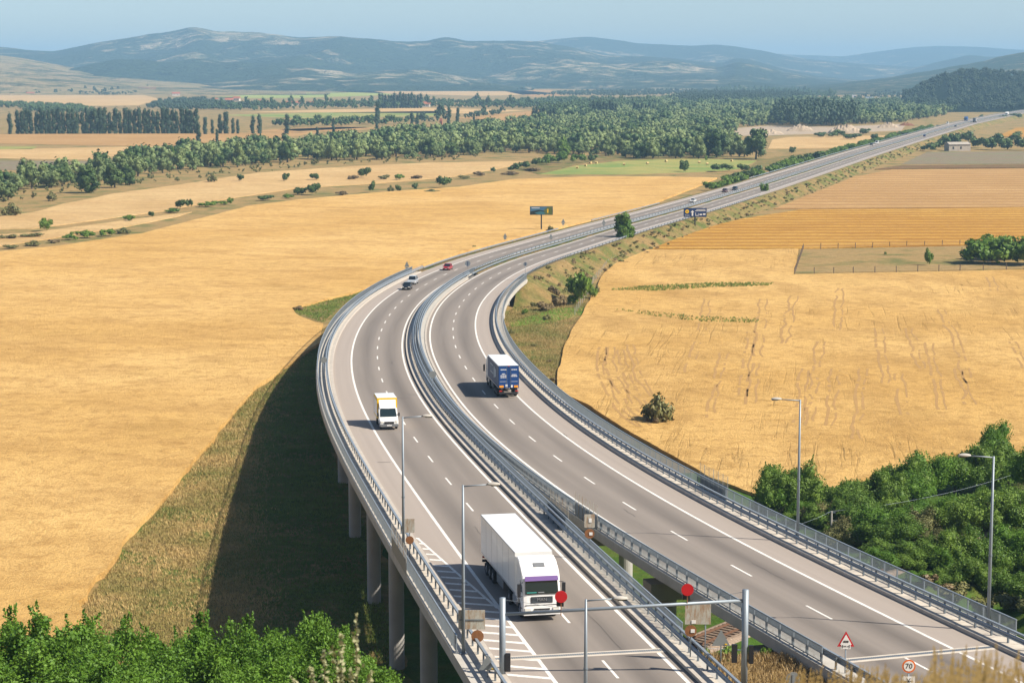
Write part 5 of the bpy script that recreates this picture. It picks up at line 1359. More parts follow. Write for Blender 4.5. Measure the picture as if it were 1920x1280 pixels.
def truck_cab(o, paint, visor=None, letters=None):
    prof = [(0.02, 0.42), (0.06, 0.75), (0.05, 1.05), (0.02, 1.75), (-0.20, 2.72), (-0.30, 2.98), (-0.75, 3.36), (-1.25, 3.62), (-1.35, 3.72), (-2.15, 3.90), (-2.22, 0.95), (-1.98, 0.92), (-1.86, 1.12), (-1.58, 1.24), (-1.22, 1.24), (-0.94, 1.12), (-0.82, 0.92), (-0.72, 0.42)]
    def sec(x, k):
        cy, cz = -1.1, 2.0
        return [(x, cy + (a - cy) * k if a > -0.5 else a, (cz + (b - cz) * (1 - (1 - k) * 0.6)) if b > 2.8 else b) for a, b in prof]
    cab = obj('cab', MB().loft([sec(-1.24, 0.93), sec(-1.19, 0.97), sec(-1.0, 0.995), sec(0, 1.01), sec(1.0, 0.995), sec(1.19, 0.97), sec(1.24, 0.93)]), paint, o)
    gl = obj('windscreen', quad([(-1.10, 0.045, 1.80), (1.10, 0.045, 1.80), (1.06, -0.155, 2.70), (-1.06, -0.155, 2.70)], 0.03), M['glass'], cab)
    obj('dashboard_display', quad([(0.35, 0.082, 1.88), (1.0, 0.082, 1.88), (1.0, 0.062, 1.95), (0.35, 0.062, 1.95)], 0.012), M['teal'], gl)
    obj('dashboard_paper', quad([(-0.15, 0.082, 1.88), (0.25, 0.082, 1.88), (0.25, 0.062, 1.94), (-0.15, 0.062, 1.94)], 0.012), M['greybump'], gl)
    if visor: obj('sun_visor', quad([(-1.12, -0.05, 2.66), (1.12, -0.05, 2.66), (1.08, -0.16, 2.94), (-1.08, -0.16, 2.94)], 0.05), visor, cab)
    for s_ in (-1, 1):
        obj('side_window', quad([(s_ * 1.23, -0.25, 1.85), (s_ * 1.23, -1.05, 1.85), (s_ * 1.22, -1.05, 2.6), (s_ * 1.21, -0.42, 2.6)], 0.02 * s_, (1, 0, 0)), M['glass'], cab)
        m_ = MB().box((s_ * 1.48, -0.12, 2.15), (0.22, 0.14, 0.62)).box((s_ * 1.48, -0.12, 1.72), (0.20, 0.13, 0.24)).tube([(s_ * 1.2, -0.2, 2.55), (s_ * 1.48, -0.12, 2.5)], 0.02, 6).tube([(s_ * 1.2, -0.2, 1.65), (s_ * 1.48, -0.12, 1.62)], 0.02, 6)
        obj('mirror', m_, M['black'], cab)
        obj('headlamp', MB().box((s_ * 0.93, 0.085, 0.80), (0.40, 0.07, 0.20)), M['lamp_w'], cab)
        obj('wind_deflector', quad([(s_ * 1.23, -2.2, 1.2), (s_ * 1.25, -2.65, 1.2), (s_ * 1.25, -2.65, 3.75), (s_ * 1.22, -2.2, 3.85)], 0.03 * s_, (1, 0, 0)), paint, cab)
        obj('door_handle', MB().box((s_ * 1.25, -1.0, 1.62), (0.03, 0.16, 0.05)), M['black'], cab)
        for k in range(2): obj('step', MB().box((s_ * 1.2, -0.55, 0.5 + k * 0.3), (0.12, 0.4, 0.05)), M['black'], cab)
    g = obj('grille', MB().box((0, 0.055, 1.42), (1.42, 0.05, 0.40)), M['black'], cab)
    for k in range(4): obj('grille_bar', MB().box((0, 0.085, 1.27 + k * 0.085), (1.36, 0.02, 0.022)), M['steel_d'], g)
    obj('bumper', MB().box((0, 0.06, 0.56), (2.46, 0.12, 0.30)), paint, cab, bevel=0.03)
    obj('bumper_intake', MB().box((0, 0.085, 0.80), (1.05, 0.04, 0.09)), M['black'], cab)
    obj('panel_gap', MB().box((0, 0.058, 1.08), (2.2, 0.03, 0.03)), M['black'], cab)
    obj('number_plate', MB().box((0.0, 0.125, 0.55), (0.52, 0.02, 0.11)), M['signwhite'], cab)
    obj('roof_hatch', MB().box((0, -0.98, 3.50), (0.75, 0.42, 0.04), mat=Matrix.Rotation(-0.47, 3, 'X')), M['greybump'], cab)
    w = MB(); w.box((-0.55, 0.07, 1.86), (0.7, 0.02, 0.025), mat=Matrix.Rotation(0.12, 3, 'Y')).box((0.45, 0.07, 1.86), (0.7, 0.02, 0.025), mat=Matrix.Rotation(0.12, 3, 'Y'))
    obj('wiper_blade', w, M['black'], cab)
    if letters:
        me = text_mesh(letters, 0.30, M['alloy'], 0.01); t = link('lettering', me, g, (0, 0.10, 1.44), (PI / 2, 0, PI))
    return cab
def trailer(o, y0, y1, side, roof, front, rear=None, zb=1.22, zt_=4.0, doors=None):
    b = obj('trailer_body', MB().box((0, (y0 + y1) / 2, (zb + zt_) / 2), (2.54, y0 - y1, zt_ - zb)), side, o, bevel=0.02)
    obj('trailer_roof', MB().box((0, (y0 + y1) / 2, zt_ + 0.012), (2.50, y0 - y1 - 0.04, 0.02)), roof, b)
    fr = MB()
    for s_ in (-1, 1):
        fr.box((s_ * 1.272, (y0 + y1) / 2, zt_ - 0.03), (0.03, y0 - y1, 0.09)); fr.box((s_ * 1.272, (y0 + y1) / 2, zb + 0.05), (0.03, y0 - y1, 0.12))
    obj('edge_trim', fr, M['alloy'] if roof is M['white'] else side, b)
    if roof is M['white'] and side is M['whiteside']:
        for s_ in (-1, 1):
            for k in range(1, 6): obj('panel_seam', MB().box((s_ * 1.2715, y0 + (y1 - y0) * k / 6, (zb + zt_) / 2), (0.006, 0.02, zt_ - zb - 0.3)), M['greybump'], b)
    ch = MB()
    for s_ in (-1, 1): ch.box((s_ * 0.45, (y0 + y1) / 2, zb - 0.16), (0.14, y0 - y1 - 0.3, 0.30))
    for k in range(8): ch.box((0, y0 - 1.2 - k * 1.6, zb - 0.16), (2.2, 0.1, 0.12))
    obj('chassis', ch, M['chassis'], o)
    for k in range(3):
        for s_ in (-1, 1): wheel(o, s_ * 1.08, y1 + 2.2 + k * 1.31, 0.50, 0.38)
    for s_ in (-1, 1):
        obj('side_guard', MB().box((s_ * 1.20, y1 + 7.6, 0.78), (0.04, 2.6, 0.62)), M['greybump'], o)
        obj('landing_leg', MB().box((s_ * 0.6, y0 - 2.6, 0.62), (0.14, 0.14, 1.0)), M['chassis'], o)
    obj('rear_bumper', MB().box((0, y1 + 0.06, 0.62), (2.4, 0.12, 0.18)), M['chassis'], o)
    for s_ in (-1, 1):
        obj('tail_lamp', MB().box((s_ * 1.0, y1 - 0.02, 0.88), (0.36, 0.06, 0.14)), M['lamp_r'], o)
        obj('mud_flap', MB().box((s_ * 1.05, y1 + 1.5, 0.52), (0.42, 0.03, 0.5)), M['black'], o)
    return b
def tractor_run(o, yd):
    for s_ in (-1, 1):
        wheel(o, s_ * 1.06, -1.40, 0.51, 0.32); wheel(o, s_ * 0.98, yd, 0.51, 0.60)
        obj('fuel_tank', MB().box((s_ * 1.0, -3.2, 0.75), (0.45, 1.5, 0.55)), M['alloy'], o, bevel=0.06)
    obj('tractor_frame', MB().box((0, -3.2, 0.92), (0.9, 5.0, 0.26)), M['chassis'], o)
def place(o, c, px, py, inbound, de=0.0):
    s_, e = c.locate(at(px, py, zr)); e += de
    o.location = c.p(s_, e, 0.012)
    rz = c.head(s_) - PI / 2; sl = math.atan(c.slope(s_))
    if inbound: rz += PI; sl = -sl
    o.rotation_euler = (sl, 0, rz); o.rotation_mode = 'XYZ'
    return o
# white articulated lorry
o = thing('articulated_truck', 'white articulated lorry with purple visor driving towards the gantry', 'truck')
truck_cab(o, M['white'], M['purple'], 'MAN'); tractor_run(o, -5.0)
trailer(o, -2.75, -16.35, M['whiteside'], M['white'], M['white'])
place(o, LC, 1016, 1164, True)
# blue lorry seen from behind
o = thing('articulated_truck', 'blue lorry with white roof seen from behind on the outbound carriageway', 'truck')
truck_cab(o, M['whiteside']); tractor_run(o, -5.0)
y1 = -15.4
b = trailer(o, -2.75, y1, M['bluepaint'], M['white'], M['white'])
for s_ in (-1, 1):
    d = obj('rear_door', MB().box((s_ * 0.625, y1 - 0.03, 2.58), (1.20, 0.05, 2.62)), M['bluedoor'], b)
    obj('lock_bar', MB().tube([(s_ * 0.25, y1 - 0.07, 1.3), (s_ * 0.25, y1 - 0.07, 3.85)], 0.022, 6), M['steel_d'], d)
    for z, w in ((3.52, 0.72), (2.98 - (0.1 if s_ > 0 else 0), 0.42 + 0.2 * (s_ > 0)), (2.78 - (0.08 if s_ > 0 else 0), 0.8), (2.56, 0.8 if s_ < 0 else 0)):
        if w:
            mbt = MB(); n = max(4, int(w / 0.075))
            for k in range(n):
                mbt.box((s_ * 0.66 + (k - (n - 1) / 2) * w / n, y1 - 0.062, z), (w / n * 0.72, 0.012, 0.085 + 0.03 * ((k * 7) % 3)))
            tag(obj('lettering', mbt, M['text'], d), kind='stuff')
    obj('stripe', MB().box((s_ * 0.66, y1 - 0.062, 2.05), (0.9, 0.012, 0.03)), M['text'], d)
    obj('marker_plate', MB().box((s_ * 0.90, y1 - 0.07, 1.44), (0.52, 0.02, 0.26)), M['lamp_o'], d)
obj('label_panel', MB().box((-0.28, y1 - 0.065, 1.55), (0.24, 0.015, 0.3)), M['text'], b)
obj('label_panel', MB().box((0.38, y1 - 0.065, 1.46), (0.2, 0.015, 0.3)), M['text'], b)
obj('roof_lamp', MB().box((0.0, y1 - 0.05, 3.95), (0.2, 0.05, 0.08)), M['lamp_r'], b)
obj('side_panel', quad([(-1.295, y1 + 2.6, 2.35), (-1.295, y1 + 5.2, 1.95), (-1.295, y1 + 5.2, 3.05), (-1.295, y1 + 4.6, 3.55), (-1.295, y1 + 3.9, 3.3), (-1.295, y1 + 2.6, 3.2)], -0.01, (1, 0, 0)), M['sidegrey'], b)
lp = obj('side_panel', quad([(-1.295, y1 + 5.6, 2.3), (-1.295, y1 + 9.2, 2.3), (-1.295, y1 + 9.2, 3.45), (-1.295, y1 + 5.6, 3.45)], -0.01, (1, 0, 0)), M['sidegrey'], b)
for k in range(4):
    mbt = MB(); yk = y1 + 6.05 + k * 0.9
    mbt.box((-1.31, yk, 2.88), (0.012, 0.18, 0.8)).box((-1.31, yk + 0.42, 2.88), (0.012, 0.16, 0.8)).box((-1.31, yk + 0.2, 3.2), (0.011, 0.44, 0.16))
    obj('letter', mbt, M['bluepaint'], lp)
o.location = (0, 0, 0)
s_, e = RC.locate(at(954, 746, zr)); s_ += 15.4
o.location = RC.p(s_, e, 0.012); o.rotation_euler = (math.atan(RC.slope(s_ - 8)), 0, RC.head(s_ - 8) - PI / 2)
sb_, eb_ = RC.locate(at(954, 746, zr)); tgt = RC.p(sb_, eb_, 0.012); fw = Vector((math.cos(RC.head(s_ - 8)), math.sin(RC.head(s_ - 8)), RC.slope(s_ - 8))); o.location = tgt + fw * 15.4
# yellow and white box van
o = thing('box_van', 'box van with yellow load box and white cab on the inbound carriageway', 'van')
prof = [(0.0, 0.38), (0.04, 0.62), (0.0, 0.98), (-0.55, 1.22), (-0.85, 1.30), (-1.62, 2.10), (-1.80, 2.16), (-2.35, 2.18), (-2.40, 0.55), (-1.42, 0.45), (-1.36, 0.72), (-1.05, 0.84), (-0.72, 0.72), (-0.66, 0.38)]
def sec(x, k): return [(x, -1.2 + (a + 1.2) * (k if a > -0.7 else 1), 0.9 + (b_ - 0.9) * (1 if b_ < 1.1 else 1 - (1 - k) * 0.5)) for a, b_ in prof]
cab = obj('cab', MB().loft([sec(-1.0, 0.90), sec(-0.93, 0.97), sec(0, 1.02), sec(0.93, 0.97), sec(1.0, 0.90)]), M['white'], o)
obj('windscreen', quad([(-0.90, -0.86, 1.335), (0.90, -0.86, 1.335), (0.84, -1.585, 2.095), (-0.84, -1.585, 2.095)], 0.035, (0, 0.7, 0.7)), M['glass'], cab)
obj('roof_spoiler', MB().loft([[(-0.88, -1.62, 2.17), (0.88, -1.62, 2.17), (0.82, -1.66, 2.22), (-0.82, -1.66, 2.22)], [(-0.95, -2.38, 2.17), (0.95, -2.38, 2.17), (0.92, -2.38, 3.02), (-0.92, -2.38, 3.02)]]), M['white'], cab)
obj('bumper', MB().box((0, 0.03, 0.50), (1.98, 0.14, 0.34)), M['greybump'], cab, bevel=0.04)
obj('grille', MB().box((0, 0.055, 0.80), (1.05, 0.06, 0.22)), M['black'], cab)
obj('number_plate', MB().box((0, 0.11, 0.50), (0.52, 0.02, 0.11)), M['signwhite'], cab)
for s_ in (-1, 1):
    obj('headlamp', MB().box((s_ * 0.78, -0.02, 0.90), (0.30, 0.12, 0.24)), M['lamp_w'], cab, bevel=0.03)
    obj('mirror', MB().box((s_ * 1.16, -1.0, 1.55), (0.16, 0.12, 0.38)).tube([(s_ * 0.98, -1.05, 1.5), (s_ * 1.16, -1.0, 1.5)], 0.02, 6), M['black'], cab)
    obj('side_window', quad([(s_ * 1.0, -1.25, 1.36), (s_ * 1.0, -2.15, 1.36), (s_ * 0.97, -2.1, 1.98), (s_ * 0.97, -1.65, 1.98)], 0.015 * s_, (1, 0, 0)), M['glass'], cab)
    wheel(o, s_ * 0.86, -1.05, 0.36, 0.24); wheel(o, s_ * 0.80, -4.9, 0.36, 0.42)
box_ = obj('load_box', MB().box((0, -4.75, 2.05), (2.20, 4.3, 2.30)), M['yellow'], o, bevel=0.03)
obj('load_roof', MB().box((0, -4.75, 3.21), (2.14, 4.24, 0.03)), M['white'], box_)
for s_ in (-1, 1):
    obj('side_panel', MB().box((s_ * 1.105, -4.75, 2.0), (0.02, 3.9, 1.7)), M['whiteside'], box_)
    obj('corner_post', MB().box((s_ * 1.11, -6.85, 2.05), (0.03, 0.08, 2.2)), M['steel_d'], box_)
obj('chassis', MB().box((0, -4.4, 0.72), (0.9, 4.8, 0.24)), M['chassis'], o)
place(o, LC, 730, 806, True)
# cars
def car_paint(name, col): return plain(name, col, 0.28, 0.15, var=0.04, scale=1.0, coat=0.6)
CP = {k: car_paint(k + '_car_paint', v) for k, v in {'black': (0.012, 0.016, 0.022), 'silver': (0.42, 0.44, 0.46), 'red': (0.42, 0.012, 0.02), 'white': (0.78, 0.78, 0.76), 'blue': (0.02, 0.06, 0.24), 'grey': (0.10, 0.11, 0.12), 'wine': (0.09, 0.02, 0.025)}.items()}
def car(label, paint, px, py, c, inbound, kind='hatch', group=None):
    o = thing('car' if kind != 'van' else 'van', label, 'car' if kind != 'van' else 'van', group=group)
    if kind == 'hatch': Lc, hw, belt, roof = 4.2, 0.87, 0.92, 1.48; cab_ = [(-0.95, 0.0), (-1.75, 1.0), (-3.25, 0.97), (-3.95, 0.0)]
    elif kind == 'suv': Lc, hw, belt, roof = 4.5, 0.92, 1.05, 1.72; cab_ = [(-1.05, 0.0), (-1.7, 1.0), (-3.7, 0.97), (-4.3, 0.0)]
    elif kind == 'van': Lc, hw, belt, roof = 5.2, 0.98, 1.15, 2.05; cab_ = [(-0.75, 0.0), (-1.45, 1.0), (-5.0, 1.0), (-5.12, 0.0)]
    else: Lc, hw, belt, roof = 4.4, 0.87, 0.90, 1.44; cab_ = [(-1.1, 0.0), (-1.9, 1.0), (-3.0, 0.98), (-3.7, 0.0)]
    st = [(0.0, 0.82, 0.62, 0.34), (-0.12, 0.93, 0.72, 0.24), (-0.6, 1.0, belt * 0.86, 0.20), (-1.1, 1.0, belt * 0.95, 0.20), (-Lc * 0.5, 1.0, belt, 0.20), (-Lc + 0.6, 1.0, belt * 1.02, 0.22), (-Lc + 0.12, 0.95, belt, 0.26), (-Lc, 0.85, belt * 0.9, 0.36)]
    body = obj('body', MB().loft([[(-hw * k * 0.9, y, zb), (-hw * k, y, zb + 0.2), (-hw * k, y, zt2 - 0.1), (-hw * k * 0.9, y, zt2), (hw * k * 0.9, y, zt2), (hw * k, y, zt2 - 0.1), (hw * k, y, zb + 0.2), (hw * k * 0.9, y, zb)] for y, k, zt2, zb in st]), paint, o)
    def hgt(u): return belt * 0.97 + (roof - belt * 0.97) * u
    gl = obj('window_glass', MB().loft([[(-hw * (0.9 - 0.16 * u), y, hgt(u) - 0.02), (hw * (0.9 - 0.16 * u), y, hgt(u) - 0.02), (hw * 0.9, y * 1.0, belt * 0.9), (-hw * 0.9, y, belt * 0.9)] for y, u in cab_]), M['glass_car'], o)
    ya, yb = cab_[1][0], cab_[2][0]
    obj('roof_panel', MB().loft([[(-hw * 0.75, ya + 0.02, roof - 0.03), (hw * 0.75, ya + 0.02, roof - 0.03), (hw * 0.70, ya - 0.05, roof + 0.02), (-hw * 0.70, ya - 0.05, roof + 0.02)], [(-hw * 0.75, yb - 0.02, roof - 0.05), (hw * 0.75, yb - 0.02, roof - 0.05), (hw * 0.70, yb, roof + 0.005), (-hw * 0.70, yb, roof + 0.005)]]), paint, o)
    if kind == 'van': obj('load_side', MB().box((0, -3.5, 1.6), (hw * 1.86, 3.1, 0.86)), paint, o, bevel=0.06)
    for s_ in (-1, 1):
        pl = MB().tube([(s_ * hw * 0.88, cab_[0][0] - 0.03, belt * 0.97), (s_ * hw * 0.745, ya, roof - 0.02)], 0.035, 5).tube([(s_ * hw * 0.885, -Lc * 0.55, belt), (s_ * hw * 0.75, -Lc * 0.55, roof - 0.03)], 0.035, 5).tube([(s_ * hw * 0.88, cab_[3][0] + 0.03, belt), (s_ * hw * 0.745, yb, roof - 0.03)], 0.05, 5)
        obj('door_pillar', pl, paint, o)
        obj('headlamp', MB().box((s_ * hw * 0.70, -0.05, 0.64), (0.36, 0.16, 0.16)), M['lamp_w'], o)
        obj('tail_lamp', MB().box((s_ * hw * 0.74, -Lc + 0.03, 0.78), (0.26, 0.12, 0.2)), M['lamp_r'], o)
        obj('mirror', MB().box((s_ * (hw + 0.1), cab_[0][0] - 0.45, belt + 0.06), (0.18, 0.12, 0.13)), paint, o)
        wheel(o, s_ * (hw - 0.10), -0.80, 0.31, 0.2); wheel(o, s_ * (hw - 0.10), -Lc + 0.85, 0.31, 0.2)
    obj('grille', MB().box((0, 0.0, 0.46), (0.9, 0.06, 0.16)), M['black'], o)
    obj('number_plate', MB().box((0, 0.035, 0.40), (0.5, 0.02, 0.1)), M['signwhite'], o)
    place(o, c, px, py, inbound)
    return o
car('black hatchback ahead of the silver car on the inbound viaduct', CP['black'], 761, 544, LC, True)
car('silver car close behind the black hatchback', CP['silver'], 771, 534, LC, True, 'suv')
car('bright red car at the far end of the inbound viaduct', CP['red'], 836, 507, LC, True, 'sedan')
car('black off-road car near the solitary bushy tree', CP['black'], 1168, 414, LC, True, 'suv')
car('white saloon car left of the blue billboard top', CP['white'], 1297, 380, LC, True, 'sedan')
car('dark wine coloured car in the pair behind the white saloon', CP['wine'], 1357, 361, LC, True)
car('black car at the rear of the pair behind the white saloon', CP['black'], 1376, 357, LC, True)
car('dark car just ahead of the white van on the straight', CP['black'], 1633, 273, LC, True)
car('white van on the inbound straight behind a dark car', CP['white'], 1643, 270, LC, True, 'van')
car('dark car alone on the inbound straight', CP['grey'], 1698, 253, LC, True)
car('white van farther up the inbound straight', CP['white'], 1776, 233, LC, True, 'van')
car('blue car on the outbound straight', CP['blue'], 1734, 256, RC, False)
car('dark car behind the grey lorry on the outbound straight', CP['grey'], 1792, 238, RC, False)
car('small dark car far up the outbound straight', CP['grey'], 1881, 218, RC, False)
for label, px, py, c, inb, m_ in (('blue lorry far up the inbound straight', 1810, 227, LC, True, M['bluedoor']), ('grey lorry seen from behind on the outbound straight', 1829, 229, RC, False, M['greybump']), ('white lorry at the far right end of the motorway', 1887, 217, LC, True, M['whiteside'])):
    o = thing('truck', label, 'truck'); truck_cab(o, M['whiteside'] if m_ is not M['bluedoor'] else m_)
    tractor_run(o, -5.0); trailer(o, -2.75, -12.0, m_, m_, m_); place(o, c, px, py, inb)

# ------------------------------------------------------------------ lamps, gantry, signs
def find_s(c, e, px, lo=90, hi=460):
    """where the line at offset e crosses the direction of that column"""
    best = None
    for s_ in np.arange(c.s_at_y(lo) if lo > c.c[0, 1] else 0.0, c.s_at_y(hi), 0.25):
        q = c.p(s_, e, 0.2); d = ((q - Vector((0, 0, HC)))); z_c = d.y * math.cos(TH) - d.z * math.sin(TH); u = d.x / z_c * F + 960
        if best is None or abs(u - px) < best[0]: best = (abs(u - px), s_)
    return best[1]
def street_lamp(p, side, label, H=11.7, arm=1.5):
    o = thing('street_lamp', label, 'street lamp', p, 0, 'street lamps')
    obj('pole', MB().tube([(0, 0, 0), (0, 0, H * 0.5), (0, 0, H)], [0.12, 0.10, 0.065], 10), M['steel'], o, smooth_=True)
    obj('base_plate', MB().box((0, 0, 0.02), (0.4, 0.4, 0.05)), M['steel_d'], o)
    obj('joint_collar', MB().tube([(0, 0, H * 0.42), (0, 0, H * 0.42 + 0.1)], 0.125, 10), M['steel_d'], o)
    obj('arm', MB().tube([(0, 0, H - 0.08), (side * arm * 0.5, 0, H - 0.02), (side * arm, 0, H + 0.03)], [0.045, 0.04, 0.035], 8), M['steel'], o, smooth_=True)
    secs = []
    for k in range(9):
        t_ = k / 8; w = 0.03 + 0.20 * math.sin(PI * (0.08 + 0.86 * t_)) ** 0.7; h = 0.03 + 0.11 * math.sin(PI * (0.06 + 0.88 * t_)) ** 0.7
        secs.append([(side * (arm - 0.05 + 0.78 * t_), w * math.cos(a), H + 0.05 + h * math.sin(a) * (1 if math.sin(a) > 0 else 0.55)) for a in np.linspace(0, 2 * PI, 13)[:-1]])
    hd = obj('lamp_head', MB().loft(secs), M['concrete'], o, smooth_=True)
    obj('lens', MB().box((side * (arm + 0.45), 0, H - 0.03), (0.5, 0.24, 0.04)), M['glass'], hd)
    return o
for c, e, px, top_py, lo, hi, side, lb in ((LC, 4.3, 757, 781, 140, 190, 1, 'tall street lamp on the inbound viaduct rim beside the box van'), (LC, 4.3, 876, 909, 118, 140, 1, 'tall street lamp on the inbound rim beside the white lorry'), (LC, 4.3, 1098, 1123, 90, 108, 1, 'street lamp standing just inside the gantry at the bottom edge'),
                                (RC, 4.3, 1495, 749, 140, 190, -1, 'street lamp on the outbound rim in front of the wheat'), (RC, 4.3, 1851, 855, 112, 140, -1, 'street lamp on the outbound rim in front of the thicket')):
    s_ = find_s(c, e, px, lo, hi); q = c.p(s_, e, 0.2)
    if px == 1098: q = at_depth(1098, 1250, 104.0); q.z = zr(104.0)
    street_lamp(q, side, lb, max(6.0, at_depth(px, top_py, q.y).z - q.z))
# gantry across the inbound carriageway
YG = 112.5
a, b = at_depth(942, 1130, YG), at_depth(1398, 1108, YG)
za, zb_ = at_depth(942, 1120, YG).z, at_depth(1398, 1105, YG).z
o = thing('signal_gantry', 'grey tubular height gantry with two red discs over the inbound carriageway', 'gantry', (a.x, YG, 15.0))
L0 = o.location.copy()
for q, z in ((a, za), (b, zb_)):
    obj('post', MB().tube([Vector((q.x, YG, 14.0)) - L0, Vector((q.x, YG, z)) - L0], 0.19, 14), M['steel'], o, smooth_=True)
c0 = Vector((a.x, YG, at_depth(945, 1151, YG).z)) - L0; c1 = Vector((b.x, YG, at_depth(1395, 1125, YG).z)) - L0
bm_ = obj('beam', MB().tube([c0, c0.lerp(c1, 0.5), c1], 0.10, 12), M['steel'], o, smooth_=True)
for px, py in ((1052, 1118), (1289, 1105)):
    q = at_depth(px, py, YG - 0.12) - L0; u = (q.x - c0.x) / (c1.x - c0.x); bz = c0.lerp(c1, u)
    d = obj('red_disc', MB().disc(q, (0, 1, 0.0), 0.36, 28, 0.03), M['redsign'], o)
    obj('disc_bracket', MB().tube([(q.x, bz.y - 0.05, bz.z - 0.25), (q.x, q.y + 0.03, q.z)], 0.03, 6), M['rust'], d)
    obj('signal_box', MB().box((q.x - 0.05, bz.y + 0.15, q.z - 0.42), (0.42, 0.25, 0.42)), M['black'], d)
obj('stay_wire', MB().tube([Vector((a.x, YG, za - 0.1)) - L0, c0.lerp(c1, 0.3) + Vector((0, 0, 0.02))], 0.012, 5), M['steel_d'], o)
obj('stay_wire', MB().tube([Vector((b.x, YG, zb_ - 0.1)) - L0, c0.lerp(c1, 0.72) + Vector((0, 0, 0.02))], 0.012, 5), M['steel_d'], o)
for px, py, w, lb in ((952, 1241, 0.24, 1), (1377, 1224, 0.24, 1), (1408, 1226, 0.22, 1)):
    q = at_depth(px, py, YG - 0.1)
    t_ = thing('traffic_light', ['black traffic signal seen from behind on the left gantry post', 'black traffic signal left of the right gantry post', 'black traffic signal right of the right gantry post'][[952, 1377, 1408].index(px)], 'traffic light', q, 0, 'traffic signals on the gantry')
    obj('housing', MB().box((0, 0, 0), (w * 1.35, 0.22, 1.08)), M['black'], t_, bevel=0.02)
    for k in range(3):
        obj('visor', MB().tube([(0, 0.1, -0.32 + k * 0.32), (0, 0.28, -0.32 + k * 0.32)], 0.11, 10), M['black'], t_)
    obj('bracket', MB().box((0.22 if px == 1377 else -0.2, 0, 0.2), (0.3, 0.05, 0.05)), M['steel_d'], t_)
def sign(label, parts, p, top, posts=(0.0,), rz=0.0, cat='road sign', group=None, r=0.04):
    """parts: (shape, dx, z, w, h, material) measured from the foot p"""
    o = thing('road_sign', label, cat, p, rz, group)
    for dx in posts: obj('post', MB().tube([(dx, 0.05, -0.1), (dx, 0.05, top)], r, 8), M['steel'], o, smooth_=True)
    for it in parts:
        sh, dx, z, w, h, m_ = it[:6]; yy = it[6] if len(it) > 6 else 0.0; nm = it[7] if len(it) > 7 else 'sign_plate'
        if sh == 'box':
            pl = obj(nm, MB().box((dx, yy, z), (w, 0.03, h)), m_, o)
        elif sh == 'disc': pl = obj(nm, MB().disc((dx, yy, z), (0, 1, 0), w / 2, 24, 0.03), m_, o)
        elif sh == 'tri': pl = obj(nm, quad([(dx - w / 2, yy, z - h / 2), (dx + w / 2, yy, z - h / 2), (dx, yy, z + h / 2)], 0.03), m_, o)
    return o
def foot_at(c, e, px, lo, hi, h=0.2):
    s_ = find_s(c, e, px, lo, hi); return c.p(s_, e, h)
def zpix(p, py):     # height above foot of a picture row at that distance
    return at_depth(960, py, p.y).z - p.z
p = foot_at(LC, 3.9, 768, 140, 185); s = pxs(p.y)
sign('small rusty sign back and disc beside the first street lamp', [('box', 0.0, zpix(p, 985), 0.75, 1.05, M['rustwhite']), ('disc', 0, zpix(p, 1012), 0.62, 0, M['rust']), ('box', 0.12, zpix(p, 1012), 0.2, 0.2, M['signwhite'], 0.08, 'sticker')], p, zpix(p, 973))
p = foot_at(LC, 3.8, 885, 115, 140)
sign('large stained sign back with round rusty disc beside the second lamp', [('box', 0.0, zpix(p, 1161), 1.62, 1.2, M['rustwhite']), ('disc', 0.35, zpix(p, 1192), 0.76, 0, M['rust']), ('box', 0.5, zpix(p, 1191), 0.25, 0.25, M['signwhite'], 0.04, 'sticker'), ('box', 0, zpix(p, 1161) , 1.5, 0.06, M['steel_d'], -0.04, 'brace')], p, zpix(p, 1146), (-0.45, 0.35))
p = foot_at(LC, 3.8, 915, 105, 128)
sign('grey triangular sign back below the large stained sign', [('tri', 0, zpix(p, 1241), 1.05, 0.92, M['signback']), ('box', 0.3, zpix(p, 1253), 0.14, 0.06, M['yellow'], -0.02, 'sticker')], p, zpix(p, 1228))
p = foot_at(LC, -9.3, 1105, 140, 200)
sign('brown rusty sign back and disc on the inner rim between the carriageways', [('box', 0, zpix(p, 976), 0.78, 1.0, M['rustwhite']), ('disc', 0, zpix(p, 1000), 0.74, 0, M['rust']), ('box', 0.05, zpix(p, 975), 0.22, 0.3, M['signwhite'], -0.03, 'sticker'), ('box', 0.1, zpix(p, 1000), 0.25, 0.22, M['signwhite'], -0.03, 'sticker')], p, zpix(p, 964))
p = foot_at(LC, -9.3, 1307, 112, 135)
sign('large rusty sign back on two posts above the railway track', [('box', 0, zpix(p, 1151), 1.55, 1.22, M['rustwhite']), ('disc', -0.42, zpix(p, 1182), 0.72, 0, M['rust']), ('box', -0.25, zpix(p, 1165), 0.26, 0.2, M['signwhite'], -0.03, 'sticker'), ('box', -0.3, zpix(p, 1182), 0.24, 0.2, M['signwhite'], -0.03, 'sticker')], p, zpix(p, 1136), (-0.42, 0.46))
p = Vector((at_depth(1352, 1195, 117).x, 117, 14.2))
sign('grey triangular sign back between the two bridge ends', [('tri', 0, zpix(p, 1195), 1.12, 1.0, M['signback']), ('box', 0.3, zpix(p, 1207), 0.14, 0.06, M['yellow'], -0.02, 'sticker')], p, zpix(p, 1185))
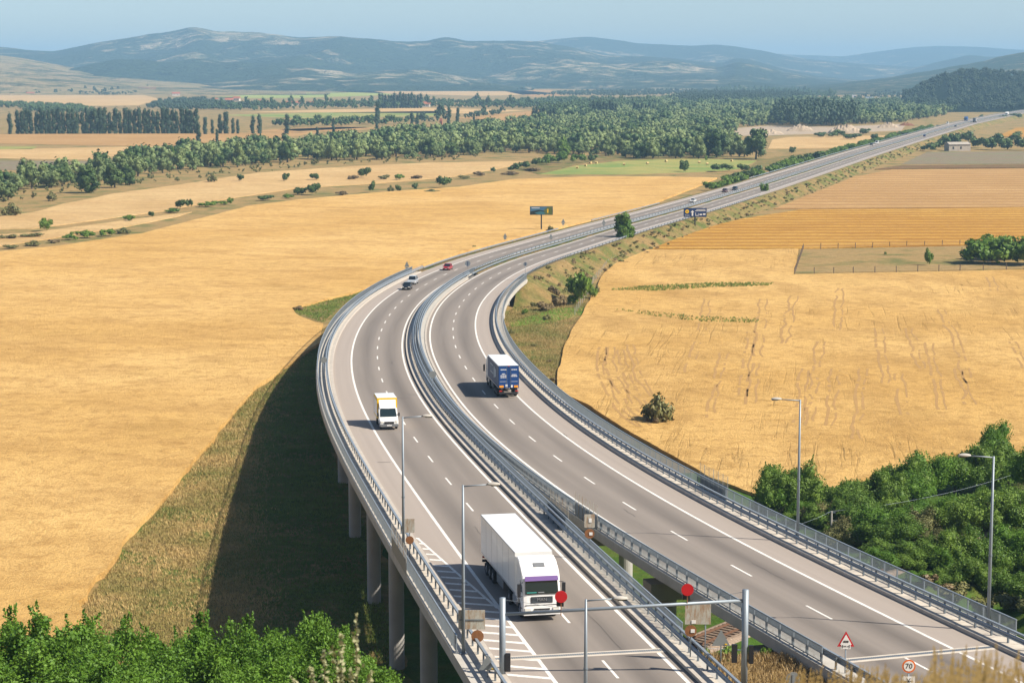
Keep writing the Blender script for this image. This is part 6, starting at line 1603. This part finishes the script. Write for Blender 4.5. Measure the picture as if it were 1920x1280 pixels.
# outbound signs face the camera
p = Vector((at_depth(1585, 1250, 113).x, 113, 14.2)); zc_ = zpix(p, 1197)
o = sign('red edged triangular warning sign with a length plate at the outbound joint', [('tri', 0, zc_, 1.0, 0.92, M['redsign']), ('tri', 0, zc_ - 0.035, 0.68, 0.62, M['signwhite'], -0.012, 'sign_face'), ('box', 0, zpix(p, 1211), 0.56, 0.3, M['signwhite'])], p, zc_)
mb = MB().box((0.0, -0.02, zc_ - 0.19), (0.3, 0.012, 0.03)).box((0.0, -0.02, zc_ - 0.11), (0.24, 0.012, 0.025))
for k in range(6): mb.box((-0.125 + k * 0.05, -0.02, zc_ - 0.15), (0.014, 0.012, 0.08))
for s_ in (-1, 1): mb.add([(s_ * 0.17, -0.026, zc_ - 0.15), (s_ * 0.12, -0.026, zc_ - 0.11), (s_ * 0.12, -0.026, zc_ - 0.19)], [(0, 1, 2)])
obj('bridge_pictogram', mb, M['signblack'], o)
zp = zpix(p, 1211); mb = MB()
for s_ in (-1, 1):
    mb.box((s_ * 0.2, -0.02, zp - 0.03), (0.035, 0.012, 0.13)); mb.add([(s_ * 0.2 - 0.06, -0.026, zp + 0.03), (s_ * 0.2 + 0.06, -0.026, zp + 0.03), (s_ * 0.2, -0.026, zp + 0.1)], [(0, 1, 2)])
obj('arrow_mark', mb, M['signblack'], o)
link('lettering', text_mesh('350 m', 0.12, M['signblack']), o, (0, -0.02, zp), (PI / 2, 0, 0))
p = Vector((at_depth(1704, 1250, 108).x, 108, 14.3)); zc_ = zpix(p, 1248)
o = sign('round seventy speed limit sign with red ring above a snowflake plate', [('disc', 0, zc_, 0.76, 0, M['orangering']), ('disc', 0, zc_, 0.58, 0, M['signwhite'], -0.012, 'sign_face'), ('box', 0, zpix(p, 1276), 0.72, 0.52, M['signwhite'])], p, zc_)
link('lettering', text_mesh('70', 0.42, M['signblack'], 0.006), o, (0, -0.032, zc_), (PI / 2, 0, 0))
mb = MB(); zs = zpix(p, 1276)
for k in range(3): mb.box((0, -0.022, zs), (0.4, 0.012, 0.03), mat=Matrix.Rotation(k * PI / 3, 3, 'Y'))
obj('snowflake', mb, M['signblack'], o)
p = Vector((at_depth(1487, 1270, 110).x, 110, 14.3))
sign('round grey sign back half hidden in the dry grass', [('disc', 0, zpix(p, 1272), 0.8, 0, M['signback']), ('box', 0, zpix(p, 1273), 0.1, 0.6, M['steel'], -0.03, 'brace')], p, zpix(p, 1262))
p = foot_at(LC, 3.9, 605, 200, 300, 0.2); p = LC.p(LC.s_at_y(262), 3.9, 0.2)
sign('round grey sign back on the outer rim at the bend', [('disc', 0, 2.35, 0.85, 0, M['signback'])], p, 2.5)
p = foot_at(LC, -9.2, 811, 225, 262)
sign('round grey sign back between the carriageways at the bend', [('disc', 0, zpix(p, 702), 0.9, 0, M['signback'])], p, zpix(p, 697))
for px, py, by, sh, w, h, lb in [(763, 495, 506, 'tri', 1.2, 1.3, 'triangular sign back at the far end of the outer railing'), (947, 441, 452, 'tri', 1.2, 1.2, 'triangular sign back on the inbound verge'), (1033, 442, 449, 'tri', 1.2, 1.1, 'triangular sign back below the left billboard'), (1056, 414, 427, 'tri', 1.3, 1.3, 'triangular sign back above a second plate right of the billboard'), (1132, 415, 424, 'tri', 1.3, 1.4, 'triangular sign back near the black off-road car'), (877, 494, 503, 'disc', 1.3, 0, 'pale round sign with a diagonal bar in the median'), (985, 495, 516, 'disc', 0.9, 0, 'small round sign on the outbound railing end')]:
    p = at(px, by, zr); zt3 = zpix(p, py)
    m_ = M['signback'] if sh == 'tri' else M['steel']
    ps = [(sh, 0, zt3, w, h, m_)]
    if sh == 'tri': ps.append(('box', 0, zt3 - h * 0.75, 0.7, 0.5, M['signback']))
    else: ps.append(('box', 0, zt3, 0.12, w * 0.8, M['boardblue'], -0.03, 'diagonal_bar'))
    sign(lb, ps, p, zt3)
# safety screens above the railway
def screen(c, s0, s1, e, label):
    o = thing('safety_screen', label, 'screen', c.p(s0, e, 0.2)); inv = o.location.copy(); n = 6
    for k in range(n + 1):
        q = c.p(s0 + (s1 - s0) * k / n, e, 0.2) - inv; obj('post', MB().box(q + Vector((0, 0, 1.05)), (0.04, 0.04, 2.1)), M['rustwhite'], o)
    mb = MB()
    for k in range(n * 7):
        q = c.p(s0 + (s1 - s0) * (k + 0.5) / (n * 7), e, 0.2) - inv; mb.box(q + Vector((0, 0, 1.62)), (0.008, 0.008, 0.9))
    for z in np.arange(1.25, 2.11, 0.2): 
        q0, q1 = c.p(s0, e, 0.2) - inv, c.p(s1, e, 0.2) - inv; mb.tube([q0 + Vector((0, 0, z)), q1 + Vector((0, 0, z))], 0.007, 4)
    tag(obj('mesh_panel', mb, M['rustwhite'], o), kind='stuff')
    q = [c.p(s0 + (s1 - s0) * k / n, e + 0.03, 0.25) - inv for k in range(n + 1)]
    for k in range(n): obj('solid_panel', quad([q[k], q[k + 1] * 0.985 + q[k] * 0.015, q[k + 1] * 0.985 + q[k] * 0.015 + Vector((0, 0, 1.1)), q[k] + Vector((0, 0, 1.1))], 0.02, (0.3, 0.9, 0)), M['steel_d'], o)
sA = find_s(RC, -9.75, 1078, 140, 200); sB = find_s(RC, -9.75, 1120, 140, 200); screen(RC, min(sA, sB), max(sA, sB), -9.75, 'rusty safety screen on the inner rim of the outbound viaduct')
sA = find_s(LC, -9.72, 1032, 140, 200); sB = find_s(LC, -9.72, 1066, 140, 200); screen(LC, min(sA, sB), max(sA, sB), -9.72, 'rusty safety screen on the inner rim of the inbound viaduct')
sA = find_s(RC, 4.95, 1312, 140, 200); sB = find_s(RC, 4.95, 1364, 140, 200); screen(RC, min(sA, sB), max(sA, sB), 4.95, 'thin safety screen on the outbound rim in front of the wheat')
sA = find_s(LC, 4.95, 735, 130, 190); sB = find_s(LC, 4.95, 762, 130, 190); screen(LC, min(sA, sB), max(sA, sB), 4.95, 'rust stained safety screen on the outer rim by the first lamp')
# billboards
def billboard(px, base, x0, x1, y0, y1, label):
    p = at(px, base, 0.0); s = pxs(p.y); w, h = (x1 - x0) / s, (y1 - y0) / s; zc = at_depth(px, (y0 + y1) / 2, p.y).z
    o = thing('billboard', label, 'billboard', p, 0)
    obj('post', MB().tube([(0, 0.25, -0.3), (0, 0.25, zc + h * 0.3)], 0.22, 10), M['black'], o)
    bd = obj('board', MB().box((0, 0.1, zc), (w, 0.22, h)), M['black'], o)
    return o, bd, w, h, zc
o, bd, w, h, zc = billboard(1015, 434, 992, 1035, 387, 403, 'billboard with a dark landscape picture in the left wheat field')
def flat(pts, z, y, name, mat, par): return obj(name, quad([(x * w / 2, y, z + v * h / 2) for x, v in pts], 0.008), mat, par)
A1 = plain('poster_sky', (0.06, 0.16, 0.27), 0.5); A2 = plain('poster_hill', (0.10, 0.13, 0.035), 0.5, var=0.4, scale=1.5); A3 = plain('poster_water', (0.05, 0.16, 0.20), 0.4); A4 = plain('poster_dark', (0.015, 0.022, 0.018), 0.5)
flat([(-0.97, -0.93), (0.97, -0.93), (0.97, 0.93), (-0.97, 0.93)], zc, -0.025, 'poster', A1, bd)
flat([(-0.96, -0.92), (0.96, -0.92), (0.96, 0.1), (0.3, -0.1), (-0.2, 0.2), (-0.96, -0.2)], zc, -0.036, 'poster_picture', A4, bd)
flat([(-0.3, -0.92), (0.45, -0.92), (0.3, -0.3), (-0.1, -0.1), (-0.6, -0.5)], zc, -0.047, 'poster_picture', A3, bd)
flat([(0.35, -0.9), (0.95, -0.9), (0.95, 0.9), (0.55, 0.9), (0.2, 0.1)], zc, -0.058, 'poster_picture', A2, bd)
flat([(0.5, -0.5), (0.62, -0.5), (0.62, 0.4), (0.5, 0.4)], zc, -0.069, 'poster_picture', M['yellow'], bd)
flat([(-0.85, 0.55), (-0.15, 0.55), (-0.15, 0.68), (-0.85, 0.68)], zc, -0.047, 'poster_lettering', M['text'], bd)
o, bd, w, h, zc = billboard(1303, 431, 1282, 1325, 390, 407, 'dark blue billboard with white arrow and yellow disc beside the outbound road')
flat([(-0.98, -0.95), (0.98, -0.95), (0.98, 0.95), (-0.98, 0.95)], zc, -0.025, 'poster', M['boardblue'], bd)
dk = obj('logo_disc', MB().disc((-0.70 * w / 2, -0.04, zc + 0.22 * h / 2), (0, 1, 0), 0.17 * w / 2, 24, 0.02), M['yellow'], bd)
link('lettering', text_mesh('LIDL', 0.36, M['boardblue']), dk, (-0.70 * w / 2, -0.065, zc + 0.22 * h / 2), (PI / 2, 0, 0))
link('lettering', text_mesh('10 km', 0.62, M['text']), bd, (-0.70 * w / 2, -0.05, zc - 0.62 * h / 2), (PI / 2, 0, 0))
flat([(-0.30, -0.75), (-0.17, -0.75), (-0.17, 0.1), (-0.05, 0.0), (-0.235, 0.5), (-0.42, 0.0), (-0.30, 0.1)], zc, -0.047, 'arrow', M['text'], bd)
for x0, x1, v0, v1 in ((0.1, 0.9, 0.58, 0.7), (0.0, 0.92, 0.3, 0.42), (0.02, 0.3, -0.72, -0.6), (0.02, 0.06, -0.6, 0.0), (0.26, 0.3, -0.6, -0.2), (0.38, 0.6, -0.6, -0.3), (0.68, 0.9, -0.55, -0.2)):
    flat([(x0, v0), (x1, v0), (x1, v1), (x0, v1)], zc, -0.047, 'poster_lettering', M['text'], bd)

# ------------------------------------------------------------------ railway, fences, poles, buildings, bales
def rail_pt(d, off, h=0.0):
    q = RA + RD_ * d; return Vector((q[0] + RD_[1] * off, q[1] - RD_[0] * off, 4.6 + h))
bl = [[rail_pt(d, o_, h) for o_, h in ((-2.4, -0.1), (-1.5, 0.28), (1.5, 0.28), (2.4, -0.1))] for d in np.arange(-24, 78, 2.0)]
trk = tag(obj('railway_track', MB().loft(bl, closed=False), M['ballast']), 'single railway track on pale ballast passing under the bridges', 'railway')
for s_ in (-0.72, 0.72):
    obj('rail', MB().loft([[rail_pt(d, s_ + a_, h) for a_, h in ((-0.07, 0.36), (0.07, 0.36), (0.035, 0.54), (-0.035, 0.54))] for d in np.arange(-24, 78, 4.0)]), M['railsteel'], trk)
for k in range(160):
    d = -23.5 + k * 0.63; q = rail_pt(d, 0, 0.30); obj('sleeper', MB().box(q, (2.4, 0.24, 0.12), math.atan2(RD_[1], RD_[0]) - PI / 2), M['sleeper'], trk)
# bank of red earth and the mesh fence between the bridge ends
def fence(label, pts, h, gap, mat, wires=3, r=0.05, mesh=False):
    o = thing('fence', label, 'fence', pts[0]); inv = Vector(pts[0]); wm = MB()
    for a_, b_ in zip(pts[:-1], pts[1:]):
        a_, b_ = Vector(a_), Vector(b_); n = max(1, int(round((b_ - a_).length / gap)))
        for k in range(n + 1):
            q = a_.lerp(b_, k / n); tl = random.uniform(-0.06, 0.06)
            obj('post', MB().tube([q - inv + Vector((0, 0, -0.2)), q - inv + Vector((tl, 0, h * random.uniform(0.92, 1.08)))], r, 6), mat, o)
        for k in range(wires):
            z = h * (0.3 + 0.6 * k / max(1, wires - 1)); wm.tube([a_ - inv + Vector((0, 0, z)), b_ - inv + Vector((0, 0, z))], 0.008, 4)
        if mesh:
            m_ = int((b_ - a_).length / 0.25)
            for k in range(m_): q = a_.lerp(b_, k / m_) - inv; wm.tube([q, q + Vector((0, 0, h * 0.95))], 0.006, 3)
            for k in range(8): z = h * k / 8; wm.tube([a_ - inv + Vector((0, 0, z)), b_ - inv + Vector((0, 0, z))], 0.006, 3)
    tag(obj('wire', wm, M['steel_d'], o), kind='stuff')
    return o
g3 = lambda px, py: at(px, py, 0.1)
fence('wooden post fence round the paddock in the right fields', [g3(1930, 504), g3(1800, 507), g3(1600, 512), g3(1490, 513), g3(1506, 467), g3(1700, 462), g3(1930, 456)], 1.5, 5.6, M['wood'], r=0.11)
fence('thin wire fence along the foot of the outbound embankment', [g3(1078, 590), g3(1102, 553), g3(1112, 530), g3(1140, 497), g3(1172, 480)], 1.6, 5.0, M['concrete'], r=0.07)
yq = 121.5
fence('wire mesh fence between the two bridge ends', [(at_depth(1325, 1232, yq).x, yq, 12.6), (at_depth(1392, 1220, yq + 1).x, yq + 1, 12.2), (at_depth(1450, 1215, yq + 1).x, yq + 1, 12.2), (at_depth(1508, 1225, yq - 1).x, yq - 1, 12.9)], 1.7, 2.4, M['steel_d'], r=0.03, mesh=True)
eb = MB(); rs2 = np.random.RandomState(4); grid = []
for i in range(13):
    row = []
    for j in range(9):
        x = 12.2 + i * 0.75; y = 119.2 + j * 0.8; z = ztf(x, y) + 0.35 * math.sin(i / 12 * PI) * math.sin(j / 8 * PI) + rs2.uniform(-0.12, 0.15) * (0 < i < 12 and 0 < j < 8); row.append((x, y, z + 0.03))
    grid.append(row)
tag(obj('earth_bank', eb.loft(grid, closed=False), M['redearth']), kind='structure')
# utility pole with wires
p = on_ground(1558, 1012); top = at_depth(1558, 958, p.y)
o = thing('utility_pole', 'concrete utility pole with wires in front of the thicket', 'utility pole', p)
obj('pole', MB().tube([(0, 0, -0.3), (0, 0, top.z - p.z)], [0.14, 0.10], 8), M['concrete'], o)
obj('cross_arm', MB().box((0, 0, top.z - p.z - 0.15), (0.9, 0.08, 0.08)), M['steel_d'], o)
def wire(a_, b_, sag, r=0.013):
    n = 14; return MB().tube([Vector(a_).lerp(Vector(b_), k / n) - Vector((0, 0, sag * 4 * (k / n) * (1 - k / n))) - p for k in range(n + 1)], r, 4)
e1 = at_depth(1960, 868, p.y + 25); e2 = at_depth(1500, 982, p.y - 8)
obj('wire', wire(top, e1, 0.9), M['steel'], o); obj('wire', wire(top, e2, 0.1), M['steel'], o)
obj('wire', wire(top - Vector((0, 0, 1.0)), at_depth(1850, 960, p.y + 14), 0.5, 0.014), M['steel'], o)
# buildings
def house(px, py, wpx, hpx, label, wall=None, roof=None, flat_=False, group=None):
    p = at(px, py, 0.0); s = pxs(p.y); w, h = wpx / s, hpx / s; d = w * 0.6
    o = thing('house', label, 'house', p, random.uniform(-0.25, 0.25), group)
    obj('wall', MB().box((0, 0, h * 0.3), (w, d, h * 0.6)), wall or M['plaster'], o)
    obj('roof', MB().loft([[(-w * 0.55, -d * 0.58, h * 0.58), (-w * 0.55, d * 0.58, h * 0.58), (-w * 0.55, 0, h)], [(w * 0.55, -d * 0.58, h * 0.58), (w * 0.55, d * 0.58, h * 0.58), (w * 0.55, 0, h)]]), roof or M['roof'], o)
    for k in (-0.25, 0.2): obj('window', MB().box((k * w, -d / 2, h * 0.33), (w * 0.12, 0.1, h * 0.18)), M['glass'], o)
    return o
for px, py, w, h in [(402, 192, 12, 8), (430, 193, 14, 9), (444, 190, 12, 9), (487, 194, 10, 7), (540, 199, 20, 9), (556, 198, 16, 8), (583, 198, 12, 8), (595, 198, 10, 7), (766, 199, 14, 9), (798, 201, 16, 10), (690, 199, 8, 7), (330, 180, 14, 7), (57, 178, 14, 5)]:
    house(px, py, w, h, 'small red-roofed village house among the trees', group='village houses')
house(275, 173, 32, 8, 'long low red-roofed farm building on the left rise')
house(827, 234, 5, 12, 'small brick tower beside the two tall poplars', M['roof'])
for px, py, w in [(1630, 189, 14), (1650, 190, 12), (1662, 190, 16), (1690, 190, 24)]: house(px, py, w, 7, 'pale roofed shed near the far motorway bend', roof=M['steel'], group='sheds near the far bend')
p = at(1795, 283, 0.0); s = pxs(p.y); w, h = 44 / s, 17 / s
o = thing('old_barn', 'old weathered barn with pale gable in front of the dark hedge', 'barn', p, R(14))
obj('wall', MB().box((0, 0, h * 0.36), (w, w * 0.45, h * 0.72)), M['oldwall'], o)
obj('gable_wall', MB().add([(w * 0.503, -w * 0.225, 0), (w * 0.503, w * 0.225, 0), (w * 0.503, w * 0.225, h * 0.72), (w * 0.503, 0, h * 1.05), (w * 0.503, -w * 0.225, h * 0.72)], [(0, 1, 2, 3, 4)]), M['plaster'], o)
obj('roof', MB().loft([[(-w * 0.5, -w * 0.26, h * 0.72), (-w * 0.5, 0, h * 0.98), (-w * 0.5, w * 0.26, h * 0.72)], [(w * 0.5, -w * 0.26, h * 0.72), (w * 0.5, 0, h * 0.98), (w * 0.5, w * 0.26, h * 0.72)]]), M['oldwall'], o)
for k in (-0.3, 0.05): obj('opening', MB().box((k * w, -w * 0.226, h * 0.35), (w * 0.07, 0.1, h * 0.28)), M['black'], o)
p = at(1480, 160, 0.0); s = pxs(p.y)
o = thing('silo', 'distant pale grain silos at the foot of the mountain', 'silo', p)
obj('silo_tower', MB().box((-14 / s, 0, 6 / s), (7 / s, 5 / s, 12 / s)), M['plaster'], o); obj('silo_tower', MB().box((-8 / s, 0, 5 / s), (3 / s, 5 / s, 10 / s)), M['concrete'], o)
obj('silo_dome', MB().tube([(5 / s, 0, 0), (5 / s, 0, 6 / s), (5 / s, 0, 8 / s)], [4 / s, 4 / s, 1 / s], 14), M['plaster'], o)
for i, (px, py) in enumerate([(1082, 316), (1107, 307), (1118, 307), (1170, 310), (1214, 308), (1249, 304), (1311, 306), (1326, 309), (1372, 303), (1098, 312)]):
    p = at(px, py, 0.08); bl_ = MB(); bl_.tube([(-0.6, 0, 0.62), (0.6, 0, 0.62)], 0.64, 16)
    t_ = obj('hay_bale', bl_, M['bale'], None); t_.location = p; t_.rotation_euler = (0, 0, random.uniform(-0.8, 0.8)); tag(t_, 'round straw bale lying in the green hay meadow', 'bale', 'bales in the meadow')
# gravel heaps by the pit
for px, py, w, h, m_ in [(1500, 246, 50, 11, 'gravel'), (1585, 250, 66, 15, 'gravel'), (1440, 252, 60, 9, 'gravel'), (1665, 240, 40, 9, 'gravel'), (1700, 236, 30, 6, 'redearth')]:
    p = at(px, py, 0.0); s = pxs(p.y); W_, H_ = w / s, h / s; g_ = []
    for i in range(19):
        g_.append([(p.x + (i / 18 - 0.5) * W_, p.y + (j / 8 - 0.5) * W_ * 0.5, -0.1 + H_ * (math.sin(i / 18 * PI) ** 0.7) * (math.sin(j / 8 * PI) ** 0.8) * (0.75 + 0.5 * random.random())) for j in range(9)])
    t_ = tag(obj('gravel_heap', MB().loft(g_, closed=False), M[m_]), 'bare heap of gravel and earth by the pit before the tall stand', 'heap', 'gravel heaps')
# the far bend of the motorway
for off in (-9, 9):
    q = []
    for px, py in [(1576, 189), (1590, 184), (1594, 179), (1588, 174), (1578, 171)]:
        a_ = at(px + off * 0.5, py, 0.3); q.append(a_)
    secs = [[a_ + Vector((-9, 0, 0)), a_ + Vector((9, 0, 0))] for a_ in q]
    tag(obj('road', MB().loft(secs, closed=False), M['shoulder']), kind='structure')

# ------------------------------------------------------------------ the hazy summer air
hb = MB().box((0, 6000, 134), (30000, 26000, 282))
hz = obj('haze', hb, None)
hm = bpy.data.materials.new('summer_haze'); hm.use_nodes = True
hn = hm.node_tree; hn.nodes.remove(hn.nodes['Principled BSDF'])
pv = hn.nodes.new('ShaderNodeVolumePrincipled')
pv.inputs['Color'].default_value = (0.42, 0.71, 0.97, 1)
pv.inputs['Density'].default_value = 1.05e-4
pv.inputs['Anisotropy'].default_value = 0.0
hn.links.new(pv.outputs[0], hn.nodes['Material Output'].inputs['Volume'])
hz.data.materials.clear(); hz.data.materials.append(hm)
tag(hz, kind='stuff')
